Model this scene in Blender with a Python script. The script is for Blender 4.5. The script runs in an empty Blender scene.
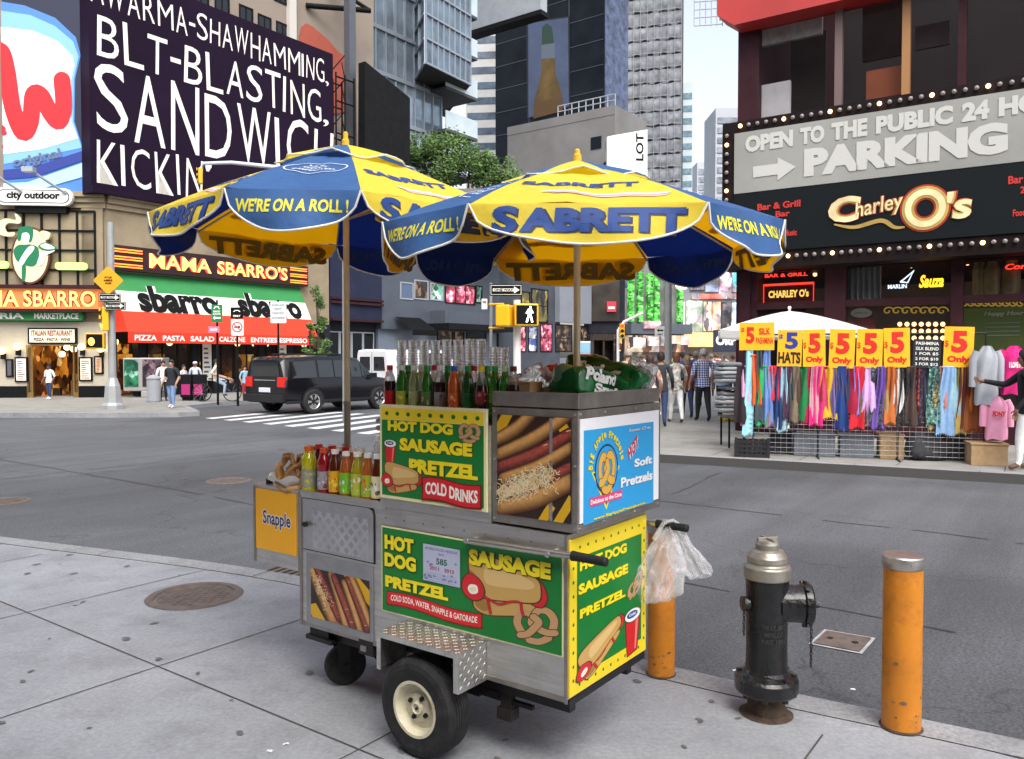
import bpy, bmesh, math, random
from math import sin, cos, pi, radians, sqrt, atan2
from mathutils import Vector as V, Matrix as M, noise as MN
random.seed(11)
SC = bpy.context.scene
COL = SC.collection
F, PITCH, HC = 804.7, 0.0286, 1.6           # lens in pixels, camera tilt, eye height

def ray(px, py):
    x = (px-512)/F; u = -(py-379.5)/F
    c, s = cos(PITCH), sin(PITCH)
    return V((x, c+u*s, u*c-s))
def at(px, py, d):
    r = ray(px, py); return V((0, 0, HC)) + r*(d/r.y)
def gnd(px, py, z=0.0):
    r = ray(px, py); return V((0, 0, HC)) + r*((z-HC)/r.z)
def onplane(px, py, p0, dx, dy=(0, 0, 1)):
    """coordinates (a,b) on the plane p0 + a*dx + b*dy seen at a photo pixel"""
    r = ray(px, py); dx = V(dx); dy = V(dy); n = dx.cross(dy)
    t = (V(p0)-V((0, 0, HC))).dot(n)/r.dot(n)
    q = V((0, 0, HC))+r*t-V(p0)
    return q.dot(dx), q.dot(dy)

# ------------------------------------------------------------------ materials
MATS = {}
def mat(name, col=(.5, .5, .5), rough=.6, metal=0., var=0., vs=6., bump=0., bs=40., spec=.5, emit=0., ecol=None,
        trans=0., coat=0., ior=1.45, dirt=None, dirtamt=.5, ds=3., sheen=0., alpha=1., stretch=None, rvar=0.):
    if name in MATS: return MATS[name]
    m = bpy.data.materials.new(name); m.use_nodes = True
    nt = m.node_tree; N = nt.nodes; L = nt.links
    b = N['Principled BSDF']
    col = tuple(col)[:3]
    b.inputs['Base Color'].default_value = (*col, 1); b.inputs['Roughness'].default_value = rough
    b.inputs['Metallic'].default_value = metal; b.inputs['IOR'].default_value = ior
    b.inputs['Specular IOR Level'].default_value = spec
    b.inputs['Transmission Weight'].default_value = trans
    b.inputs['Coat Weight'].default_value = coat
    b.inputs['Alpha'].default_value = alpha
    if emit:
        b.inputs['Emission Color'].default_value = (*(ecol or col), 1); b.inputs['Emission Strength'].default_value = emit
    def coords(scale_vec=None):
        tc = N.new('ShaderNodeTexCoord'); out = tc.outputs['Object']
        if scale_vec:
            mp = N.new('ShaderNodeMapping'); mp.inputs['Scale'].default_value = scale_vec
            L.new(out, mp.inputs['Vector']); out = mp.outputs['Vector']
        return out
    cur = None
    if var:
        nz = N.new('ShaderNodeTexNoise'); nz.inputs['Scale'].default_value = vs; nz.inputs['Detail'].default_value = 5
        nz.inputs['Roughness'].default_value = .62
        L.new(coords(stretch), nz.inputs['Vector'])
        cr = N.new('ShaderNodeValToRGB'); e = cr.color_ramp.elements
        e[0].position = .3; e[1].position = .72
        e[0].color = (*[c*(1-var) for c in col], 1); e[1].color = (*[min(1, c*(1+var)) for c in col], 1)
        L.new(nz.outputs['Fac'], cr.inputs['Fac']); cur = cr.outputs['Color']
        if rvar:
            mr = N.new('ShaderNodeMapRange'); mr.inputs['To Min'].default_value = max(.02, rough-rvar); mr.inputs['To Max'].default_value = min(1, rough+rvar)
            L.new(nz.outputs['Fac'], mr.inputs['Value']); L.new(mr.outputs['Result'], b.inputs['Roughness'])
    if dirt:
        nz = N.new('ShaderNodeTexNoise'); nz.inputs['Scale'].default_value = ds; nz.inputs['Detail'].default_value = 8; nz.inputs['Roughness'].default_value = .7
        L.new(coords(), nz.inputs['Vector'])
        mr = N.new('ShaderNodeMapRange'); mr.inputs['From Min'].default_value = .5; mr.inputs['From Max'].default_value = .75; mr.inputs['To Max'].default_value = dirtamt
        L.new(nz.outputs['Fac'], mr.inputs['Value'])
        mx = N.new('ShaderNodeMix'); mx.data_type = 'RGBA'
        mx.inputs['A'].default_value = (*col, 1); mx.inputs['B'].default_value = (*dirt, 1)
        if cur: L.new(cur, mx.inputs['A'])
        L.new(mr.outputs['Result'], mx.inputs['Factor']); cur = mx.outputs['Result']
    if cur: L.new(cur, b.inputs['Base Color'])
    if bump:
        nz = N.new('ShaderNodeTexNoise'); nz.inputs['Scale'].default_value = bs; nz.inputs['Detail'].default_value = 4
        L.new(coords(stretch), nz.inputs['Vector'])
        bp = N.new('ShaderNodeBump'); bp.inputs['Strength'].default_value = bump; bp.inputs['Distance'].default_value = .02
        L.new(nz.outputs['Fac'], bp.inputs['Height']); L.new(bp.outputs['Normal'], b.inputs['Normal'])
    MATS[name] = m
    return m
def pc(name, hexs, **k):
    """plain paint from an sRGB hex triple"""
    c = [int(hexs[i:i+2], 16)/255 for i in (0, 2, 4)]
    c = [x/12.92 if x < .04045 else ((x+.055)/1.055)**2.4 for x in c]
    k.setdefault('rough', .5)
    return mat(name, c, **k)

def busy(name, cols, scale, emit=.3, stretch=(1, 1, 1), rough=.4):
    """goods behind a shop window: many small cells of different colours, softly lit"""
    if name in MATS: return MATS[name]
    m = bpy.data.materials.new(name); m.use_nodes = True; nt = m.node_tree; N = nt.nodes; L = nt.links; b = N['Principled BSDF']
    tc = N.new('ShaderNodeTexCoord'); mp = N.new('ShaderNodeMapping'); mp.inputs['Scale'].default_value = stretch; L.new(tc.outputs['Object'], mp.inputs['Vector'])
    v = N.new('ShaderNodeTexVoronoi'); v.inputs['Scale'].default_value = scale; v.distance = 'MANHATTAN'; L.new(mp.outputs['Vector'], v.inputs['Vector'])
    r = N.new('ShaderNodeValToRGB'); r.color_ramp.interpolation = 'CONSTANT'; e = r.color_ramp.elements
    while len(e) < len(cols): e.new(.5)
    for i, (el, hx) in enumerate(zip(e, cols)):
        c = [int(hx[k:k+2], 16)/255 for k in (0, 2, 4)]; c = [x/12.92 if x < .04045 else ((x+.055)/1.055)**2.4 for x in c]
        el.position = i/len(cols); el.color = (*c, 1)
    sp = N.new('ShaderNodeSeparateColor'); L.new(v.outputs['Color'], sp.inputs['Color']); L.new(sp.outputs['Red'], r.inputs['Fac'])
    n = N.new('ShaderNodeTexNoise'); n.inputs['Scale'].default_value = scale*.45; n.inputs['Detail'].default_value = 6; L.new(tc.outputs['Object'], n.inputs['Vector'])
    mr = N.new('ShaderNodeMapRange'); mr.inputs['From Min'].default_value = .35; mr.inputs['From Max'].default_value = .7; mr.inputs['To Min'].default_value = .25; mr.inputs['To Max'].default_value = 1.25; L.new(n.outputs['Fac'], mr.inputs['Value'])
    mx = N.new('ShaderNodeMix'); mx.data_type = 'RGBA'; mx.blend_type = 'MULTIPLY'; mx.inputs['Factor'].default_value = 1; L.new(r.outputs['Color'], mx.inputs['A']); L.new(mr.outputs['Result'], mx.inputs['B'])
    L.new(mx.outputs['Result'], b.inputs['Base Color']); L.new(mx.outputs['Result'], b.inputs['Emission Color']); b.inputs['Emission Strength'].default_value = emit; b.inputs['Roughness'].default_value = rough
    MATS[name] = m; return m
def cloth(name, hx, lining=False, tr=.3, **k):
    """woven sheet that lets some light through"""
    if name in MATS: return MATS[name]
    m = pc(name, hx, **k); nt = m.node_tree; N = nt.nodes; L = nt.links; b = N['Principled BSDF']; out = N['Material Output']
    t = N.new('ShaderNodeBsdfTranslucent'); mx = N.new('ShaderNodeMixShader'); mx.inputs['Fac'].default_value = tr
    if b.inputs['Base Color'].is_linked: L.new(b.inputs['Base Color'].links[0].from_socket, t.inputs['Color'])
    else: t.inputs['Color'].default_value = b.inputs['Base Color'].default_value
    L.new(b.outputs['BSDF'], mx.inputs[1]); L.new(t.outputs['BSDF'], mx.inputs[2]); L.new(mx.outputs['Shader'], out.inputs['Surface']); return m

# ------------------------------------------------------------------ mesh builder
_TC = {}
def text2d(s, bold=0., shear=0., res=3):
    k = (s, bold, shear, res)
    if k in _TC: return _TC[k]
    cu = bpy.data.curves.new('t', 'FONT'); cu.body = s; cu.size = 1; cu.offset = bold; cu.shear = shear
    cu.dimensions = '2D'; cu.fill_mode = 'FRONT'; cu.resolution_u = res; cu.align_x = 'LEFT'
    o = bpy.data.objects.new('t', cu); COL.objects.link(o)
    dg = bpy.context.evaluated_depsgraph_get(); dg.update()
    me = bpy.data.meshes.new_from_object(o.evaluated_get(dg))
    vs = [(v.co.x, v.co.y) for v in me.vertices]; fs = [tuple(p.vertices) for p in me.polygons]
    bpy.data.objects.remove(o); bpy.data.curves.remove(cu); bpy.data.meshes.remove(me)
    x0 = min(v[0] for v in vs); x1 = max(v[0] for v in vs); y0 = min(v[1] for v in vs); y1 = max(v[1] for v in vs)
    vs = [((x-x0)/(x1-x0), (y-y0)/(y1-y0)) for x, y in vs]
    _TC[k] = (vs, fs, (x1-x0)/(y1-y0)); return _TC[k]

class FR:
    """a flat drawing frame: origin, unit right, unit up; call it with (x, y, height off the surface)"""
    def __init__(s, o, dx, dy=(0, 0, 1)):
        s.o = V(o); s.x = V(dx).normalized(); s.y = V(dy).normalized(); s.n = s.x.cross(s.y)
    def __call__(s, x, y, h=0.): return s.o + s.x*x + s.y*y + s.n*h
    def px(s, px, py): return onplane(px, py, s.o, s.x, s.y)
    def sub(s, x, y, h=0.): return FR(s(x, y, h), s.x, s.y)

def spline(pts, n=6, closed=True):
    out = []; m = len(pts); rng = range(m if closed else m-1)
    for i in rng:
        g = (lambda k: pts[k % m]) if closed else (lambda k: pts[max(0, min(m-1, k))])
        p0, p1, p2, p3 = g(i-1), g(i), g(i+1), g(i+2)
        for j in range(n):
            t = j/n
            out.append(tuple(.5*((2*b)+(-a+c)*t+(2*a-5*b+4*c-d)*t*t+(-a+3*b-3*c+d)*t**3) for a, b, c, d in zip(p0, p1, p2, p3)))
    if not closed: out.append(tuple(pts[-1]))
    return out
def ell(cx, cy, rx, ry, n=28, a0=0, a1=2*pi, rot=0.):
    r = []
    k = n if abs(a1-a0-2*pi) < 1e-6 else n+1
    for i in range(k):
        a = a0+(a1-a0)*i/n; x, y = rx*cos(a), ry*sin(a)
        r.append((cx+x*cos(rot)-y*sin(rot), cy+x*sin(rot)+y*cos(rot)))
    return r
def rrect(x0, y0, x1, y1, r, n=4):
    out = []
    for cx, cy, a in ((x1-r, y1-r, 0), (x0+r, y1-r, 90), (x0+r, y0+r, 180), (x1-r, y0+r, 270)):
        for i in range(n+1):
            t = radians(a+90*i/n); out.append((cx+r*cos(t), cy+r*sin(t)))
    return out

class MB:
    def __init__(s, T=None): s.v = []; s.f = []; s.m = []; s.s = []; s.T = T
    def add(s, vs, fs, mi=0, smooth=False):
        b = len(s.v)
        if s.T is not None: vs = [s.T @ V(p) for p in vs]
        s.v += [tuple(p) for p in vs]
        for f in fs: s.f.append(tuple(b+i for i in f)); s.m.append(mi); s.s.append(smooth)
        return s
    def box(s, x0, y0, z0, x1, y1, z1, mi=0, R=None):
        p = [(x0, y0, z0), (x1, y0, z0), (x1, y1, z0), (x0, y1, z0), (x0, y0, z1), (x1, y0, z1), (x1, y1, z1), (x0, y1, z1)]
        if R is not None: p = [R @ V(q) for q in p]
        return s.add(p, [(3, 2, 1, 0), (4, 5, 6, 7), (0, 1, 5, 4), (1, 2, 6, 5), (2, 3, 7, 6), (3, 0, 4, 7)], mi)
    def fbox(s, fr, x0, y0, x1, y1, h0, h1, mi=0):
        """box on a frame, from height h0 to h1 off its surface"""
        p = [fr(x, y, h) for h in (h0, h1) for x, y in ((x0, y0), (x1, y0), (x1, y1), (x0, y1))]
        return s.add(p, [(3, 2, 1, 0), (4, 5, 6, 7), (0, 1, 5, 4), (1, 2, 6, 5), (2, 3, 7, 6), (3, 0, 4, 7)], mi)
    def prism(s, pts, h0, h1, fr=None, mi=0, side=None):
        """2D outline extruded from h0 to h1 along z or off a frame"""
        n = len(pts); f = fr or (lambda x, y, h: V((x, y, h)))
        vs = [f(x, y, h0) for x, y in pts]+[f(x, y, h1) for x, y in pts]
        s.add(vs, [tuple(range(n-1, -1, -1)), tuple(range(n, 2*n))], mi)
        return s.add(vs, [(i, (i+1) % n, n+(i+1) % n, n+i) for i in range(n)], mi if side is None else side)
    def cyl(s, p0, p1, r0, r1=None, n=14, mi=0, caps=True, smooth=True):
        if r1 is None: r1 = r0
        p0 = V(p0); p1 = V(p1); d = (p1-p0).normalized()
        a = d.orthogonal().normalized(); b = d.cross(a)
        vs = []
        for p, r in ((p0, r0), (p1, r1)):
            vs += [p+a*(r*cos(2*pi*i/n))+b*(r*sin(2*pi*i/n)) for i in range(n)]
        s.add(vs, [(i, (i+1) % n, n+(i+1) % n, n+i) for i in range(n)], mi, smooth)
        if caps: s.add(vs, [tuple(range(n-1, -1, -1)), tuple(range(n, 2*n))], mi)
        return s
    def tube(s, path, r, n=8, mi=0, caps=True, closed=False):
        P = [V(p) for p in path]; k = len(P)
        rs = r if isinstance(r, (list, tuple)) else [r]*k
        rings = []; a = None
        for i, p in enumerate(P):
            if closed: d = P[(i+1) % k]-P[i-1]
            else: d = P[min(k-1, i+1)]-P[max(0, i-1)]
            d.normalize()
            a = d.orthogonal() if a is None else a-d*a.dot(d)
            if a.length < 1e-6: a = d.orthogonal()
            a.normalize(); b = d.cross(a)
            rings.append([p+a*(rs[i]*cos(2*pi*j/n))+b*(rs[i]*sin(2*pi*j/n)) for j in range(n)])
        vs = [q for g in rings for q in g]; fs = []
        for i in range(k if closed else k-1):
            for j in range(n):
                i2 = (i+1) % k
                fs.append((i*n+j, i*n+(j+1) % n, i2*n+(j+1) % n, i2*n+j))
        s.add(vs, fs, mi, True)
        if caps and not closed: s.add(vs, [tuple(range(n-1, -1, -1)), tuple(range((k-1)*n, k*n))], mi)
        return s
    def lathe(s, prof, n=24, T=None, mi=0, smooth=True, mis=None, caps=True):
        """profile [(r,z)...] turned round z; T places it"""
        vs = []
        for r, z in prof:
            vs += [V((r*cos(2*pi*i/n), r*sin(2*pi*i/n), z)) for i in range(n)]
        if T is not None: vs = [T @ q for q in vs]
        for k in range(len(prof)-1):
            s.add(vs[k*n:(k+2)*n], [(i, (i+1) % n, n+(i+1) % n, n+i) for i in range(n)], mis[k] if mis else mi, smooth)
        if not caps: return s
        if prof[0][0] > 1e-5: s.add(vs[:n], [tuple(range(n-1, -1, -1))], mis[0] if mis else mi)
        if prof[-1][0] > 1e-5: s.add(vs[-n:], [tuple(range(n))], mis[-1] if mis else mi)
        return s
    def sphere(s, c, r, n=12, m=8, mi=0):
        if not isinstance(r, (tuple, list)): r = (r, r, r)
        c = V(c); prof = [(sin(pi*k/m), -cos(pi*k/m)) for k in range(m+1)]
        T = M.Translation(c) @ M.Diagonal((r[0], r[1], r[2], 1))
        return s.lathe(prof, n, T, mi)
    def grid(s, fn, nu, nv, mi=0, smooth=True):
        vs = [fn(i/nu, j/nv) for j in range(nv+1) for i in range(nu+1)]
        return s.add(vs, [(j*(nu+1)+i, j*(nu+1)+i+1, (j+1)*(nu+1)+i+1, (j+1)*(nu+1)+i) for j in range(nv) for i in range(nu)], mi, smooth)
    # --- drawing on a frame or any surface function fn(x, y, h)
    def poly(s, fn, pts, h=0., mi=0):
        return s.add([fn(x, y, h) for x, y in pts], [tuple(range(len(pts)))], mi)
    def rect(s, fn, x0, y0, x1, y1, h=0., mi=0): return s.poly(fn, ((x0, y0), (x1, y0), (x1, y1), (x0, y1)), h, mi)
    def stroke(s, fn, path, w, h=0., mi=0, closed=False, dh=0., cap=True):
        k = len(path); ws = w if isinstance(w, (list, tuple)) else [w]*k
        vs = []
        for i, (x, y) in enumerate(path):
            a = path[(i-1) % k] if closed or i else path[0]; b = path[(i+1) % k] if closed or i < k-1 else path[-1]
            dx, dy = b[0]-a[0], b[1]-a[1]; l = math.hypot(dx, dy) or 1; nx, ny = -dy/l*ws[i]/2, dx/l*ws[i]/2
            hh = h+dh*i/k
            vs += [fn(x-nx, y-ny, hh), fn(x+nx, y+ny, hh)]
        n = k if closed else k-1
        s.add(vs, [(2*i, 2*((i+1) % k), 2*((i+1) % k)+1, 2*i+1) for i in range(n)], mi)
        if cap and not closed:
            for i, j, hh in ((0, 1, h), (k-1, k-2, h+dh*(k-1)/k)):
                ang = atan2(path[i][1]-path[j][1], path[i][0]-path[j][0])
                s.poly(fn, ell(path[i][0], path[i][1], ws[i]/2, ws[i]/2, 8, ang-pi/2, ang+pi/2), hh, mi)
        return s
    def text(s, fn, t, x, y, w, hgt, h=0., mi=0, bold=.02, shear=0., warp=None, step=None, res=3):
        vs, fs, _ = text2d(t, bold+.014, shear, res)
        if warp or step:
            bm = bmesh.new(); bv = [bm.verts.new((a*w, b*hgt, 0)) for a, b in vs]
            for f in fs:
                try: bm.faces.new([bv[i] for i in f])
                except ValueError: pass
            st = step or w/12
            for ax, ln in ((0, w), (1, hgt)):
                for k in range(1, int(ln/st)+1):
                    co = [0, 0, 0]; no = [0, 0, 0]; co[ax] = k*st; no[ax] = 1
                    bmesh.ops.bisect_plane(bm, geom=bm.verts[:]+bm.edges[:]+bm.faces[:], plane_co=co, plane_no=no)
            bm.verts.index_update()
            vs = [(q.co.x/w, q.co.y/hgt) for q in bm.verts]; fs = [[q.index for q in f.verts] for f in bm.faces]
            bm.free()
        pts = []
        for a, b in vs:
            X, Y = x+a*w, y+b*hgt
            if warp: X, Y = warp(X, Y)
            pts.append(fn(X, Y, h))
        return s.add(pts, fs, mi)
    def build(s, name, mats, parent=None, world=False, bevel=0., seg=2, kind=None, label=None):
        me = bpy.data.meshes.new(name)
        me.from_pydata(s.v, [], s.f)
        if not isinstance(mats, (list, tuple)): mats = [mats]
        for m in mats: me.materials.append(m)
        me.polygons.foreach_set('material_index', s.m); me.polygons.foreach_set('use_smooth', s.s)
        me.update()
        o = bpy.data.objects.new(name, me); COL.objects.link(o)
        if parent is not None:
            o.parent = parent
            if world:
                Mw = parent.matrix_basis.copy()
                if parent.parent is not None: Mw = parent.parent.matrix_basis @ parent.matrix_parent_inverse @ Mw
                o.matrix_parent_inverse = Mw.inverted()
        if bevel:
            b = o.modifiers.new('bevel', 'BEVEL'); b.width = bevel; b.segments = seg; b.limit_method = 'ANGLE'; b.angle_limit = radians(40)
        if kind: o['kind'] = kind
        if label: o['label'] = label
        return o

def tag(o, label, cat, group=None):
    o['label'] = label; o['category'] = cat
    if group: o['group'] = group
    return o
def thing(name, label, cat, loc=(0, 0, 0), rz=0., group=None):
    o = bpy.data.objects.new(name, None); COL.objects.link(o); o.empty_display_size = .1
    o.location = loc; o.rotation_euler = (0, 0, rz)
    o.matrix_basis  # evaluated from loc/rot
    return tag(o, label, cat, group)
def dup(root, loc, rz=None, label=None, group=None, scale=None):
    def cp(o, par):
        c = o.copy(); COL.objects.link(c)
        if par is not None: c.parent = par
        for ch in o.children: cp(ch, c)
        return c
    r = cp(root, None); r.location = loc
    if rz is not None: r.rotation_euler = (0, 0, rz)
    if label: r['label'] = label
    if group: r['group'] = group
    if scale: r.scale = (scale,)*3 if not isinstance(scale, tuple) else scale
    return r
# ================================================================== the hot dog cart
CX, CY, TH = 0.204, 2.9303, 0.941
U = V((-sin(TH), cos(TH), 0)); W = V((cos(TH), sin(TH), 0))      # along the cart (away, left) / across it (away, right)
C0 = V((CX, CY, 0)); RZ = atan2(-U.y, -U.x)
WF = FR(C0, -U); WE = FR(C0, W)                                  # world frames of the long side and of the end
LF = FR((0, 0, 0), (1, 0, 0)); LE = FR((0, 0, 0), (0, 1, 0))     # the same in the cart's own space
def zf(x0, y0, sc): return lambda a, b: (x0+a/sc, y0+b/sc)

steel = mat('stainless', (.60, .585, .555), .34, .92, var=.16, vs=3.5, bump=.05, bs=220, stretch=(1, 1, 14), dirt=(.30, .27, .22), dirtamt=.45, ds=5)
steel_dk = mat('stainless_dull', (.36, .335, .30), .42, .85, var=.2, vs=9, dirt=(.16, .13, .10), dirtamt=.5, ds=7)
steel_door = mat('stainless_door', (.52, .52, .53), .40, .85, var=.18, vs=5, dirt=(.25, .23, .2), dirtamt=.35, ds=6)
alu = mat('diamond_plate', (.66, .65, .62), .36, .9, var=.2, vs=8, dirt=(.2, .17, .13), dirtamt=.6, ds=9)
greyframe = mat('grey_frame', (.28, .29, .31), .5, .3, var=.15, vs=8)
black = mat('black_paint', (.012, .012, .013), .5, var=.4, vs=12)
rubber = mat('rubber', (.016, .016, .017), .8, var=.35, vs=20, bump=.15, bs=120, dirt=(.07, .065, .06), dirtamt=.5, ds=11)
gripm = mat('grip', (.012, .012, .013), .65, bump=.1, bs=200)
cream = mat('cream_paint', (.66, .62, .46), .45, var=.12, vs=15, dirt=(.22, .16, .09), dirtamt=.7, ds=14)
lugm = mat('lug', (.05, .05, .05), .4, .8)
rustm = mat('rust_dark', (.020, .016, .014), .85, var=.5, vs=20)
S_GREEN = pc('sign_green', '147A32', rough=.35, var=.10, vs=4); S_YEL = pc('sign_yellow', 'F2D528', rough=.35); S_TXT = pc('sign_text', 'F5E11E', rough=.35)
S_DK = pc('sign_dark', '26300F', rough=.4); S_RED = pc('sign_red', 'D3252B', rough=.35); S_WHITE = pc('sign_white', 'F4F2E8', rough=.35)
S_BUN = pc('sign_bun', 'C9A25C', rough=.4); S_BUN2 = pc('sign_bun_light', 'DDBB7C', rough=.4); S_BUN3 = pc('sign_bun_dark', 'A27A3C', rough=.4)
S_PRZ = pc('sign_pretzel', 'C39A6B', rough=.4); S_PRZ2 = pc('sign_pretzel_dark', '5A3A22', rough=.4); S_BORD = pc('sign_cream', 'E9E3B0', rough=.4)
S_PINK = pc('sign_pink', 'E87F77', rough=.4); S_BLUE = pc('sign_blue', '1F4FA0', rough=.35); S_DOT = pc('sign_dot', '1F7030', rough=.35); S_MAROON = pc('sign_maroon', '7A1418')
SIGN_M = [S_GREEN, S_YEL, S_TXT, S_DK, S_RED, S_WHITE, S_BUN, S_BUN2, S_BUN3, S_PRZ, S_PRZ2, S_BORD, S_PINK, S_BLUE, S_DOT, S_MAROON]
GREEN, YEL, TXT, DK, RED, WHT, BUN, BUN2, BUN3, PRZ, PRZ2, BORD, PINK, BLU, DOT, MAR = range(16)
LAY = .0004

cart = thing('hot_dog_cart', 'stainless steel food cart with green and yellow HOT DOG SAUSAGE PRETZEL signs', 'food cart', C0, RZ)
ZB, ZT, L, WD = .322, .945, 1.5, .627
m = MB()
m.box(-L, 0, ZB+.01, 0, WD, ZT, 0)
m.box(-L, -.004, ZT-.012, -.93, .01, ZT+.022, 0); m.box(-L, WD-.02, ZT-.012, -.93, WD+.004, ZT+.022, 0)     # counter lip
m.box(-.012, -.005, ZB-.004, .002, .0, ZT, 1); m.box(-L-.003, -.005, ZB, -L+.012, 0, ZT, 1)
m.box(-L, -.0035, ZB, 0, -.0005, ZB+.02, 1)
m.box(-.955, -.004, .866, -.016, -.001, .869, 1)
for i in range(9): m.cyl((-.93+.11*i, -.001, .90), (-.93+.11*i, -.0045, .90), .004, n=8, mi=1)
m.build('body', [steel, steel_dk], cart, bevel=.0025)
m = MB()                                                          # what carries it, seen below the body
m.box(-1.44, .05, ZB-.06, -.02, .09, ZB+.008, 0); m.box(-1.44, .5, ZB-.06, -.02, .54, ZB+.008, 0)
m.box(-.02, 0.01, ZB-.018, .003, WD-.01, ZB+.009, 0); m.box(-1.46, .05, ZB-.05, -1.42, .55, ZB+.007, 0)
m.cyl((-.609, -.04, .2), (-.609, WD+.04, .2), .022, mi=1)
for k in range(4): m.box(-.609-.30+.05*k, .055, .245-.011*k, -.609+.30-.05*k, .085, .2545-.011*k, 1)
m.box(-.345, .05, .20, -.295, .085, ZB-.06, 1); m.box(-.36, .045, .155, -.29, .10, .20, 1); m.box(-.5, .06, .22, -.2, .08, .235, 1)
m.box(-.22, .2, .22, -.18, .24, ZB, 1); m.tube([(-.9, .1, .27), (-.4, .12, .21), (-.12, .3, .27), (-.05, .5, .29)], .008, mi=0)
m.build('chassis', [black, rustm], cart)

def sign_pt(fr, zz, a, b): return fr.px(*zz(a, b))
def rect_of(fr, zz, bl, tr):
    x0, y0 = fr.px(*zz(*bl)); x1, y1 = fr.px(*zz(*tr)); return x0, y0, x1-x0, y1-y0
def shtext(mb, fn, t, x, y, w, h, lay, bold=.046, sh=.035, mi=TXT, dk=DK, **k):
    mb.text(fn, t, x+h*sh*1.6, y-h*sh*1.4, w, h, lay*LAY, dk, bold+.022, **k)
    mb.text(fn, t, x, y, w, h, (lay+1)*LAY, mi, bold, **k)
def uv(fn, x0, y0, w, h, rot=0.):
    """unit square inside a surface"""
    def g(a, b, hh=0.):
        a -= .5; b -= .5
        a, b = a*w, b*h
        return fn(x0+w/2+a*cos(rot)-b*sin(rot), y0+h/2+a*sin(rot)+b*cos(rot), hh)
    return g
def pretzel_art(mb, g, lay, fill=PRZ, line=PRZ2, wd=.17):
    """pretzel in the unit square, ropes crossing in order"""
    secs = [[(.30, .10), (.17, .32), (.10, .6), (.2, .84), (.36, .86), (.5, .72)], [(.5, .72), (.62, .88), (.82, .84), (.92, .6), (.84, .32), (.72, .12)],
            [(.30, .10), (.5, .04), (.72, .12)], [(.5, .72), (.42, .56), (.56, .38), (.72, .27), (.88, .25)], [(.5, .72), (.58, .56), (.44, .40), (.28, .27), (.12, .25)]]
    h = lay*LAY
    for sct in secs:
        p = spline(sct, 5, False)
        mb.stroke(g, p, wd+.045, h, line, dh=.00005); h += .0001
        mb.stroke(g, p, wd, h, fill, dh=.00005); h += .0001
def hotdog_art(mb, g, lay):
    """cartoon hot dog in the unit square, end on at the left"""
    h = lambda k: (lay+k)*LAY
    def blob(pts, k, mi, line=True, n=5, ow=.02):
        p = spline(pts, n)
        if line: mb.stroke(g, p, ow*2, h(k), PRZ2, closed=True)
        mb.poly(g, p, h(k)+.0001, mi)
    blob([(.16, .10), (.30, .02), (.55, .09), (.82, .20), (.87, .30), (.80, .40), (.5, .32), (.2, .30)], 0, BUN)
    blob([(.17, .13), (.27, .06), (.34, .12), (.30, .22), (.2, .25)], .6, BUN3, False)
    blob([(.80, .42), (.93, .36), (.99, .52), (.93, .72), (.84, .74)], 1.1, RED)
    blob([(.14, .30), (.34, .28), (.62, .34), (.88, .42), (.92, .60), (.86, .78), (.55, .90), (.2, .98), (.09, .88), (.10, .62)], 2, BUN)
    blob([(.10, .66), (.18, .60), (.26, .44), (.30, .36), (.16, .36)], 2.6, BUN3, False)
    blob([(.30, .52), (.60, .54), (.82, .60), (.82, .72), (.5, .82), (.3, .82)], 2.6, BUN2, False)
    blob([(.01, .42), (.05, .26), (.16, .20), (.26, .28), (.27, .42), (.20, .56), (.08, .60)], 3.2, RED)
    blob([(.08, .36), (.12, .29), (.20, .33), (.19, .44), (.11, .44)], 4, WHT, False); blob([(.10, .37), (.13, .33), (.18, .36), (.16, .41)], 4.5, BORD, False)
    for q in ([(.30, .30), (.34, .20), (.36, .06)], [(.34, .28), (.46, .24), (.60, .33), (.70, .35), (.72, .24), (.74, .16)]):
        mb.stroke(g, spline(q, 5, False), .035, h(4.6), MAR); mb.stroke(g, spline(q, 5, False), .022, h(5), RED)
def cup_art(mb, g, lay):
    h = lambda k: (lay+k)*LAY
    mb.poly(g, [(.14, .0), (.80, .05), (.98, .80), (.02, .76)], h(0), MAR); mb.poly(g, [(.18, .03), (.76, .08), (.92, .76), (.08, .73)], h(.6), RED)
    mb.poly(g, [(.60, .1), (.70, .1), (.84, .72), (.68, .70)], h(1.2), PINK)
    mb.poly(g, ell(.5, .84, .52, .15, 24), h(1.2), PRZ2); mb.poly(g, ell(.5, .845, .48, .13, 24), h(1.8), WHT)
    mb.poly(g, ell(.46, .86, .34, .075, 20), h(2.3), BLU); mb.text(g, 'Cold', .26, .835, .4, .06, h(2.8), WHT, .02)
def ribbon(mb, fn, x0, y0, x1, y1, hgt, lay, txt, amp, th=.62, bold=.01, slope=0.):
    """wavy red ribbon from (x0,y0) to (x1,y1) with white lettering"""
    wob = lambda x: amp*sin(2*pi*(x-x0)/(x1-x0))
    base = lambda x: y0+(y1-y0)*(x-x0)/(x1-x0)+wob(x)
    n = 24; xs = [x0+(x1-x0)*i/n for i in range(n+1)]
    for grow, k, mi in ((.10*hgt, 0, MAR), (0, .7, RED)):
        for i in range(n):
            a, b = xs[i], xs[i+1]
            if i == 0: a -= grow
            if i == n-1: b += grow
            mb.poly(fn, [(a, base(xs[i])-grow), (b, base(xs[i+1])-grow), (b, base(xs[i+1])+hgt+grow*.6), (a, base(xs[i])+hgt+grow*.6)], (lay+k)*LAY, mi)
    w = x1-x0
    mb.text(fn, txt, x0+w*.04, hgt*(1-th)/2, w*.92, hgt*th, (lay+1.4)*LAY, WHT, bold, warp=lambda X, Y: (X, Y+base(X)), step=w/24)

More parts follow.
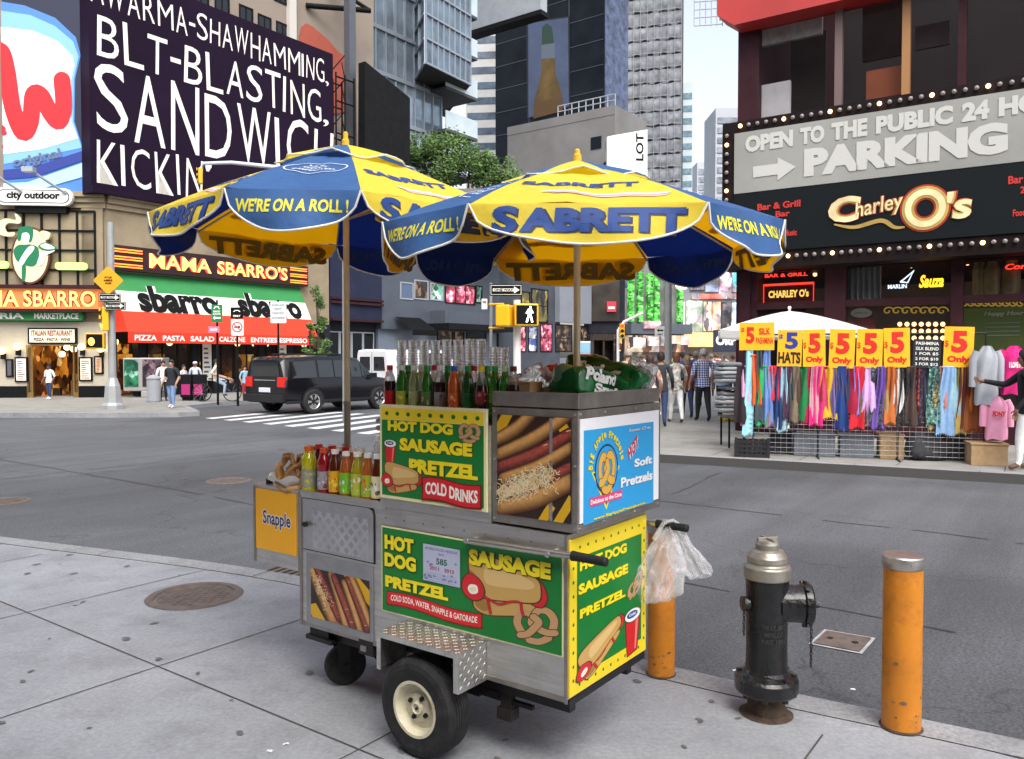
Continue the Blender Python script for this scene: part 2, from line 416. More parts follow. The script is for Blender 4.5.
# --- green sign on the long side
zz = zf(370, 520, 5.06)
sx0, sz0, sx1, sz1 = -.947, .496, -.0214, .858
m = MB(); m.fbox(LF, sx0, sz0, sx1, sz1, .0005, .006, 0); m.prism(rrect(sx0-.006, sz0-.006, sx1+.006, sz1+.006, .004), .0002, .0045, LF, 1)
sign = m.build('sign_panel', [S_GREEN, S_BORD], cart, label='long green HOT DOG PRETZEL SAUSAGE panel above the wheel')
g0 = FR((0, -.006, 0), (1, 0, 0))
for t, bl, tr in (('HOT', (82, 143), (228, 96)), ('DOG', (82, 230), (240, 190)), ('PRETZEL', (85, 333), (403, 345)), ('SAUSAGE', (508, 222), (922, 216))):
    m = MB(); shtext(m, g0, t, *rect_of(WF, zz, bl, tr), 8, .046); m.build('lettering', SIGN_M, sign)
m = MB(); x, y, w, h = rect_of(WF, zz, (470, 430), (905, 300)); hotdog_art(m, uv(g0, x, y-.02, w, h+.075, -.03), 1); m.build('hot_dog_picture', SIGN_M, sign)
m = MB(); x, y, w, h = rect_of(WF, zz, (728, 590), (962, 492)); pretzel_art(m, uv(g0, x, y, w, h+.02, .25), 1); m.build('pretzel_picture', SIGN_M, sign)
m = MB(); xa, ya = WF.px(*zz(95, 415)); xb, yb = WF.px(*zz(570, 542)); ribbon(m, g0, xa, ya-.004, xb, yb, .052, 5, 'COLD SODA, WATER, SNAPPLE & GATORADE', .007, .58, .005); m.build('red_ribbon', SIGN_M, sign)
m = MB(); x, y, w, h = rect_of(WF, zz, (277, 300), (463, 150)); lil = pc('permit_lilac', 'B9BFD8'); lil2 = pc('permit_print', '7E86B8'); redp = pc('permit_red', 'A84A58'); grn = pc('permit_green', '3E6E5E')
m.rect(g0, x, y, x+w, y+h, 9*LAY, 0); g = uv(g0, x, y, w, h)
m.text(g, 'MOBILE FOOD VENDOR', .06, .86, .88, .075, 10*LAY, 1, .02); m.text(g, 'SVC', .42, .74, .16, .07, 10*LAY, 1, .02); m.text(g, '585', .36, .50, .30, .17, 10*LAY, 3, .02); m.text(g, '2011', .18, .33, .26, .1, 10*LAY, 2, .02); m.text(g, '2013', .58, .33, .26, .1, 10*LAY, 2, .02)
for i in range(26):
    a, b = random.uniform(.03, .9), random.choice([random.uniform(.03, .26), random.uniform(.45, .8)])
    if .3 < a < .72 and b > .4: continue
    m.poly(g, ell(a, b, .035, .03, 8), 9.6*LAY, 1)
for i in range(4): m.stroke(g, [(.1, .05+.06*i), (.9, .05+.06*i)], .008, 10*LAY, 1)
m.build('permit_sticker', [lil, lil2, redp, grn], sign)

# --- yellow and green sign on the near end
zz = zf(540, 500, 3.616); g0 = FR((.006, 0, 0), (0, 1, 0))
e0, e1 = .006, WD-.004; b0, b1 = ZB+.018, .925
m = MB(); m.fbox(LE, e0, b0, e1, b1, .0005, .006, 1); m.rect(g0, e0+.05, b0+.06, e1-.045, b1-.075, LAY, 0)
for fr_, r in (((e0+.004, b0+.004, e1-.004, b1-.004), .0025),):
    pass
for i in range(10):
    t = (i+.5)/10
    m.poly(g0, ell(e0+.025, b0+.03+(b1-b0-.06)*t, .0065, .0065, 10), 2*LAY, 14); m.poly(g0, ell(e1-.022, b0+.03+(b1-b0-.06)*t, .0065, .0065, 10), 2*LAY, 14)
for i in range(9):
    t = e0+.07+(e1-e0-.14)*i/8
    m.poly(g0, ell(t, b0+.03, .0065, .0065, 10), 2*LAY, 14); m.poly(g0, ell(t, b1-.037, .0065, .0065, 10), 2*LAY, 14)
sign = m.build('sign_panel', SIGN_M, cart, label='yellow bordered green panel on the end of the cart')
for t, bl, tr in (('HOT DOG', (138, 258), (308, 152)), ('SAUSAGE', (133, 345), (313, 227)), ('PRETZEL', (138, 430), (303, 316))):
    m = MB(); shtext(m, g0, t, *rect_of(WE, zz, bl, tr), 3, .046); m.build('lettering', SIGN_M, sign)
m = MB(); x, y, w, h = rect_of(WE, zz, (112, 632), (300, 445)); hotdog_art(m, uv(g0, x+.01, y-.02, w, h+.05, .32), 3); m.build('hot_dog_picture', SIGN_M, sign)
m = MB(); x, y, w, h = rect_of(WE, zz, (300, 575), (358, 372)); cup_art(m, uv(g0, x, y, w, h), 3); m.build('soda_picture', SIGN_M, sign)
m = MB(); x, y, w, h = rect_of(WE, zz, (308, 352), (362, 268)); pretzel_art(m, uv(g0, x, y, w+.02, h, .5), 3); m.build('pretzel_picture', SIGN_M, sign)

# --- upper sign of the drinks shelf
zz = zf(360, 330, 3.2)
ux0, uz0, ux1, uz1 = -.9525, .989, -.3648, 1.3944
m = MB(); m.box(ux0-.01, 0, ZT, ux1+.012, .5, 1.33, 0); m.box(ux0-.01, -.002, ZT, ux1+.012, .012, .99, 0); m.box(ux0-.012, .488, 1.33, ux1+.012, .5, 1.40, 0); m.box(ux0-.012, .0, 1.33, ux0, .488, 1.385, 0)
m.build('drinks_cabinet', [steel, steel_dk], cart, bevel=.002)
m = MB(); m.fbox(LF, ux0, uz0, ux1, uz1, .0025, .014, 0); g0 = FR((0, -.014, 0), (1, 0, 0))
for k in range(2): m.cyl((ux0-.004, -.004, uz0+.3+.03*k), (ux0-.022, -.004, uz0+.3+.03*k), .012, n=10, mi=1)
cream_frame = m.build('sign_panel', [S_BORD, steel_dk], cart, bevel=.002, label='square green HOT DOG SAUSAGE PRETZEL COLD DRINKS panel')
m = MB(); q = .014
m.rect(g0, ux0+q, uz0+q, ux1-q, uz1-q-.052, LAY, GREEN); m.rect(g0, ux0+q, uz1-q-.05, ux1-q, uz1-q, LAY, YEL)
for i in range(9): m.poly(g0, ell(ux0+.045+(ux1-ux0-.09)*i/8, uz1-q-.024, .011, .009, 12), 2*LAY, DOT)
m.build('sign_field', SIGN_M, cream_frame)
for t, bl, tr in (('HOT DOG', (97, 321), (305, 301)), ('SAUSAGE', (135, 384), (367, 362)), ('PRETZEL', (165, 455), (385, 432))):
    m = MB(); shtext(m, g0, t, *rect_of(WF, zz, bl, tr), 3, .046); m.build('lettering', SIGN_M, cream_frame)
m = MB(); x, y, w, h = rect_of(WF, zz, (86, 434), (124, 350)); cup_art(m, uv(g0, x, y, w, h), 3); m.build('soda_picture', SIGN_M, cream_frame)
m = MB(); x, y, w, h = rect_of(WF, zz, (78, 516), (206, 430)); hotdog_art(m, uv(g0, x, y, w, h), 3); m.build('hot_dog_picture', SIGN_M, cream_frame)
m = MB(); x, y, w, h = rect_of(WF, zz, (322, 356), (393, 300)); pretzel_art(m, uv(g0, x, y, w, h), 3); m.build('pretzel_picture', SIGN_M, cream_frame)
m = MB(); xa, ya = WF.px(*zz(212, 537)); xb, yb = WF.px(*zz(394, 566)); ribbon(m, g0, xa, ya, xb, yb, .085, 12, 'COLD DRINKS', .006, .6, .025); m.build('red_ribbon', SIGN_M, cream_frame)

# --- pretzel and hot dog display box on the near corner
x0, x1, y1, z0, z1 = -.3516, .0406, .683, .954, 1.4035
gap = .03
m = MB()
m.box(x0, .004, z0, x1, y1, z0+.035, 0); m.box(x0, .004, z1-.03, x1, y1, z1, 0)
for xx in (x0, x1-gap): 
    for yy in (.004, y1-gap): m.box(xx, yy, z0+.035, xx+gap, yy+gap, z1-.03, 0)
m.box(x0+.02, y1-.02, z0+.03, x1-.03, y1-.01, z1-.02, 0); m.box(x0+.001, .03, z0+.03, x0+.012, y1-.03, z1-.02, 0)
m.box(x0+.012, .02, z0+.03, x1-.012, y1-.02, z0+.037, 0)
for (xx, zz_) in ((x0+.012, 1.2), (x1-.012, 1.2), (x0+.012, z1-.015), (x1-.012, z1-.015), (x0+.012, z0+.015), (x1-.012, z0+.015)): m.cyl((xx, .004, zz_), (xx, .0, zz_), .005, n=8, mi=1)
for yy in (.02, .2, .45, .66):
    for zz_ in (z0+.016, z1-.014): m.cyl((x1, yy, zz_), (x1+.004, yy, zz_), .005, n=8, mi=1)
box = m.build('display_case', [steel_dk, alu], cart, bevel=.002)
m = MB(); m.box(x0+.003, .002, z1+.008, x1+.002, .012, z1+.062, 0); m.box(x0+.003, .655, z1+.004, x1+.002, .665, z1+.062, 0)
m.box(x0+.003, .012, z1+.002, x0+.013, .655, z1+.062, 0); m.box(x1-.008, .012, z1+.004, x1+.002, .655, z1+.062, 0); m.box(x0+.013, .012, z1+.004, x1-.008, .655, z1+.014, 0)
m.box(x0+.001, .0, z1+.057, x1+.004, .014, z1+.063, 0); m.box(x1-.01, .014, z1+.057, x1+.004, .667, z1+.063, 0)
m.build('top_tray', [steel_dk], cart, bevel=.0015)

# printed food photographs
P_BG = pc('print_black', '33241C', rough=.3); P_MUS = pc('print_mustard', 'D9A91F', rough=.3); P_B1 = pc('print_bun', 'C98F4C', rough=.3, var=.15, vs=30); P_B2 = pc('print_bun_light', 'E3BC82', rough=.3, var=.1, vs=40)
P_B3 = pc('print_bun_brown', '8C5526', rough=.3, var=.2, vs=30); P_S1 = pc('print_sausage', '8E2A1E', rough=.3, var=.25, vs=40); P_S2 = pc('print_sausage_light', 'C4533A', rough=.3, var=.2, vs=60); P_S3 = pc('print_sausage_dark', '55151A', rough=.3, var=.2, vs=40)
P_KR = pc('print_kraut', 'EADFB2', rough=.3); P_HI = pc('print_shine', 'F2CFA8', rough=.3); P_GR = pc('print_grey', '6E6660', rough=.3)
PRINT = [P_BG, P_MUS, P_B1, P_B2, P_B3, P_S1, P_S2, P_S3, P_KR, P_HI, P_GR]
def ramp(a, b, t): return tuple(a[i]+(b[i]-a[i])*t for i in range(3))
for i in range(7):                                                # printed tones, dark edge to light crown
    t = i/6; PRINT.append(mat(f'print_bun_tone_{i}', ramp((.10, .035, .012), (.64, .34, .11), t**1.15), .3, var=.16, vs=45))
for i in range(7):
    t = i/6; PRINT.append(mat(f'print_sausage_tone_{i}', ramp((.04, .008, .012), (.36, .075, .05), t**1.4), .3, var=.3, vs=60))
def clip_rect(mb, x0, y0, x1, y1):
    """cut a flat drawing (x, y, h) to a rectangle"""
    nv, nf, nm = [], [], []
    for f, mi in zip(mb.f, mb.m):
        P = [mb.v[i] for i in f]
        for ax, sg, lim in ((0, 1, x0), (0, -1, x1), (1, 1, y0), (1, -1, y1)):
            Q = []
            for i in range(len(P)):
                a, b = P[i-1], P[i]; da, db = sg*(a[ax]-lim), sg*(b[ax]-lim)
                if (da < 0) != (db < 0):
                    t = da/(da-db); Q.append(tuple(a[k]+(b[k]-a[k])*t for k in range(3)))
                if db >= 0: Q.append(b)
            P = Q
            if len(P) < 3: break
        if len(P) >= 3:
            nf.append(tuple(range(len(nv), len(nv)+len(P)))); nv += P; nm.append(mi)
    mb.v, mb.f, mb.m, mb.s = nv, nf, nm, [False]*len(nf)
def food_print(fn, x0, y0, w, h, items, stripes, kraut=()):
    """printed photograph of hot dogs: items are (kind, (ax,ay), (bx,by), width) in the unit square"""
    d = MB(); I = lambda x, y, hh=0.: V((x, y, hh)); asp = w/h
    d.rect(I, 0, 0, 1, 1, 0, 0); hh = .0003
    for a, b, ww in stripes: d.stroke(I, [a, b], ww, hh, 1, cap=False); hh += .00006
    for kind, a, b, ww in items:
        mid = ((a[0]+b[0])/2+.02, (a[1]+b[1])/2-.03); p = spline([a, mid, b], 8, False); n = len(p)
        ws = [ww*(.82+.18*sin(pi*i/(n-1))) for i in range(n)]
        b0 = 11 if kind == 'b' else 18
        for k in range(7):
            sc_ = 1-.12*k; off = .022*k; q = [(X-off*ww*.7, Y+off*ww) for X, Y in p]; wq = [z*sc_ for z in ws]
            if k > 3: q = q[(k-2)//2:len(q)-(k-2)//2]; wq = wq[(k-2)//2:len(wq)-(k-2)//2]
            d.stroke(I, q, wq, hh, b0+k); hh += .00005
        if kind == 's':
            for j in range(7):
                t = random.random(); i = int(t*(n-1)); d.stroke(I, [(p[i][0]-ww*.2, p[i][1]+ww*.2), (p[i][0]+ww*.1, p[i][1]+ww*.28)], ww*.05, hh, random.choice((6, 9, 7))); hh += .00003
    for a, b, sp, n in kraut:
        for i in range(n):
            t = random.random(); x = a[0]+(b[0]-a[0])*t+random.gauss(0, sp*.5); y = a[1]+(b[1]-a[1])*t+random.gauss(0, sp*.5); an = random.uniform(0, 6)
            d.stroke(I, [(x, y), (x+.035*cos(an), y+.035*sin(an)), (x+.06*cos(an+.8), y+.06*sin(an+.8))], .009, hh, random.choice((8, 8, 8, 9, 3))); hh += .00001
    clip_rect(d, 0, 0, 1, 1)
    d.v = [tuple(fn(x0+X*w, y0+Y*h, z)) for X, Y, z in d.v]
    return d
items = [('b', (-.02, .74), (.55, 1.08), .15), ('b', (.02, .60), (.98, 1.04), .15), ('s', (.04, .47), (1.02, .86), .16), ('b', (.08, .36), (1.0, .72), .14), ('s', (-.02, .17), (1.02, .54), .15), ('b', (.06, .07), (1.0, .40), .20)]
stripes = [((-.02, .78), (.2, 1.08), .13), ((.80, 1.02), (1.05, .74), .12), ((.60, -.05), (.76, .16), .1), ((.80, -.05), (1.02, .24), .1)]
fn = FR((0, -.0, 0), (1, 0, 0)); d = food_print(fn, x0+.028, z0+.034, x1-x0-.056, z1-z0-.062, items, stripes, [((.06, .19), (.74, .46), .09, 480)])
o = d.build('food_photograph', PRINT, cart, label='photograph of hot dogs in the glass front of the display box')
m = MB(); m.box(x0+.272, -.002, z0+.035, x0+.285, .0035, z1-.031, 0); m.build('glazing_bar', [steel], o)

# pretzel poster on the end of the display box
zz = zf(480, 390, 5.06); WX = FR(C0-U*x1, W); g0 = FR((x1+.003, 0, 0), (0, 1, 0))
SKY_B = pc('poster_blue', '2FA3E0', rough=.3); PO_W = pc('poster_white', 'F1F3F5', rough=.3); NAVY = pc('poster_navy', '17375E', rough=.3); GOLD = pc('poster_gold', 'E0B04A', rough=.3); GOLD2 = pc('poster_brown', '8A5A22', rough=.3); PNK = pc('poster_pink', 'E2497F', rough=.3)
PM = [PO_W, SKY_B, S_TXT, NAVY, GOLD, GOLD2, PNK, S_RED, PO_W]
m = MB(); bx, by, bw, bh = rect_of(WX, zz, (503, 690), (902, 96)); by = z0+.036; bh = z1-.032-by; m.fbox(FR((x1-.006, 0, 0), (0, 1, 0)), bx, by, bx+bw, by+bh, 0, .009, 0)
poster = m.build('poster', PM, cart, label='blue SOFT PRETZELS poster on the display box')
m = MB(); ax, ay, aw, ah = rect_of(WX, zz, (518, 686), (874, 155)); m.poly(g0, [(ax, ay), (ax+aw+.004, ay+.003), (ax+aw+.001, ay+ah-.004), (ax+.003, ay+ah)], LAY, 1)
m.build('blue_field', PM, poster)
m = MB(); cxp, czp = WX.px(*zz(636, 412)); rr = .098
m.poly(g0, [(cxp-rr*1.15, czp+.01), (cxp+rr*1.05, czp+.012), (cxp, czp-rr*1.5)], 2*LAY, 2); m.poly(g0, [(cxp-rr*1.03, czp+.004), (cxp+rr*.93, czp+.005), (cxp, czp-rr*1.32)], 2.6*LAY, 3)
m.poly(g0, ell(cxp, czp+.01, rr*.92, rr*.98), 3.2*LAY, 3); m.poly(g0, ell(cxp, czp+.01, rr*.84, rr*.9), 3.8*LAY, 1)
m.build('badge', PM, poster)
m = MB(); pretzel_art(m, uv(g0, cxp-rr*.66, czp-rr*.80, rr*1.32, rr*1.62), 6, 4, 5, .19); m.build('pretzel_picture', PM, poster)
m = MB(); word = 'Big Apple Pretzels'
for i, ch in enumerate(word):
    if ch == ' ': continue
    a = radians(172-158*i/(len(word)-1)); R_ = rr*1.2; wch = rr*(.08 if ch in 'il' else .20); hch = rr*(.34 if ch in 'BAPltig' else .24)
    gg = uv(g0, cxp+R_*1.05*cos(a)-wch/2, czp+.01+R_*1.12*sin(a)-hch/2, wch, hch, a-pi/2)
    m.text(gg, ch, 0, 0, 1, 1, 5*LAY, 3, .06); m.text(gg, ch, .03, .03, .94, .94, 6*LAY, 2, .03)
for t, bl, tr, mi, b, k in (('Soft', (776, 392), (866, 330), 0, .03, 5), ('Pretzels', (708, 496), (868, 404), 0, .025, 5), ('www.BigApplePretzels.com', (570, 665), (830, 562), 2, .02, 5), ('Kosher 1/2 oz', (752, 212), (858, 180), 0, .0, 5)):
    x, y, w, h = rect_of(WX, zz, bl, tr); mm = MB(); mm.text(g0, t, x+.002, y-.002, w, h, (k-.5)*LAY, 3, b); mm.text(g0, t, x, y, w, h, k*LAY, mi, b); mm.build('lettering', PM, poster)
x, y, w, h = rect_of(WX, zz, (738, 340), (803, 268)); gg = uv(g0, x, y+.01, w, h, .55); m.text(gg, 'HOT', .02, -.02, 1, 1, 4.5*LAY, 0, .08, .3); m.text(gg, 'HOT', 0, 0, 1, 1, 5*LAY, 7, .03, .3)
x, y, w, h = rect_of(WX, zz, (550, 592), (714, 525)); h = .028; y += .0; m.rect(g0, x, y, x+w, y+h+.004, 5.5*LAY, 6); m.text(g0, 'Delicious to the Core', x+.006, y+.007, w-.012, h*.62, 6*LAY, 0, .02)
m.build('lettering', PM, poster)

# --- left end: door, lower panel with photograph, side shelf with a yellow panel
m = MB(); dx0, dz0, dx1, dz1 = -1.473, .692, -1.003, .93
pts = [(dx0, dz0), (dx1, dz0), (dx1, dz1-.03), (dx1-.008, dz1-.01), (dx1-.03, dz1), (dx0, dz1)]
m.prism(pts, .001, .007, LF, 0); m.prism([(dx0-.006, dz0-.006), (dx1+.007, dz0-.006), (dx1+.007, dz1-.028), (dx1-.002, dz1+.0), (dx1-.028, dz1+.007), (dx0-.006, dz1+.007)], .0004, .003, LF, 1)
qd = FR((0, -.0072, 0), (1, 0, 0)); dd = MB(); I = lambda x, y, h=0.: V((x, y, h))
for i in range(-8, 16):
    for sgn in (1, -1): dd.stroke(I, [(dx0+.06*i, dz0 if sgn > 0 else dz1), (dx0+.06*i+.24, dz1 if sgn > 0 else dz0)], .016, .0002+.0002*(sgn > 0), 2, cap=False)
clip_rect(dd, dx0+.07, dz0+.012, dx1-.03, dz1-.05); m.add([qd(a, b, h) for a, b, h in dd.v], dd.f, 2)
door = m.build('door', [steel_door, black, mat('door_buffed', (.62, .62, .63), .3, .88, var=.1, vs=8)], cart)
m = MB(); m.cyl((dx0+.025, -.007, .81), (dx0+.025, -.022, .81), .012, mi=0); m.box(dx0+.015, -.026, .803, dx0+.05, -.02, .815, 0); m.build('latch', [rustm], door)
m = MB(); m.box(-1.452, -.007, .338, -1.008, -.001, .672, 0); m.build('lower_panel', [greyframe], cart, bevel=.001)
fn = FR((0, -.0075, 0), (1, 0, 0))
it2 = [('b', (.05, .98), (.42, .02), .30), ('s', (.12, 1.), (.50, .1), .16), ('b', (.38, .95), (.62, .0), .18), ('s', (.42, .92), (.74, .0), .16), ('b', (.60, .86), (.86, -.02), .15), ('s', (.66, .95), (.98, .02), .15), ('b', (.72, 1.), (1.04, .1), .14)]
d = food_print(fn, -1.419, .376, .393, .232, it2, [((.62, 1.1), (1.1, .55), .2), ((.0, .25), (.2, -.1), .2)], [((.10, .85), (.34, .25), .10, 60)])
d.build('food_photograph', PRINT, cart, label='photograph of hot dogs low on the left panel')
# side shelf
zz = zf(240, 470, 6.33); sx0, sx1, sb, st = -1.855, -1.502, .572, .958
m = MB(); m.box(sx0, .0, sb, sx1, .012, st, 0); m.box(sx0, .5, sb, sx1, .51, st, 0); m.box(sx0, .012, sb, sx0+.01, .5, st, 0); m.box(sx0+.01, .012, .80, sx1, .5, .808, 0)
m.box(sx0-.004, -.006, st-.004, sx1, .516, st+.006, 0); m.box(sx0-.02, .02, sb+.01, sx0-.012, .49, .89, 1); m.box(sx0-.012, .2, .6, sx0, .3, .62, 1)
m.box(sx0-.003, -.005, sb, sx0+.012, -.0005, st-.005, 1); m.box(sx1-.012, -.005, sb, sx1-.001, -.0005, st-.005, 1)
shelf = m.build('side_box', [steel, steel_dk], cart, bevel=.0015)
yel = pc('juice_yellow', 'F2AE12', rough=.3, var=.05, vs=4); nv = pc('juice_navy', '1C3C74'); wh = S_WHITE
x, y, w, h = rect_of(WF, zz, (106, 488), (358, 152)); m = MB(); m.fbox(LF, x, y, x+w, y+h, .0005, .004, 0); pl = m.build('yellow_panel', [yel, nv, wh], shelf)
g0 = FR((0, -.004, 0), (1, 0, 0)); m = MB(); x, y, w, h = rect_of(WF, zz, (150, 355), (325, 300)); 
def juice(mb, off, mi, b): mb.text(g0, 'Snapple', x-(b-.02)*.1, y-.004-(b-.02)*.1, w+(b-.02)*.2, h+.02+(b-.02)*.2, off, mi, b)
juice(m, LAY, 2, .05); juice(m, 2*LAY, 1, .012)
m.build('lettering', [yel, nv, wh], shelf)
m = MB(); m.box(-1.80, .03, st+.006, -1.78, .06, st+.03, 0); m.tube([(-1.8, .045, st+.03), (-1.79, .045, st+.045), (-1.78, .045, st+.03)], .004); m.build('hook', [black], cart)

# --- push handles, fender, wheels
for yy, x_in in ((-.032, -.455), (.655, -.30)):
    m = MB(); m.tube([(x_in, yy, .872), (-.1, yy, .878), (.045, yy, .882)], .0135, 12); m.cyl((x_in+.01, yy, .872), (x_in+.01, 0 if yy < 0 else WD, .872), .009); m.cyl((-.06, yy, .879), (-.06, 0 if yy < 0 else WD, .879), .009)
    for xx in (x_in+.01, -.06): m.cyl((xx, yy-.016, .874), (xx, yy-.012, .874), .012, n=6)
    h = m.build('handle', [steel], cart)
    m = MB(); m.tube([(.04, yy, .882), (.06, yy, .882), (.10, yy, .8815), (.17, yy, .880), (.181, yy, .880), (.183, yy, .88)], [.019, .017, .0165, .0165, .016, .008], 14); m.build('grip', [gripm], h)
m = MB(); fx0, fx1, fy, fz = -.815, -.378, -.172, .473
T2 = .004
m.box(fx0, fy, fz-T2, fx1, -.001, fz, 0); m.box(fx1-T2, fy, fz-.155, fx1, -.001, fz-T2, 0); m.box(fx0, fy, fz-.155, fx0+T2, -.001, fz-T2, 0)
m.box(fx0+T2, fy, fz-.022, fx1-T2, fy+.004, fz-T2, 1); m.box(fx1-.022-T2, fy, fz-.155, fx1-T2, fy+.004, fz-.022, 1); m.box(fx0+T2, fy, fz-.155, fx0+.022, fy+.004, fz-.022, 1)
k = 0
def lozenge(c, a, b, n, ang):
    a = V(a); b = V(b); d1 = a*cos(ang)+b*sin(ang); d2 = -a*sin(ang)+b*cos(ang); c = V(c); n = V(n)
    m.add([c+d1*.011, c+d2*.0035, c-d1*.011, c-d2*.0035, c+n*.0018+d1*.005, c+n*.0018-d1*.005], [(0, 1, 4), (1, 2, 5), (1, 5, 4), (2, 3, 5), (3, 0, 4), (3, 4, 5)], 0)
for i in range(18):
    for j in range(7): lozenge((fx0+.015+.024*i, fy+.012+.024*j, fz), (1, 0, 0), (0, 1, 0), (0, 0, 1), pi/4 if (i+j) % 2 else -pi/4)
for i in range(7):
    for j in range(6): lozenge((fx1, fy+.012+.024*i, fz-.015-.024*j), (0, 1, 0), (0, 0, 1), (1, 0, 0), pi/4 if (i+j) % 2 else -pi/4)
m.build('fender', [alu, alu], cart)
m = MB(); m.box(fx0+.006, -.003, .335, fx1-.006, -.0008, fz-.006, 0); m.build('wheel_well', [black], cart)
def wheel(parent, T, R, wd, rim, hubw, inner):
    """road wheel on the y axis, outer face at -y; T places it in the cart's space"""
    e = bpy.data.objects.new('wheel', None); COL.objects.link(e); e.parent = parent; e.matrix_basis = T
    Ry = M.Rotation(pi/2, 4, 'X'); h = wd/2
    m = MB(); prof = [(rim, -h*.86), (rim*1.06, -h*.98), (R*.80, -h*1.04), (R*.90, -h*.96), (R*.965, -h*.78)]
    for k in range(7): 
        zz_ = -h*.66+1.32*h*k/6
        prof += [(R*(1-.012*abs(k-3)/3), zz_-.006), (R*(1-.012*abs(k-3)/3), zz_+.004), (R*.975, zz_+.005), (R*.975, zz_+h*.2-.007)] if k < 6 else [(R*.988, zz_-.005), (R*.985, zz_+.003)]
    prof += [(R*.90, h*.96), (R*.80, h*1.04), (rim*1.06, h*.98), (rim, h*.86)]
    m.lathe(prof, 56, Ry, caps=False); m.build('tyre', [rubber], e)
    m = MB(); m.lathe([(rim, h*.86), (rim*1.05, h*.99), (rim*1.05, h*1.01), (rim*.94, h*1.0), (rim*.90, h*.84), (rim*.86, h*.5), (rim*.80, h*.34), (rim*.56, h*.42), (rim*.52, h*.55), (rim*.28, h*.58), (.0, h*.58)], 40, Ry, 0, caps=False)
    m.build('rim', [cream], e)
    m = MB(); m.lathe([(rim*.25, h*.58), (rim*.23, h*.80), (rim*.18, h*.84), (rim*.15, h*.72), (0, h*.72)], 24, Ry, 0); m.cyl((0, -h*.70, 0), (0, -h*.82, 0), rim*.05, mi=1)
    m.build('hub', [cream, lugm], e)
    for k in range(4):
        a = pi*.25+k*pi/2+.3; x, z = rim*.42*cos(a), rim*.42*sin(a); m = MB()
        m.cyl((x, -h*.45, z), (x, -h*.72, z), rim*.10, rim*.09, 6, smooth=False); m.cyl((x, -h*.72, z), (x, -h*.80, z), rim*.05, n=8); m.build('lug_nut', [lugm], e)
    return e
wheel(cart, M.Translation((-.609, -.108, .2)), .2, .125, .108, .05, 0)
wheel(cart, M.Translation((-.609, WD+.108, .2)) @ M.Rotation(pi, 4, 'Z'), .2, .125, .108, .05, 0)
for yy in (.16, .47):
    e = bpy.data.objects.new('caster', None); COL.objects.link(e); e.parent = cart; e.matrix_basis = M.Translation((-1.40, yy, 0)) @ M.Rotation(1.0, 4, 'Z')
    m = MB(); Ry = M.Translation((.02, 0, .1)) @ M.Rotation(pi/2, 4, 'X'); m.lathe([(.03, -.024), (.08, -.026), (.094, -.024), (.1, -.014), (.1, .014), (.094, .024), (.08, .026), (.03, .024)], 32, Ry); m.build('tyre', [rubber], e)
    m = MB(); m.box(-.02, -.034, .07, .04, -.027, .235, 0); m.box(-.02, .027, .07, .04, .034, .235, 0); m.box(-.045, -.036, .235, .065, .036, .245, 0); m.cyl((.02, -.04, .1), (.02, .04, .1), .012); m.cyl((0, 0, .245), (0, 0, .262), .028); m.box(-.06, -.045, .262, .06, .045, .272, 0)
    m.prism([(-.035, .14), (.075, .14), (.06, .235), (-.03, .235)], -.033, -.027, FR((0, 0, 0), (1, 0, 0)))
    m.build('fork', [black], e)
m = MB()
for k in range(2): m.box(-1.46+.0*k, .02+.02*k, .27, -1.33, .03+.02*k, .34, 0)
m.box(-1.10, -.005, .27, -1.01, .05, .335, 0); m.box(-1.085, -.009, .285, -1.05, -.004, .31, 1); m.box(-1.48, .01, .255, -1.30, .2, .275, 0); m.build('bracket', [black, steel_dk], cart)

# ------------------------------------------------------------------ umbrellas
U_YEL = cloth('umbrella_yellow', 'F8E650', rough=.7, var=.05, vs=5, bump=.5, bs=11, tr=.4, dirt=(.66, .57, .2), dirtamt=.25, ds=4); U_BLU = cloth('umbrella_blue', '4674B0', rough=.65, var=.12, vs=5, bump=.5, bs=11, tr=.38, dirt=(.12, .18, .28), dirtamt=.4, ds=4)
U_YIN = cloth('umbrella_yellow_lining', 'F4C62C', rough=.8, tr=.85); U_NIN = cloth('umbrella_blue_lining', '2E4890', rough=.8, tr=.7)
U_WHT = pc('umbrella_piping', 'E8E6DC'); U_TXB = pc('umbrella_print_blue', '143E84', rough=.6); U_TXY = pc('umbrella_print_yellow', 'E3DB3C', rough=.6); U_TXD = pc('umbrella_print_dark', '20284A', rough=.6)
U_SHOW = pc('umbrella_print_through', '6E5608', rough=.8); U_SHOWB = pc('umbrella_print_through_blue', '1F3468', rough=.8); U_PALE = pc('umbrella_print_pale', 'C6D3E8'); U_PINK = pc('umbrella_print_pink', 'EBB9B0')
for mm, k in ((U_YEL, .25), (U_BLU, .12)):
    pass
UL = [U_YEL, U_BLU, U_WHT, U_TXB, U_PALE, U_PINK, U_TXD, U_SHOW, U_TXY, U_SHOWB]
poleM = mat('pole_tan', (.70, .63, .42), .4, .1, var=.1, vs=10); poleS = mat('pole_steel', (.42, .38, .30), .3, .85, var=.1, vs=10); finM = pc('finial', 'E0B93A')
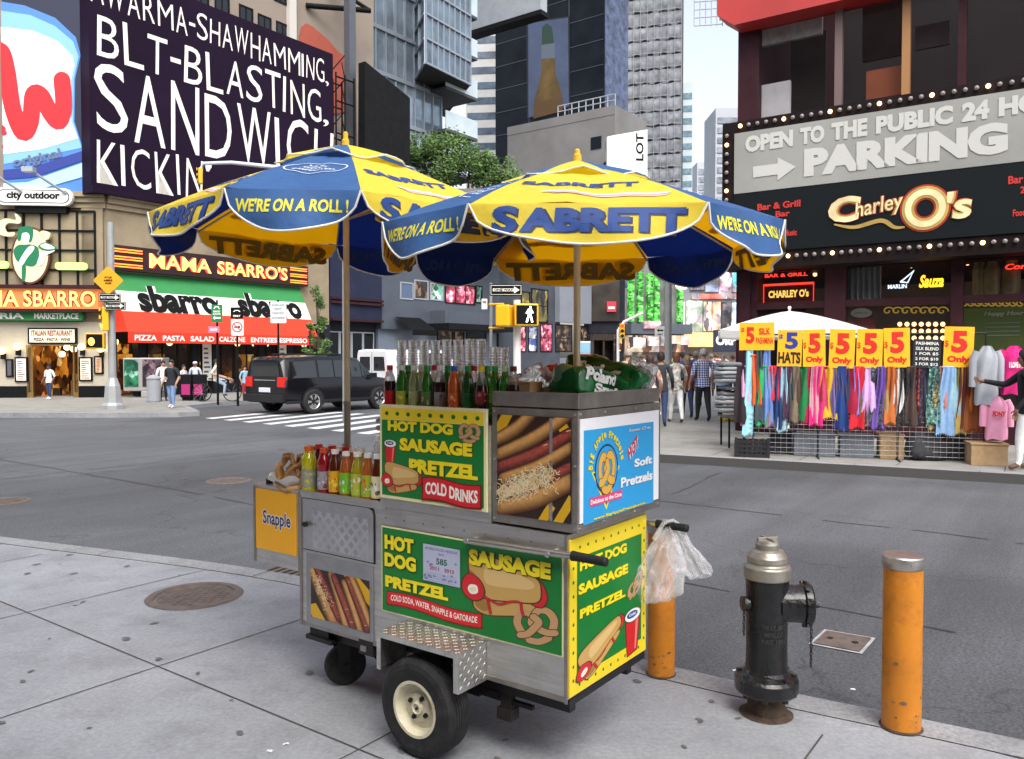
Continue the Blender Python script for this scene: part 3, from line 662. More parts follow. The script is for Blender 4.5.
def umbrella(pos, zrim, zapex, yaw, tilt, label, scale=1., fin=0., zbase=.95, bend=None):
    t = thing('umbrella', label, 'umbrella', (pos[0], pos[1], zbase), 0., 'yellow and blue umbrellas over the food cart')
    Hh = zrim-zbase; top = zapex-zbase
    m = MB(); m.tube([(0, 0, 0), (0, 0, .42)], .0165, 14, 1); m.tube([(0, 0, .42), (0, 0, top-.06)], .0145, 14, 0); m.cyl((0, 0, .41), (0, 0, .425), .0185, mi=1); m.build('pole', [poleM, poleS], t)
    m = MB(); m.lathe([(.0, top-.06), (.018, top-.05), (.018, top+.0), (.012, top+.006), (.012, top+.02+fin), (.006, top+.026+fin), (0, top+.028+fin)], 14); m.build('finial', [finM], t)
    tl = M.Translation((0, 0, Hh)) @ M.Rotation(tilt[0], 4, 'X') @ M.Rotation(tilt[1], 4, 'Y') @ M.Translation((0, 0, -Hh))
    hw, hb = .39*scale, .74*scale                # half width of the wide yellow panels / their distance from the pole
    cor = []
    for k in range(4):
        a = yaw+k*pi/2; n = V((sin(a), -cos(a), 0)); r = V((cos(a), sin(a), 0))
        cor += [n*hb-r*hw, n*hb+r*hw]
    rise = top-.05-Hh
    rng = random.Random(int(yaw*100)+5)
    def prof(q): return Hh+rise*(1-q**1.25)
    k_ = 0
    def cloth(a, b, p, q):
        P = a.lerp(b, p)*q; sag = -.016*sin(pi*p)*q*(1-.5*q)
        w_ = MN.noise(V((P.x*3, P.y*3, yaw)))*.016*q+.005*q*sin(p*pi*6+k_*2)*sin(pi*p)
        return tl @ V((P.x, P.y, prof(q)+sag+w_))
    ribs = []
    for k in range(8):
        k_ = k; a, b = cor[k], cor[(k+1) % 8]; yellow = k % 2 == 0
        n = (a+b).normalized(); wdt = (b-a).length; ph = rng.uniform(0, 6)
        dmax = .14*scale if yellow else .155*scale
        def drop(p): return dmax*(max(0, sin(pi*p))**.42)
        def flap(p, dz, a=a, b=b, n=n, ph=ph, wdt=wdt):
            P = a.lerp(b, p); f = dz/.14
            wv = .016*f*sin(p*11+ph)+.03*f*MN.noise(V((p*4, dz*8, ph)))
            o = n*(.02*sin(pi*p)*f+.25*dz*sin(pi*p)+wv)
            return tl @ V((P.x+o.x, P.y+o.y, Hh-dz+.03*dz*sin(p*7+ph)))
        m = MB()
        # the cloth has a printed outer side and a darker lining
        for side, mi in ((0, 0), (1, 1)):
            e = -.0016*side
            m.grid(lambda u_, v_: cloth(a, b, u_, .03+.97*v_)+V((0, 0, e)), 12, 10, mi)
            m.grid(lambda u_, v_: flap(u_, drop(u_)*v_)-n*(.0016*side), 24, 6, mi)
        edge = [flap(i/28, drop(i/28))+n*.001 for i in range(29)]; m.tube(edge, .0042*scale, 6, 2)
        pan = m.build('canopy_panel', [U_YEL if yellow else U_BLU, U_YIN if yellow else U_NIN, U_WHT], t, label='yellow umbrella panel' if yellow else 'blue umbrella panel')
        # lettering: x along the panel in metres, y metres above the rim (negative on the hanging edge)
        def onflap(x, y, h): 
            p = .5+x/wdt; return flap(p, -y)+n*(h+.002)
        def ontop(x, y, h):
            q = 1-y; p = .5+x/(wdt*q); c = cloth(a, b, p, q); return c+V((0, 0, .003+h))+n*(h+.001)
        def under(fn, d): return lambda x, y, h: fn(x, y, 0)-n*(.006+h)-V((0, 0, d))
        m = MB()
        if yellow:
            s_ = scale
            for dx_, mi, h, b_ in ((.010, 6, 0, .045), (0, 3, .0012, .03)):
                m.text(onflap, 'S', -.315*s_+dx_*.7, -.102*s_-dx_*.4, .085*s_, .094*s_, h, mi, b_, .06, step=.03)
                m.text(onflap, 'ABRETT', -.225*s_+dx_*.7, -.100*s_-dx_*.4, .545*s_, .084*s_, h, mi, b_+.01, .06, step=.03)
            m.build('lettering', UL, pan); m = MB(); m.text(ontop, 'SABRETT', -.22*s_, .30, .42*s_, .075, 0, 3, .03, .1, step=.04)
            m.stroke(ontop, [(-.10+.03*i, .17+.004*sin(i)) for i in range(13)], .05, 0, 5); m.stroke(ontop, [(-.14+.035*i, .175+.004*sin(i)) for i in range(13)], .02, .001, 4)
            m.build('lettering', UL, pan); m = MB(); uf = under(onflap, 0); m.text(uf, 'SABRETT', -.33*s_, -.11*s_, .66*s_, .088*s_, .0, 7, .035, .06, step=.03)
        else:
            s_ = scale
            m.text(onflap, "WE'RE ON A ROLL !", -.205*s_, -.085*s_, .41*s_, .05*s_, 0, 8, .02, .05, step=.03)
            m.build('lettering', UL, pan); m = MB(); m.stroke(ontop, ell(0, .37, .125*s_, .095, 32), .008, 0, 4, closed=True)
            m.text(ontop, 'U.S.', -.035*s_, .405, .07*s_, .028, 0, 4, .02); m.text(ontop, 'GOVT', -.05*s_, .36, .1*s_, .03, 0, 4, .02); m.text(ontop, 'INSPECTED', -.085*s_, .32, .17*s_, .026, 0, 4, .02)
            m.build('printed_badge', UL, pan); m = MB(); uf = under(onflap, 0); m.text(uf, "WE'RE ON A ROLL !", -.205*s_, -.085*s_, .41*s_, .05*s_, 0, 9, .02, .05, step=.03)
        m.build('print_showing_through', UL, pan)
        m = MB(); m.tube([tl @ V((a.x*q, a.y*q, prof(q)-.018)) for q in (.04, .3, .6, .85, .99)], .005, 6, 0)
        m.tube([tl @ V((a.x*.5, a.y*.5, prof(.5)-.02)), tl @ V((0, 0, Hh+.02))], .004, 6, 0); m.build('rib', [poleS], t)
    # the small vent cap on top
    m = MB(); NC = 48
    def cap(i, q):
        a = 2*pi*i/NC; k = int(((a-yaw+pi/2+pi/4) % (2*pi))/(pi/2)); r = .30*scale*q*(1+.06*sin(8*a))
        fl = .05*q**2*abs(sin(4*(a-yaw)))+.014*sin(5*a+1)*q
        return tl @ V((r*cos(a), r*sin(a), top-.020-.092*q-fl*.5))
    for i in range(NC):
        for j in range(6):
            qs = (.04+.96*j/6, .04+.96*(j+1)/6)
            am = (2*pi*(i+.5)/NC-yaw+pi/2) % (pi/2); ye = am < .485 or am > pi/2-.485
            m.add([cap(i, qs[0]), cap(i, qs[1]), cap(i+1, qs[1]), cap(i+1, qs[0])], [(0, 1, 2, 3)], 0 if ye else 1, True)
    m.tube([cap(i, 1)-V((0, 0, .002)) for i in range(NC)], .004, 6, 2, closed=True)
    m.build('vent_cap', [U_YEL, U_BLU, U_WHT], t)
    return t
P1 = at(577, 300, 3.375); umbrella((P1.x, P1.y), 2.10, 2.437, radians(-2), (0, 0), 'nearer umbrella, big yellow lettered panel facing front, over the display box', zbase=1.03)
P2 = at(346.5, 300, 3.85); umbrella((P2.x, P2.y), 2.23, 2.625, radians(-47), (radians(.5), radians(1.2)), 'farther yellow and blue umbrella, blue WE\'RE ON A ROLL panel facing front', 1.04, fin=.015, zbase=.96)

# ------------------------------------------------------------------ goods on the cart
def cw(x, y, z): return C0-U*x+W*y+V((0, 0, z))                   # cart space -> world
def plast(name, hx, tr=.25, **k): return pc(name, hx, rough=.12, trans=tr, coat=.6, **k)
clearP = mat('clear_plastic', (.86, .88, .88), .12, 0, trans=.9, ior=1.2, coat=.3)
COLA = plast('cola', '2A1210', .1); GRN = plast('green_plastic', '2F8A1E', .45); PALE = plast('pale_lemon', 'C8CFA0', .7); ORG = plast('orange_soda', 'E0661A', .3); DKG = plast('dark_green_plastic', '12601F', .4)
TEA = plast('tea', '5A2408', .2); PEACH = plast('peach_tea', 'B8642A', .3); LEM = plast('lemon_tea', 'B8A82A', .35); YELD = plast('yellow_drink', 'D8D81E', .3); REDD = plast('red_drink', 'A81420', .25); MARD = plast('maroon_drink', '5C1222', .2)
def cap_m(hx): return pc('cap_'+hx, hx, rough=.35)
def lab_m(hx): return pc('label_'+hx, hx, rough=.35)
def bottle(name, label, loc, H, R, shape, body, cap, lab, print_=None, group=None, clear_top=False):
    t = thing(name, label, 'bottle', loc, random.uniform(0, 6), group)
    h = H
    if shape == 'soda': pr = [(R*.62, 0), (R*.95, .01*h/.2), (R, .03), (R*.98, .25*h), (R*.90, .38*h), (R*.98, .48*h), (R*1.03, .60*h), (R*1.0, .69*h), (R*.82, .78*h), (R*.52, .86*h), (R*.47, .93*h)]
    elif shape == 'contour': pr = [(R*.7, 0), (R*.95, .02), (R*.9, .2*h), (R*.82, .3*h), (R*.98, .48*h), (R, .56*h), (R*.9, .66*h), (R*.68, .78*h), (R*.48, .89*h), (R*.46, .93*h)]
    elif shape == 'sport': pr = [(R*.9, 0), (R, .01), (R*.98, .3*h), (R*.94, .5*h), (R, .66*h), (R*.92, .76*h), (R*.62, .86*h), (R*.56, .92*h)]
    else: pr = [(R*.9, 0), (R, .01), (R, .55*h), (R*.98, .62*h), (R*.82, .74*h), (R*.58, .84*h), (R*.52, .92*h)]
    m = MB()
    if clear_top: k = len(pr)-4; m.lathe(pr, 18, mis=[0]*k+[1]*(len(pr)-1-k))
    else: m.lathe(pr, 18)
    m.build('liquid_body', [body, clearP], t)
    m = MB(); rc = pr[-1][0]*1.12; m.lathe([(rc, .905*h), (rc, .99*h), (rc*.9, h), (0, h)], 16); m.build('cap', [cap], t)
    if lab:
        lo, hi = dict(soda=(.16, .52), contour=(.34, .56), sport=(.14, .52)).get(shape, (.12, .56))
        m = MB(); rl = R*1.012; m.lathe([(rl, lo*h), (rl, hi*h)], 18, mi=0)
        if print_:
            for k in range(3):
                a0 = k*2*pi/3; f = lambda x, y, hh: V(((rl+.0008+hh)*cos(a0+x/rl), (rl+.0008+hh)*sin(a0+x/rl), y))
                for j in range(7): m.poly(f, ell(random.uniform(-.9, .9)*R, (lo+(hi-lo)*random.uniform(.15, .85))*h, R*random.uniform(.08, .34), (hi-lo)*h*random.uniform(.04, .14), 8, rot=random.uniform(-.3, .3)), .0001*j, 1+j % 2)
                m.rect(f, -R*.7, (lo*.4+hi*.6)*h, R*.7, (lo*.3+hi*.7)*h, .0009, 2-(k % 2)); m.rect(f, -R*.5, (lo*.8+hi*.2)*h, R*.6, (lo*.74+hi*.26)*h, .0009, 1)
        m.build('label_wrap', [lab, lab_m(print_[0]) if print_ else lab, lab_m(print_[1]) if print_ else lab], t)
    return t
def at_cart(px, py, y):
    f = FR(C0+W*y, -U); return f.px(px, py)
gtop = 'soda bottles along the top of the drinks cabinet'
rows = [(390, 'soda', COLA, 'C21F2B', 'B3151F', None, 'cola bottle with red cap and red label, leftmost on the drinks cabinet'),
        (402, 'soda', GRN, 'E8E8E0', 'A9B83A', ('E0D84A', '2E7A22'), 'green bottle with white cap and yellow green label'),
        (414.5, 'soda', PALE, 'E8E8E0', 'B8C08A', ('8FA04A', '5E7A3A'), 'pale clear bottle with white cap'),
        (427, 'soda', GRN, '1F9A3A', '5E8A4A', ('B8C8A0', 'B02A30'), 'green bottle with green cap and mottled label'),
        (440, 'soda', COLA, 'EDEDED', 'A8A5A8', ('8A2A30', '6A6A70'), 'dark diet cola bottle with white cap and grey label'),
        (454, 'soda', ORG, '2A5AB0', 'DE5F18', ('F0882A', 'F4C9A0'), 'orange soda bottle with blue cap'),
        (468, 'soda', DKG, '1F9A3A', '14703A', ('1F8A4A', '0E5A2E'), 'dark green bottle with green cap beside the orange soda'),
        (481.5, 'contour', COLA, 'F0CC20', '8A2A2A', ('B04A40', 'C8A09A'), 'cola bottle with bright yellow cap'),
        (495, 'soda', GRN, '2AA04A', '5A9A2A', ('8AB83A', '2E7A22'), 'green bottle with green cap beside the yellow capped cola'),
        (505, 'soda', GRN, 'B8D8A0', '4A7A22', None, 'green bottle with pale green cap'),
        (513.5, 'soda', COLA, '6A2A20', '4A2016', None, 'dark brown bottle at the right end behind the plastic wrap')]
for px, shp, bd, cp_, lb, pr_, lab in rows:
    yv = .055+.02*random.random(); x, _ = at_cart(px, 395, yv)
    bottle('soda_bottle', lab, cw(x, yv, 1.33), .232, .0255, shp, bd, cap_m(cp_), lab_m(lb), pr_, gtop, clear_top=bd is COLA)
gback = 'soda bottles in the back rows on the drinks cabinet'
for i in range(7):
    yv = .14+.01*(i % 2); x, _ = at_cart(408+13.2*i, 380, yv); bd, nm = ((GRN, 'green'), (PALE, 'pale'), (COLA, 'cola'))[i % 3]
    nxt = ['white capped green', 'pale lemon', 'mottled green', 'diet cola', 'orange soda', 'dark green', 'yellow capped cola'][i]
    bottle('soda_bottle', f'{nm} bottle in the second row of the drinks cabinet, behind the {nxt} bottle', cw(x, yv, 1.33), .232, .0255, 'soda', bd, cap_m(('2AA04A', 'E8E8E0', 'C21F2B')[i % 3]), lab_m(('4A7A22', 'B8C08A', 'B3151F')[i % 3]), None, gback, clear_top=bd is COLA)
cupM = mat('clear_cup', (.9, .9, .9), .08, 0, trans=.75, ior=1.3, coat=1., spec=.8)
def cup_stack(px, top_z, r, z0, lab, yv):
    x, _ = at_cart(px, 350, yv); t = thing('cup_stack', lab, 'cups', cw(x, yv, z0), 0, 'stacks of clear plastic cups behind the soda bottles')
    m = MB(); pr = [(r*.8, 0)]; z = 0; H_ = top_z-z0; k = 0
    while z < H_-.02:
        j = random.uniform(.9, 1.06); pr += [(r*.88*j, z+.001), (r*1.02*j, z+.010), (r*1.04*j, z+.012), (r*.86, z+.0125)]; z += .0125; k += 1
    pr += [(r*1.0, H_)]
    m.lathe(pr, 14); m.build('cups', [cupM], t)
place = ['leftmost, above the white capped green bottle', 'second from the left', 'third from the left', 'fourth from the left', 'fifth from the left', 'sixth from the left', 'seventh from the left', 'last of the tall row, above the yellow cap']
for i in range(8): cup_stack(401.5+11.3*i, 1.672+.004*random.random(), .0235, 1.33, f'tall stack of clear plastic cups, {place[i]}', .23)
cup_stack(495, 1.64, .024, 1.33, 'shorter stack of clear plastic cups above the green capped bottle', .22); cup_stack(503.5, 1.638, .022, 1.33, 'short stack of clear cups at the right end, beside the plastic wrap', .25)
gl = 'juice bottles at the front of the left counter'
rowl = [(360, 'sport', YELD, 'E86A1E', '9A9A8A', ('B8B8A8', 'C8C82A'), 'yellow sports drink with orange cap and grey label, nearest the pretzels', .036, .225),
        (470, 'sport', REDD, 'E2542A', '9C9CA0', ('C8C8CC', '8A2A30'), 'red sports drink with orange cap and grey label', .032, .222),
        (550, 'j', TEA, 'EDEDEA', 'E0A81E', ('F0D84A', 'C8641A'), 'dark tea bottle with white cap and yellow label', .031, .222),
        (630, 'j', PEACH, 'EDEDEA', '7AB82A', ('C8E0D8', '5A9A1E'), 'peach tea bottle with white cap and green label', .031, .218),
        (714, 'j', LEM, 'EDEDEA', 'A8B83A', ('D8E8E0', 'E08A3A'), 'yellow green juice with white cap, between the peach and orange teas', .031, .220),
        (790, 'j', PEACH, 'EDEDEA', '9AB02A', ('D8E8F0', 'E0641A'), 'orange brown tea with white cap and yellow green label', .031, .220),
        (862, 'j', TEA, 'EDEDEA', 'E8DDB0', ('D8E8F0', '5A5A3A'), 'dark tea with white cap and cream label, against the green sign', .031, .220)]
for zx, shp, bd, cp_, lb, pr_, lab, R, H_ in rowl:
    yv = .045; x, _ = at_cart(260+zx/7.31, 490, yv); bottle('juice_bottle', lab, cw(x, yv, .946), H_, R, shp, bd, cap_m(cp_), lab_m(lb), pr_, gl)
rowb = [(432, MARD, 'D8443A', 'maroon bottle with red cap in the back row behind the red sports drink'), (535, REDD, 'D8302A', 'red bottle with red cap in the back row behind the dark tea'), (585, TEA, 'EDEDEA', 'dark bottle with white cap in the back row, left of the umbrella pole'),
        (628, REDD, 'C82A24', 'red bottle with dark red cap in the back row by the umbrella pole'), (682, PEACH, 'EDEDEA', 'peach bottle with white cap in the back row, right of the pole'), (742, LEM, 'EDEDEA', 'yellow bottle with white cap in the back row')]
for zx, bd, cp_, lab in rowb:
    yv = .13; x, _ = at_cart(260+zx/7.31, 470, yv); bottle('juice_bottle', lab, cw(x, yv, .946), .225, .031, 'j', bd, cap_m(cp_), lab_m('9AB02A'), None, 'juice bottles in the back row of the left counter')
x, _ = at_cart(379, 470, .1); bottle('water_bottle', 'clear water bottle standing beside the square green sign', cw(x, .1, .946), .30, .033, 'soda', clearP, cap_m('EDEDEA'), lab_m('B8C8D8'))
# pretzels
dough = mat('pretzel_dough', (.47, .25, .085), .45, var=.4, vs=18, bump=.2, bs=60); salt = mat('salt', (.8, .78, .72), .5); paper = mat('white_paper', (.78, .78, .76), .7)
def pretzel3(label, T):
    t = thing('pretzel', label, 'pretzel', T.to_translation(), 0, 'soft pretzels in the white tray'); R3 = T.to_3x3()
    sec = [(.26, -.30), (.03, .02), (-.24, .30), (-.44, .22), (-.50, -.05), (-.36, -.42), (0, -.58), (.36, -.42), (.50, -.05), (.44, .22), (.24, .30), (-.03, .02), (-.26, -.30)]
    pts = [R3 @ V((x*.19, y*.19, .012*sin(i*1.3)+(.01 if i > 7 else 0))) for i, (x, y) in enumerate(spline(sec, 4, False))]
    n = len(pts); m = MB(); m.tube(pts, [.0085+.006*sin(pi*i/(n-1)) for i in range(n)], 8); o = m.build('dough', [dough], t)
    m = MB()
    for k in range(40):
        p = random.choice(pts)+V((random.uniform(-1, 1), random.uniform(-1, 1), random.uniform(-.2, 1)))*.015; m.box(p.x-.0015, p.y-.0015, p.z-.0015, p.x+.0015, p.y+.0015, p.z+.0015)
    m.build('salt_grains', [salt], t)
def rotT(p, ax, ay, az): return M.Translation(p) @ M.Rotation(az, 4, 'Z') @ M.Rotation(ay, 4, 'Y') @ M.Rotation(ax, 4, 'X')
t = thing('paper_tray', 'white paper tray of pretzels on the left corner of the cart', 'tray', cw(-1.62, .09, .965))
m = MB()
m.grid(lambda a, b: V(((.07+.05*b)*cos(2*pi*a)*1.25, (.07+.05*b)*sin(2*pi*a), .05*b+.012*b*sin(14*pi*a)+.006*b*sin(6*pi*a+1))), 60, 4); m.poly(lambda x, y, h: V((x*1.25, y, h)), ell(0, 0, .07, .07), .002); m.build('paper', [paper], t)
for i, (dx_, dy_, dz_, ax, az, lb) in enumerate([(-.035, .0, .085, 1.25, -.75, 'brown soft pretzel standing on edge at the left of the white tray'), (.01, -.03, .08, 1.1, -.5, 'golden soft pretzel leaning at the front of the white tray'), (.03, .03, .08, 1.3, -.9, 'soft pretzel leaning against the yellow sports drink'), (.02, .12, .12, .9, -.3, 'soft pretzel piled highest behind the tray'), (.08, .16, .13, .6, .2, 'soft pretzel behind the sports drinks')]):
    pretzel3(lb, rotT(cw(-1.62+dx_, .09+dy_, .965+dz_), ax, 0, az))
# orange bag behind the bottles
def lump(fnr, T, nu=40, nv=24):
    m = MB()
    def f(a, b):
        th = 2*pi*a; ph = pi*b; d = V((sin(ph)*cos(th), sin(ph)*sin(th), -cos(ph))); return T @ (fnr(d))
    m.grid(f, nu, nv); return m
def superq(sx, sy, sz, e, amp, fr_, seed):
    def f(d):
        p = V((math.copysign(abs(d.x)**e*sx, d.x), math.copysign(abs(d.y)**e*sy, d.y), math.copysign(abs(d.z)**e*sz, d.z)))
        n_ = MN.noise(p*fr_+V((seed, 0, 0)))*amp+MN.noise(p*fr_*2.6+V((0, seed, 0)))*amp*.55+abs(MN.noise(p*fr_*5+V((0, 0, seed))))*amp*.4
        return p+d*n_
    return f
orangeB = pc('orange_bag', 'D8642E', rough=.3); 
x, z = at_cart(372, 448, .25); lump(superq(.05, .04, .075, .7, .02, 14, 3), M.Translation(cw(x, .25, 1.055)))
m = lump(superq(.055, .045, .085, .7, .02, 14, 3), M.Translation((0, 0, .087))); o = m.build('snack_bag', [orangeB]); o.location = cw(x, .25, .946); tag(o, 'orange snack bag on the left counter behind the juice bottles', 'bag')
# wrapped water packs, clear bag and box on top of the display case
wrapG = busy('green_wrap', ['0F6A30', '126A34', '0E5A2A', '15783A', '0F6A30', '6A9A80', '0E5A2A', '1A8242'], 8, 0, (1, .45, 1.2), .16); clearW = mat('clear_wrap', (.9, .92, .93), .2, 0, trans=.8, ior=1.1, coat=.5); wlab = pc('wrap_white', 'EEF2EE', rough=.3); wblue = pc('wrap_blue', '8FC3DC', rough=.3); wtan = pc('wrap_tan', 'B98A55', rough=.4)
ZTR = 1.418
def wrap_text(mb, fr, t, x, y, w, h, rough_fn=None, bold=.03, mi=1, sh=.1): mb.text(fr, t, x, y, w, h, 0, mi, bold, sh, step=h*.3)
t = thing('water_pack', 'green wrapped pack of water bottles lying across the front of the top tray', 'water pack', cw(-.085, .33, ZTR), RZ)
fnr = superq(.085, .225, .062, .35, .012, 15, 9); Rt1 = M.Translation((0, 0, .06)) @ M.Rotation(-.16, 4, 'X')
m = lump(lambda d: fnr(d), Rt1, 72, 36); m.build('wrap', [wrapG], t); m = MB()
def skin(x, y, h):
    b_ = math.copysign(min(.97, abs(x)/.225)**2.86, x); c_ = math.copysign(min(.97, abs(y)/.062)**2.86, y); d = V((sqrt(max(.02, 1-b_*b_-c_*c_)), b_, c_)); p = fnr(d); return Rt1 @ (p+V((.004+h, 0, .002)))
m.text(skin, 'Poland', -.20, .003, .22, .050, .001, 0, .04, .12, step=.01); m.text(skin, 'Spring', -.15, -.052, .30, .052, .001, 0, .04, .12, step=.01)
m.poly(skin, [(.15, -.05), (.22, -.05), (.23, .05), (.17, .05)], 0, 0); m.stroke(skin, [(-.07, -.062), (-.03, -.045), (.02, -.062)], .016, 0, 2); m.stroke(skin, [(.04, -.062), (.09, -.045), (.14, -.062)], .016, 0, 1)
m.build('lettering', [wlab, wblue, wtan], t)
t = thing('water_pack', 'green wrapped pack of water bottles propped up at the back of the top tray', 'water pack', cw(-.15, .54, ZTR+.09), RZ)
fn2 = superq(.19, .07, .075, .38, .018, 14, 21); Rt = M.Rotation(-.25, 4, 'X') @ M.Rotation(.18, 4, 'Y')
m = lump(fn2, Rt, 64, 32); m.build('wrap', [wrapG], t); m = MB()
def skin2(x, y, h): b_ = math.copysign(min(.97, abs(x)/.19)**2.63, x); c_ = math.copysign(min(.97, abs(y)/.075)**2.63, y); d = V((b_, -sqrt(max(.02, 1-b_*b_-c_*c_)), c_)); return Rt @ (fn2(d)+V((0, -.004-h, .001)))
m.text(skin2, 'Spring', -.11, -.02, .22, .066, .001, 0, .04, .15, step=.012); m.poly(skin2, [(.20, -.06), (.25, -.06), (.25, .06), (.20, .06)], 0, 0); m.build('lettering', [wlab], t)
for lab, x, y, z, sc_, seed in (('clear crumpled plastic bag of cups at the left of the top tray', -.30, .22, .055, (.055, .07, .075), 4), ('clear plastic wrap slumped between the green packs', -.18, .40, .07, (.085, .06, .06), 7), ('clear torn plastic wrap at the right of the top tray', .0, .58, .03, (.05, .045, .085), 12)):
    m = lump(superq(*sc_, .75, .035, 13, seed), M.Translation((0, 0, sc_[2]*.9)), 56, 30); o = m.build('plastic_wrap', [clearW]); o.location = cw(x, y, ZTR); o.rotation_euler = (0, 0, RZ); tag(o, lab, 'plastic wrap')
carton = mat('carton', (.42, .28, .15), .8, var=.15, vs=12)
t = thing('carton', 'small brown carton at the front left of the top tray', 'box', cw(-.285, .12, ZTR), RZ+.1); m = MB(); m.box(-.06, -.05, 0, .06, .05, .078); m.build('box_body', [carton], t, bevel=.002); m = MB(); m.box(-.062, -.052, .078, .0, .052, .081); m.box(.001, -.052, .0785, .062, .052, .0815); m.build('flap', [carton], t)
m = lump(superq(.05, .04, .03, .7, .012, 18, 5), M.Translation((0, 0, .03)), 30, 18); o = m.build('chip_bag', [pc('red_bag', 'B8361E', rough=.3)]); o.location = cw(-.31, .36, ZTR+.085); tag(o, 'red orange snack bag poking up at the left of the top tray', 'bag')
# plastic carrier bag on the far grip
bagM = mat('bag_film', (.93, .94, .96), .22, 0, trans=.35, ior=1.15, coat=.4, alpha=.4, spec=.9)
def bag(o_name, sx, sy, h, pinch, seed, off):
    m = MB()
    def f(a, b):
        th = 2*pi*a; t_ = b
        r = (.16+.84*min(1, t_/.55)**.9) if t_ < .8 else cos((t_-.8)/.2*pi/2)**.5
        fold = 1+.16*sin(th*5+seed+t_*2)*(1-.4*t_)+.09*sin(th*11+seed*2+t_*4)
        p = V((sx*r*fold*cos(th), sy*r*fold*sin(th), -h*t_)); n_ = MN.noise_vector(p*16+V((seed, 0, 0)))*.017+MN.noise_vector(p*42)*.007
        q = p+n_+V(off)*t_; return q
    m.grid(f, 96, 44, 0, True); return m
bt = thing('plastic_bag', 'clear white plastic bag tied to the far push handle of the cart', 'bag', cw(.10, .655, .885), 0)
m = bag('', .098, .08, .335, 0, 2.1, (-.075, .0, 0)); m.build('bag_body', [bagM], bt)
m = bag('', .07, .05, .245, 0, 5.3, (.125, .02, 0)); m.build('bag_wing', [bagM], bt)
m = MB()
for s_ in (-1, 1): m.tube([(-.05*s_, .02, -.05), (-.02*s_, .016, .012), (.015, .0, .019), (.03*s_, -.016, .01), (.07*s_, -.02, -.06)], [.012, .009, .008, .009, .012], 8)
m.build('tied_handles', [bagM], bt)
# ================================================================== ground
ROADZ = -.13
def asphalt():
    m = bpy.data.materials.new('asphalt'); m.use_nodes = True; nt = m.node_tree; N = nt.nodes; L = nt.links; b = N['Principled BSDF']
    tc = N.new('ShaderNodeTexCoord'); rot = N.new('ShaderNodeMapping'); rot.inputs['Rotation'].default_value = (0, 0, -atan2(W.y, W.x)); L.new(tc.outputs['Object'], rot.inputs['Vector'])
    def noise(sc, det, rough, vec=None, stretch=None):
        n = N.new('ShaderNodeTexNoise'); n.inputs['Scale'].default_value = sc; n.inputs['Detail'].default_value = det; n.inputs['Roughness'].default_value = rough
        v = rot.outputs['Vector']
        if stretch:
            mp = N.new('ShaderNodeMapping'); mp.inputs['Scale'].default_value = stretch; L.new(v, mp.inputs['Vector']); v = mp.outputs['Vector']
        L.new(v, n.inputs['Vector']); return n.outputs['Fac']
    def ramp(fac, stops):
        r = N.new('ShaderNodeValToRGB'); e = r.color_ramp.elements
        while len(e) < len(stops): e.new(.5)
        for el, (p, c) in zip(e, stops): el.position = p; el.color = (c*.985, c, c*1.02, 1)
        L.new(fac, r.inputs['Fac']); return r.outputs['Color']
    def mul(a, bb, f=1.):
        x = N.new('ShaderNodeMix'); x.data_type = 'RGBA'; x.blend_type = 'MULTIPLY'; x.inputs['Factor'].default_value = f; L.new(a, x.inputs['A']); L.new(bb, x.inputs['B']); return x.outputs['Result']
    base = ramp(noise(.35, 6, .6), [(.3, .09), (.7, .13)])
    streak = ramp(noise(1.1, 5, .6, stretch=(.12, 1.6, 1)), [(.32, .80), (.68, 1.10)])
    fine = ramp(noise(55, 4, .8), [(.36, .5), (.64, 1.5)])
    patch = ramp(noise(.16, 3, .5), [(.46, .74), (.5, 1.0)])
    v = N.new('ShaderNodeTexVoronoi'); v.feature = 'DISTANCE_TO_EDGE'; v.inputs['Scale'].default_value = .33
    wn = N.new('ShaderNodeTexNoise'); wn.inputs['Scale'].default_value = 1.8; wn.inputs['Detail'].default_value = 6; L.new(rot.outputs['Vector'], wn.inputs['Vector'])
    ad = N.new('ShaderNodeVectorMath'); ad.operation = 'ADD'; sc_ = N.new('ShaderNodeVectorMath'); sc_.operation = 'SCALE'; sc_.inputs['Scale'].default_value = .9
    L.new(wn.outputs['Color'], sc_.inputs[0]); L.new(rot.outputs['Vector'], ad.inputs[0]); L.new(sc_.outputs[0], ad.inputs[1]); L.new(ad.outputs[0], v.inputs['Vector'])
    crack = ramp(v.outputs['Distance'], [(.0, .45), (.006, 1.0)])
    c = mul(mul(mul(mul(base, streak), fine, .8), patch, .8), crack, .6)
    L.new(c, b.inputs['Base Color']); b.inputs['Roughness'].default_value = .82; b.inputs['Specular IOR Level'].default_value = .35
    bp = N.new('ShaderNodeBump'); bp.inputs['Strength'].default_value = .5; bp.inputs['Distance'].default_value = .006; L.new(noise(95, 3, .7), bp.inputs['Height']); L.new(bp.outputs['Normal'], b.inputs['Normal'])
    return m
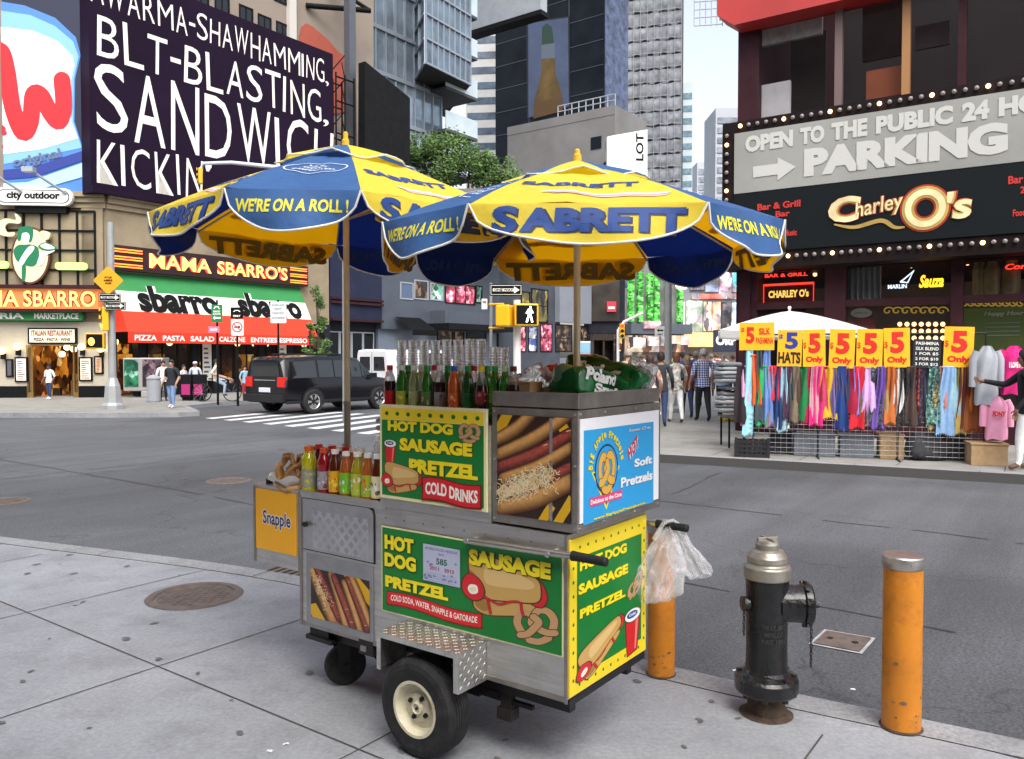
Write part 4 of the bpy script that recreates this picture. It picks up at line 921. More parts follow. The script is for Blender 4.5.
def concrete(name, lo, hi, speck=.25, warm=(1., .99, .95)):
    m = bpy.data.materials.new(name); m.use_nodes = True; nt = m.node_tree; N = nt.nodes; L = nt.links; b = N['Principled BSDF']
    tc = N.new('ShaderNodeTexCoord')
    def noise(sc, det, rough):
        n = N.new('ShaderNodeTexNoise'); n.inputs['Scale'].default_value = sc; n.inputs['Detail'].default_value = det; n.inputs['Roughness'].default_value = rough; L.new(tc.outputs['Object'], n.inputs['Vector']); return n.outputs['Fac']
    def ramp(fac, stops):
        r = N.new('ShaderNodeValToRGB'); e = r.color_ramp.elements
        for el, (p, c) in zip(e, stops): el.position = p; el.color = (c*warm[0], c*warm[1], c*warm[2], 1)
        L.new(fac, r.inputs['Fac']); return r.outputs['Color']
    def mul(a, bb, f=1.):
        x = N.new('ShaderNodeMix'); x.data_type = 'RGBA'; x.blend_type = 'MULTIPLY'; x.inputs['Factor'].default_value = f; L.new(a, x.inputs['A']); L.new(bb, x.inputs['B']); return x.outputs['Result']
    c = ramp(noise(.9, 7, .62), [(.28, lo), (.72, hi)])
    c = mul(c, ramp(noise(45, 4, .75), [(.35, .7), (.66, 1.25)]), speck*2)
    c = mul(c, ramp(noise(3.2, 6, .7), [(.36, .66), (.52, 1.05)]), .45)
    L.new(c, b.inputs['Base Color']); b.inputs['Roughness'].default_value = .85; b.inputs['Specular IOR Level'].default_value = .3
    bp = N.new('ShaderNodeBump'); bp.inputs['Strength'].default_value = .35; bp.inputs['Distance'].default_value = .004; L.new(noise(80, 4, .7), bp.inputs['Height']); L.new(bp.outputs['Normal'], b.inputs['Normal'])
    return m
ASP = asphalt(); CONC = concrete('pavement_concrete', .25, .385, warm=(.96, .985, 1.02)); CONC2 = concrete('far_pavement', .22, .30); GRAN = concrete('kerb_granite', .24, .34, .4, (.97, .985, 1.))
joint = mat('joint_dark', (.07, .068, .065), .9); gum = mat('gum_stain', (.13, .13, .13), .85, var=.3, vs=30); paintW = mat('road_paint', (.62, .63, .63), .7, var=.18, vs=3, dirt=(.2, .2, .21), dirtamt=.7, ds=4)
flat = lambda x, y, h=0.: V((x, y, h))
m = MB(); m.rect(flat, -700, -120, 700, 900, ROADZ); m.build('road', [ASP], kind='structure')
def inside(p, poly):
    r = False; n = len(poly)
    for i in range(n):
        a, b = poly[i], poly[i-1]
        if (a[1] > p[1]) != (b[1] > p[1]) and p[0] < (b[0]-a[0])*(p[1]-a[1])/(b[1]-a[1])+a[0]: r = not r
    return r
def offset(poly, d):
    out = []
    for i, p in enumerate(poly):
        a = V(poly[max(0, i-1)]); b = V(poly[min(len(poly)-1, i+1)]); t = (b-a).normalized(); out.append((p[0]-t.y*d, p[1]+t.x*d))
    return out
def pavement(name, kerb, rest, d, con, face=1):
    """kerb: polyline of the outer kerb edge; rest closes the block; d: kerb stone width, to the pavement's side"""
    inn = offset(kerb, d)
    m = MB(); m.poly(flat, inn+rest, 0, 0)
    n = len(kerb); m.add([V((*p, .006)) for p in kerb]+[V((*p, .004)) for p in inn], [(i, i+1, n+i+1, n+i) for i in range(n-1)], 1)
    m.add([V((*p, .006)) for p in kerb]+[V((*p, ROADZ-.05)) for p in kerb], [(i, i+1, n+i+1, n+i) for i in range(n-1)], face)
    acc = 0
    for i in range(n-1):
        a = V(kerb[i]); b = V(kerb[i+1]); l = (b-a).length; t = (b-a)/l; nn = V((-t.y, t.x))*(1 if d > 0 else -1)
        k = 1.6-acc
        while k < l:
            p = a+t*k; m.poly(flat, [tuple(p-t*.004), tuple(p+t*.004), tuple(p+t*.004+nn*abs(d)), tuple(p-t*.004+nn*abs(d))], .0085, 2); k += 1.6
        acc = (acc+l) % 1.6
    return m, inn+rest
kp = spline([(-30, 17.3), (-12, 10.1), (-4.54, 7.09), (-1.54, 5.8), (.79, 4.12), (2.13, 3.30), (4.2, 2.0), (12, -3.2)], 6, False)
m, poly_near = pavement('near', kp, [(12, -40), (-60, -40), (-60, 17.3)], -.17, CONC)
def uvp(s, v): return C0+U*s+W*v
def clipped_line(m, a, b, w, z, poly, mi):
    n = int((b-a).length/.25); t = (b-a).normalized(); nn = V((-t.y, t.x, 0))*w/2
    run = None
    for i in range(n+1):
        p = a.lerp(b, i/n); ok = inside(p, poly)
        if ok and run is None: run = p
        if (not ok or i == n) and run is not None:
            q = a.lerp(b, (i-(0 if ok else 1))/n)
            if (q-run).length > .2: m.add([run-nn+V((0, 0, z)), q-nn+V((0, 0, z)), q+nn+V((0, 0, z)), run+nn+V((0, 0, z))], [(0, 1, 2, 3)], mi)
            run = None
for k in range(-6, 14): clipped_line(m, uvp(.86+1.49*k, -14), uvp(.86+1.49*k-.02, 6), .008, .0025, poly_near, 2)
for k in range(-8, 5): clipped_line(m, uvp(-10, -.245+1.5*k), uvp(22, -.245+1.5*k), .008, .0035, poly_near, 2)
rg = random.Random(4)
for i in range(250):
    p = uvp(rg.uniform(-2.5, 7), rg.uniform(-3.5, 1.6))
    if not inside(p, poly_near) or p.y < 1.5: continue
    r = rg.uniform(.008, .022); a = rg.uniform(0, 3); z = .0042+.000004*i
    m.poly(flat, [(p.x+x, p.y+y) for x, y in [(q[0]*(1+.2*sin(3*k+i)), q[1]) for k, q in enumerate(ell(0, 0, r*rg.uniform(1, 1.7), r*rg.uniform(.6, 1), 10, rot=a))]], z, 3)
m.build('pavement', [CONC, GRAN, joint, gum], kind='structure')
kl = [(-46, 20.0), (-14.6, 22.7), (-11.3, 22.7), (-9.5, 22.9), (-9.1, 23.4), (-9.6, 24.4), (-10.6, 26.2), (-10.3, 28.0), (-9.2, 29.9), (-8.9, 30.3), (26, 78)]
m, pl_ = pavement('left', kl, [(0, 140), (-120, 140), (-120, 20)], .2, CONC2); m.build('far_pavement', [CONC2, GRAN, joint], kind='structure')
kr = [(3.6, 50), (1.5, 24), (.2, 18), (-.30, 16.4), (-.42, 15.7), (-.36, 15.15), (-.1, 14.7), (.4, 14.3), (1.2, 13.78), (2.49, 13.04), (6.92, 10.83), (9.5, 9.5), (14, 7.1), (24, 2)]
m, pr_ = pavement('right', kr, [(80, 2), (80, 60)], .2, CONC2, 2)
for k in range(-2, 16): clipped_line(m, V((2+1.6*k, 6, 0)), V((2+1.6*k+12, 6+19, 0)), .014, .0025, pr_, 2)
for k in range(0, 7): clipped_line(m, V((-4, 16+1.7*k, 0)), V((16, 6+1.7*k, 0)), .014, .0035, pr_, 2)
m.build('far_pavement', [CONC2, GRAN, joint], kind='structure')
# zebra crossing
m = MB(); a = V((-8.6, 22.5)); b = V((-.6, 15.6)); dv = V((.40, .915)).normalized(); n_ = 12
for i in range(n_):
    p = a.lerp(b, i/(n_-1)); t = (b-a).normalized(); q = [p, p+t*.42, p+t*.42+dv*4.2, p+dv*4.2]; m.add([V((x.x, x.y, ROADZ+.004)) for x in q], [(0, 1, 2, 3)])
m.build('crossing_markings', [paintW], kind='structure')
m = MB()
for (p0, p1, w_) in () and (((-20, 20.5), (-11.5, 21.2), .3), ((-19, 19.3), (-8.8, 20.2), .3)): 
    t = (V(p1)-V(p0)).normalized(); nn = V((-t.y, t.x))*w_/2; m.add([V((*(V(p0)-nn), ROADZ+.004)), V((*(V(p1)-nn), ROADZ+.004)), V((*(V(p1)+nn), ROADZ+.004)), V((*(V(p0)+nn), ROADZ+.004))], [(0, 1, 2, 3)])

# covers in the ground
iron = mat('cast_iron', (.14, .115, .10), .65, .2, var=.3, vs=14, dirt=(.14, .09, .06), dirtamt=.5, ds=8)
t = thing('manhole_cover', 'round brown iron manhole cover in the near pavement', 'manhole', (*gnd(195, 596)[:2], 0)); m = MB(); m.lathe([(.0, .008), (.235, .008), (.24, .006), (.245, .004)], 40, caps=False)
for i in range(-4, 5):
    for j in range(-4, 5):
        if i*i+j*j < 19: m.box(.05*i-.016, .05*j-.016, .0075, .05*i+.016, .05*j+.016, .011)
m.build('lid', [iron], t); m = MB(); m.lathe([(.25, .003), (.255, .012), (.30, .011), (.31, .003)], 40, caps=False); m.build('frame', [iron], t)
for k, (px, py, lb) in enumerate(((229, 481, 'worn manhole cover in the road left of the juice bottles'), (2, 502, 'worn manhole cover in the road at the left picture edge'))): q_ = gnd(px, py, ROADZ); dup(t, (q_.x, q_.y, ROADZ), None, lb)
tar = mat('tar_seam', (.035, .035, .037), .7); m = MB(); rs = random.Random(12)
for a, b in ((uvp(-6, 3.1), uvp(16, 3.3)), (uvp(2.6, 1.8), uvp(2.9, 9)), (uvp(-4, 6.2), uvp(9, 6.5)), (uvp(7.5, 3.2), uvp(8.2, 14)), (uvp(-3.2, 1.9), uvp(-2.6, 6.3)), (uvp(11, 1), uvp(10.5, 10))):
    n = 60; P = []; off = 0
    for i in range(n+1): off = off*.9+rs.uniform(-.03, .03); p = V(a).lerp(V(b), i/n); d = (V(b)-V(a)).normalized(); nn = V((-d.y, d.x, 0)); P.append((p+nn*off, nn*rs.uniform(.006, .018)))
    for i in range(n):
        if rs.random() < .86: m.add([P[i][0]-P[i][1]+V((0, 0, ROADZ+.003)), P[i+1][0]-P[i+1][1]+V((0, 0, ROADZ+.003)), P[i+1][0]+P[i+1][1]+V((0, 0, ROADZ+.003)), P[i][0]+P[i][1]+V((0, 0, ROADZ+.003))], [(0, 1, 2, 3)])
m.build('road_seams', [tar], kind='structure')
c = [gnd(720+a/3.45, 520+b/3.45, ROADZ) for a, b in ((305, 430), (490, 465), (537, 410), (360, 380))]
t = thing('utility_cover', 'rectangular utility cover with a white painted edge in the road behind the hydrant', 'utility cover', (0, 0, 0)); m = MB(); ctr = sum(c, V())/4
m.add([ctr+(p-ctr)*.87+V((0, 0, .010)) for p in c], [(0, 1, 2, 3)]); 
for s_ in (-.3, .3): q = ctr+(c[1]-c[0])*s_*.8; m.cyl(q+V((0, 0, .008)), q+V((0, 0, .0125)), .02, mi=1)
m.build('plate', [iron, black], t); m = MB()
for i in range(4): p, q = c[i], c[(i+1) % 4]; m.add([V((0, 0, .006))+x for x in (p, q, ctr+(q-ctr)*.87, ctr+(p-ctr)*.87)], [(0, 1, 2, 3)])
m.build('painted_edge', [mat('worn_paint', (.38, .38, .38), .8, var=.3, vs=14)], t)
d0 = gnd(268, 575, ROADZ); t = thing('storm_drain', 'iron storm drain grate at the kerb behind the side box', 'drain', (d0.x+.25, d0.y+.02, ROADZ), -.42); m = MB()
for i in range(9): m.box(-.32+.075*i, -.17, .002, -.29+.075*i, .17, .014)
m.box(-.36, -.2, .001, .36, -.17, .016); m.box(-.36, .17, .001, .36, .2, .016); m.build('grate', [iron], t); m = MB(); m.box(-.35, -.19, -.02, .35, .19, .0015); m.build('pit', [black], t)
# scraps of litter on the road
scrap = mat('litter_white', (.72, .72, .72), .8); rg = random.Random(9)
for i, (px, py) in enumerate([(902, 473), (960, 474), (1010, 476), (853, 690), (735, 671), (266, 540), (270, 752), (286, 745)]):
    p = gnd(px, py, ROADZ if i < 6 else 0); m = MB(); r = .012 if p.y < 6 else .04
    m.grid(lambda a, b: V(((a-.5)*2*r, (b-.5)*1.3*r, .004+.35*r*abs(MN.noise(V((a*3+i*5, b*3, 0))))*2)), 4, 4); o = m.build('litter', [scrap]); o.location = p; o.rotation_euler = (0, 0, rg.uniform(0, 3))
    tag(o, ['white scrap of paper in the gutter below the scarf stall, leftmost', 'white scrap of paper in the gutter below the hanging hoodies', 'white scrap of paper in the gutter by the reaching woman', 'white scrap in the road behind the hydrant', 'small white scrap at the kerb left of the hydrant', 'white scrap in the road behind the yellow panel', 'white scrap on the pavement left of the big wheel', 'second scrap on the pavement, right beside the big wheel'][i], 'litter', 'scraps of litter')

# ================================================================== hydrant and bollards
hyM = mat('hydrant_black', (.013, .014, .015), .32, .2, coat=.35, bump=.35, bs=45, var=.4, vs=20); silv = mat('hydrant_silver', (.38, .36, .31), .42, .7, bump=.12, bs=60, var=.15, vs=12, dirt=(.25, .23, .2), dirtamt=.4, ds=14); rust = mat('rust', (.075, .05, .035), .9, var=.5, vs=16, bump=.4, bs=60)
hp = gnd(766, 713); t = thing('fire_hydrant', 'black fire hydrant with silver cap standing at the kerb', 'hydrant', (hp.x, hp.y, 0), .25)
m = MB(); m.lathe([(.132, .105), (.138, .115), (.138, .165), (.128, .178), (.098, .19), (.091, .205), (.089, .3), (.090, .42), (.092, .55), (.094, .615)], 40)
for k in range(8): a = k*pi/4+.2; m.cyl((.118*cos(a), .118*sin(a), .16), (.118*cos(a), .118*sin(a), .192), .013, n=6, smooth=False); m.cyl((.118*cos(a), .118*sin(a), .09), (.118*cos(a), .118*sin(a), .12), .013, n=6)
m.build('barrel', [hyM], t)
m = MB(); m.lathe([(.085, -.02), (.082, .04), (.080, .106)], 28); m.lathe([(.118, .001), (.105, .006), (.085, .012)], 28, caps=False); m.build('base', [rust], t)
m = MB(); m.lathe([(.098, .612), (.102, .618), (.102, .664), (.098, .67), (.088, .675), (.084, .682), (.088, .69), (.086, .71), (.07, .735), (.055, .742)], 36); m.build('bonnet', [silv], t)
m = MB(); m.lathe([(.05, .74), (.052, .765), (.046, .782), (.03, .785)], 24)
m.box(-.006, -.05, .78, .006, .05, .794); m.box(-.05, -.006, .781, .05, .006, .795)
m.build('operating_nut', [silv], t, bevel=.002)
def noz(z, ang, r, l, capd):
    T = M.Translation((0, 0, z)) @ M.Rotation(ang, 4, 'Z') @ M.Rotation(pi/2, 4, 'Y')
    m = MB(); m.lathe([(r*1.02, .05), (r*.98, l*.75), (r*1.0, l)], 28, T); o = m.build('nozzle', [hyM], t)
    m = MB(); m.lathe([(r*1.02, l+.001), (r*1.12, l+.006), (r*1.14, l+.032), (r*1.05, l+.040), (r*.5, l+.046), (0, l+.046)], 28, T)
    for k in range(10): a = k*2*pi/10; p0 = T @ V((r*1.08*cos(a), r*1.08*sin(a), l+.012)); p1 = T @ V((r*1.24*cos(a), r*1.24*sin(a), l+.012)); m.cyl(p0, p1, .010, n=6)
    m.cyl(T @ V((0, 0, l+.04)), T @ V((0, 0, l+.075)), .016, n=5, smooth=False); m.build('nozzle_cap', [hyM], o)
noz(.50, -.36, .083, .15, 0)
m = MB(); T = M.Translation((0, 0, .50)) @ M.Rotation(pi-.1, 4, 'Z') @ M.Rotation(pi/2, 4, 'Y'); m.lathe([(.03, .07), (.028, .10), (.034, .10), (.034, .115), (0, .118)], 16, T); m.build('lug', [hyM], t)
def chain(p, n):
    m = MB()
    for i in range(n):
        z = p[2]-.0165*i; q = [(p[0]+(.0055*cos(a) if i % 2 else 0), p[1]+(0 if i % 2 else .0055*cos(a)), z+.0115*sin(a)) for a in [2*pi*k/10 for k in range(10)]]
        m.tube(q, .0022, 5, closed=True)
    m.build('chain', [hyM], t)
ca = -.30; chain((.19*cos(ca), .19*sin(ca)-.01, .425), 13); ca = pi-.1; chain((.108*cos(ca), .108*sin(ca), .50), 9)
m = MB(); fh = lambda x, y, h: V(((.0935+h)*cos(-pi/2-.18+x/.092), (.0935+h)*sin(-pi/2-.18+x/.092), y))
for k, tx in enumerate(('THE A.P. SMITH', 'MFG CO', 'PAT 1902')): m.text(fh, tx, -.055+.012*(k == 1), .405-.032*k, .11-.024*(k == 1), .022, 0, 0, .02, step=.02)
hyT = mat('hydrant_worn_letter', (.06, .06, .058), .35, .4); m.build('lettering', [hyT], t)
orangeP = mat('bollard_orange', (.66, .235, .018), .42, 0, var=.14, vs=5, bump=.10, bs=25, dirt=(.20, .075, .03), dirtamt=.75, ds=7); chrome = mat('bollard_cap', (.5, .48, .45), .36, .9, var=.2, vs=8, bump=.08, bs=30)
chip = mat('paint_chip', (.22, .12, .06), .8, var=.5, vs=60)
def bollard(p, H, label, capped, R):
    t = thing('bollard', label, 'bollard', p, 0, 'orange steel bollards at the kerb')
    m = MB(); m.lathe([(R, -.02), (R, .03), (R*1.005, H*.3), (R, H*.6), (R, H-.055 if capped else H)], 36); rb = random.Random(int(p[0]*100))
    fb = lambda x, y, h: V(((R*1.006+h)*cos(-pi/2+x/R), (R*1.006+h)*sin(-pi/2+x/R), y))
    for i in range(10): a, b = rb.uniform(-.08, .08), rb.uniform(.02, H*.5)*rb.random(); m.poly(fb, [(a+q[0]*(1+.3*sin(k*2.1)), b+q[1]) for k, q in enumerate(ell(0, 0, .004+.012*rb.random()**3, .003+.006*rb.random()**2, 7))], .0006+.00003*i, 1)
    m.build('post', [orangeP, chip], t)
    m = MB(); m.lathe([(R*1.02, -.003), (R*1.14, .004), (R*1.01, .010)], 30, caps=False); m.build('collar', [rust], t)
    m = MB()
    if capped: m.lathe([(R*1.02, H-.056), (R*1.07, H-.05), (R*1.09, H-.03), (R*1.08, H-.008), (R*1.02, H-.002), (R*.6, H+.003), (0, H+.004)], 36); m.cyl((0, -R*1.05, H-.03), (0, -R*1.11, H-.03), .008, n=8)
    m.build('cap', [chrome], t) if capped else None
b1 = gnd(901, 727); b2 = gnd(661, 674)
bollard((b1.x, b1.y, 0), 0.752, 'orange bollard with a shiny steel cap right of the hydrant', True, .079)
bollard((b2.x, b2.y, 0), .775, 'orange bollard behind the cart end, below the plastic bag', True, .068)
# ================================================================== buildings
VX, UX = W.copy(), -U                                            # street directions
def glow(name, hx, e, **k): 
    m = pc(name, hx, **k); b = m.node_tree.nodes['Principled BSDF']; b.inputs['Emission Color'].default_value = b.inputs['Base Color'].default_value; b.inputs['Emission Strength'].default_value = e; return m
glassD = mat('dark_glass', (.012, .015, .02), .06, 0, spec=.45)
glassB = mat('blue_glass', (.24, .30, .36), .08, .4, var=.55, vs=.45, spec=.6)  # streaky reflections are put into the colour variation
stoneT = mat('tan_stone', (.30, .24, .155), .85, var=.22, vs=.9, bump=.2, bs=6, dirt=(.16, .13, .09), dirtamt=.5, ds=.8)
stoneB = mat('beige_stucco', (.27, .22, .18), .9, var=.15, vs=.5, dirt=(.2, .16, .13), dirtamt=.4, ds=.5)
creamW = mat('cream_stucco', (.45, .40, .31), .8, var=.12, vs=1.2); darkW = mat('dark_facade', spec=.15, col=(.018, .019, .026), rough=.5, var=.3, vs=1.5); navyW = mat('navy_facade', spec=.15, col=(.022, .027, .055), rough=.6, var=.2, vs=1.)
blackM = mat('black_metal', spec=.15, col=(.008, .008, .009), rough=.6, metal=.0, var=.3, vs=3); greyP = mat('grey_panel', (.085, .10, .125), .5, .2, var=.12, vs=1.1); greyL = mat('light_grey_panel', (.36, .38, .41), .5, .2, var=.1, vs=1.3)
maroon = mat('maroon_steel', spec=.15, col=(.040, .014, .018), rough=.55, metal=.0, var=.25, vs=3); redP = mat('red_panel', (.42, .035, .03), .45, var=.12, vs=1); concB = mat('grey_concrete_wall', (.19, .185, .18), .85, var=.14, vs=.4, dirt=(.12, .11, .11), dirtamt=.5, ds=.3)
warm = busy('warm_interior', ['5A2A0E', 'C8802A', '2A160C', 'E0A040', '7A3A14', 'F0C878', '3A1C10', '8A5020'], 2.6, .55); warmL = glow('lamp_warm', 'FFE2A8', 3.); bulbOn = glow('bulb_lit', 'FFC888', 3.2); bulbOff = mat('bulb_unlit', (.25, .22, .21), .2, spec=.6)
whiteS = pc('sign_plain_white', 'EEEDE6', rough=.4); blackS = pc('sign_black', '101113', rough=.6, spec=.15); redS = pc('awning_red', 'D8381C', rough=.6, var=.08, vs=1.5); greenS = pc('awning_green', '2E8044', rough=.6, var=.1, vs=1.5); creamS = pc('awning_cream', 'EFE6C8', rough=.6)
neonO = glow('neon_orange', 'FF7A2A', 2.2); neonY = glow('neon_yellow', 'FFCB62', 1.3); neonR = glow('neon_red', 'FF3A2A', 1.8); neonG = glow('neon_green', 'B4E070', .9)

def block(t, name, fr, x0, x1, z0, z1, depth, m_, h=0., label=None, bevel=0):
    mb = MB(); mb.fbox(fr, x0, z0, x1, z1, h-depth, h, 0); return mb.build(name, m_ if isinstance(m_, list) else [m_], t, True, bevel, label=label)
def worldroot(name, label, cat, p, group=None): return thing(name, label, cat, (p[0], p[1], 0 if len(p) < 3 else p[2]), 0, group)
def window(t, fr, x0, z0, x1, z1, frame_m, pane_m, fw=.08, nx=1, nz=1, out=.04):
    """one window: a frame with its bars, and its pane as a sub-part"""
    mb = MB(); mb.fbox(fr, x0, z0, x0+fw, z1, -.02, out); mb.fbox(fr, x1-fw, z0, x1, z1, -.02, out); mb.fbox(fr, x0+fw, z1-fw, x1-fw, z1, -.02, out); mb.fbox(fr, x0+fw, z0, x1-fw, z0+fw, -.02, out)
    for i in range(1, nx): x = x0+(x1-x0)*i/nx; mb.fbox(fr, x-fw*.35, z0+fw, x+fw*.35, z1-fw, 0, out*.8)
    for i in range(1, nz): z = z0+(z1-z0)*i/nz; mb.fbox(fr, x0+fw, z-fw*.35, x1-fw, z+fw*.35, 0, out*.7)
    o = mb.build('window', [frame_m], t, True)
    mb = MB(); mb.rect(fr, x0+fw*.5, z0+fw*.5, x1-fw*.5, z1-fw*.5, .006); p = mb.build('pane', [pane_m], o); return o
def letters(t, mats, fn, items, mi=0, back=None):
    """one mesh for each line of lettering: (text, x, y, w, h, height off surface, bold[, shear])"""
    for it in items:
        tx, x, y, w, h, off, b = it[:7]; mb = MB()
        if back is not None: mb.text(fn, tx, x, y, w, h, off-.012, back, b+.05, it[7] if len(it) > 7 else 0)
        mb.text(fn, tx, x, y, w, h, off, mi, b, it[7] if len(it) > 7 else 0); mb.build('lettering', mats, t, True)
def rp(fr, zz, bl, tr):
    x0, y0 = fr.px(*zz(*bl)); x1, y1 = fr.px(*zz(*tr)); return x0, y0, x1-x0, y1-y0
def area(fr, x0, y0, x1, y1): a = fr.px(x0, y1); b = fr.px(x1, y0); return a[0], a[1], b[0], b[1]

# ---------------------------------------------------------------- corner pizzeria (left)
PL = V((-15.8, 31.5, 0)); FL = FR(PL, VX); FC = FR((-21.5, 31.0, 0), (5.7, .5, 0)); CW = sqrt(5.7**2+.25)
piz = worldroot('pizzeria', 'tan stone corner pizzeria with striped green, white and red awning', 'restaurant', PL)
block(piz, 'wall', FL, 0, 11.2, 3.2, 8.0, 9, stoneT); block(piz, 'corner_wall', FC, -4, CW+.0, 2.95, 8.0, 6, stoneT, -.03)
# cornice and pilaster on the corner
m = MB()
for k, (z, o) in enumerate(((7.35, .12), (7.55, .22), (7.75, .34))): m.fbox(FC, CW-1.35, z, CW+.02, z+.2-.003, -.02, o); m.fbox(FL, -.02, z, 11.2, z+.197, -.03, o-.002)
m.fbox(FC, CW-.9, 3.4, CW-.1, 7.348, -.01, .10); m.build('cornice', [stoneT], piz, True, .01)
# bay of small panes on the corner
z8 = zf(0, 180, 6.9)
x0, za, x1, zb = area(FC, -45, 212, 96, 289); m = MB(); m.fbox(FC, x0, za, x1, zb, .0, .10)
bay = m.build('bay_window', [mat('bay_glass', (.30, .245, .15), .35, var=.25, vs=.8)], piz, True); m = MB(); n = 8
for i in range(n+1): x = x0+(x1-x0)*i/n; m.fbox(FC, x-.035, za, x+.035, zb, .10, .17)
for i in range(5): z = za+(zb-za)*i/4; m.fbox(FC, x0, z-.03, x1, z+.03, .11, .18)
o = m.build('glazing_bars', [blackM], bay)
for a in ((-20, 262, 12, 269), (59, 263.5, 90, 270.5)):
    q = area(FC, *a); m = MB(); m.prism(rrect(q[0], q[1], q[2], q[3], .12), .19, .32, FC); m.build('neon_bar', [neonG], piz, True)
# oval sign: a green figure carrying a dish
osn = worldroot('oval_sign', 'oval cream sign with a green figure carrying a steaming dish, above the corner entrance', 'sign', FC(3.4, 0, .3))
cx, cz = FC.px(*z8(245, 530)); rx = abs(FC.px(*z8(378, 530))[0]-cx); rz_ = FC.px(*z8(245, 335))[1]-cz
brn = pc('oval_rim', '5A3424'); crm = pc('oval_cream', 'EADCB0'); fig = pc('figure_green', '14724A')
m = MB(); m.prism(ell(cx, cz, rx, rz_, 40, rot=-.08), .2, .38, FC); m.build('rim', [brn], osn, True); m = MB(); m.poly(FC, ell(cx, cz, rx*.9, rz_*.93, 40, rot=-.08), .385); m.build('face', [crm], osn, True)
pp = lambda L_: [FC.px(*z8(a, b)) for a, b in L_]
m = MB(); h = .39
for L_, mi in (([(155, 395), (165, 350), (205, 330), (255, 335), (265, 375), (255, 430), (235, 440), (225, 400), (205, 375), (190, 395), (175, 430), (158, 425)], 0),
               ([(190, 380), (225, 375), (240, 400), (230, 440), (205, 445), (188, 420)], 1), ([(195, 440), (230, 440), (240, 465), (200, 470)], 1),
               ([(130, 500), (160, 460), (210, 455), (250, 455), (300, 480), (300, 560), (270, 600), (225, 600), (180, 580), (150, 560)], 0),
               ([(165, 580), (225, 480), (265, 465), (270, 490), (225, 545), (190, 600)], 1), ([(290, 590), (330, 500), (400, 480), (410, 500), (355, 530), (330, 590)], 1),
               ([(190, 600), (215, 600), (210, 690), (190, 700)], 0), ([(300, 470), (350, 440), (430, 480), (360, 500)], 0), ([(315, 465), (355, 448), (415, 478), (360, 488)], 1)):
    m.poly(FC, spline(pp(L_), 4), h, mi); h += .004
m.build('figure', [fig, whiteS], osn, True)
m = MB(); q = pp([(20, 370), (10, 310), (70, 275), (140, 285), (130, 240), (170, 270), (165, 310), (90, 305), (65, 335), (80, 370), (130, 370), (125, 395), (60, 395)]); m.prism(spline(q, 3), .25, .33, FC); q = pp([(300, 380), (330, 360), (375, 375), (370, 410), (345, 425), (325, 405)]); m.prism(spline(q, 3), .25, .385, FC); m.build('steam', [crm], osn, True)
pill = worldroot('oblong_sign', 'small white oblong CITY OUTDOOR sign under the blue billboard', 'sign', FC(3, 0, .3)); q = area(FC, 1.5, 191, 78, 207); m = MB(); r_ = (q[3]-q[1])*.49
m.prism(rrect(*q, r_, 6), .3, .5, FC, 0); m.prism(rrect(q[0]+.1, q[1]+.08, q[2]-.1, q[3]-.08, r_*.78, 6), .5, .505, FC, 1); m.prism(rrect(q[0]+.14, q[1]+.11, q[2]-.14, q[3]-.11, r_*.7, 6), .505, .51, FC, 0); m.build('plate', [whiteS, blackS], pill, True)
letters(pill, [blackS], FC, [('city outdoor', q[0]+.45, q[1]+.16, q[2]-q[0]-.9, (q[3]-q[1])*.55, .515, .03)])
m = MB(); q2 = area(FC, 20, 206, 70, 214); m.fbox(FC, *q2, .0, .35); m.build('bracket', [blackM], pill, True)
# corner entrance
ent_z = 2.95
m = MB(); m.fbox(FC, -4, 0, FC.px(27, 380)[0], ent_z-.003, -.5, .02); m.fbox(FC, FC.px(79, 380)[0], 0, CW, ent_z-.003, -.5, .02); m.fbox(FC, FC.px(27, 380)[0], FC.px(50, 345)[1], FC.px(79, 380)[0], ent_z-.003, -.5, .018); m.build('entrance_wall', [creamW], piz, True)
m = MB(); m.fbox(FC, -4, 0, FC.px(27, 380)[0], .45, .021, .06); m.fbox(FC, FC.px(79, 380)[0], 0, CW, .45, .021, .06); m.build('plinth', [blackS], piz, True)
xa, xb = FC.px(27, 380)[0], FC.px(79, 380)[0]; zt_ = FC.px(50, 345)[1]
m = MB(); m.fbox(FC, xa, 0, xb, zt_, -4, -3.9); m.fbox(FC, xa-.4, 0, xa, zt_, -4, -.51); m.fbox(FC, xb, 0, xb+.4, zt_, -4, -.51); m.fbox(FC, xa-.4, zt_, xb+.4, zt_+.1, -4, -.51); m.build('interior', [warm], piz, True)
for i in range(7):
    m = MB(); x = xa+.1+(xb-xa-.2)*random.random(); z = random.uniform(.3, 1.5); m.fbox(FC, x, 0, x+.3, z, -3.2+.3*i, -3+.3*i); m.build('counter', [mat(f'furnishing_{i%3}', ((.16, .07, .02), (.05, .03, .02), (.35, .2, .06))[i % 3], .6)], piz, True)
brass = mat('brass', (.45, .30, .10), .3, .9)
for x in (xa, xb-.22): 
    m = MB(); m.fbox(FC, x, 0, x+.05, zt_, -.1, .0); m.fbox(FC, x+.17, 0, x+.22, zt_, -.1, 0); m.fbox(FC, x+.05, .0, x+.17, .2, -.1, 0); m.fbox(FC, x+.05, zt_-.1, x+.17, zt_, -.1, 0); m.build('door', [brass], piz, True)
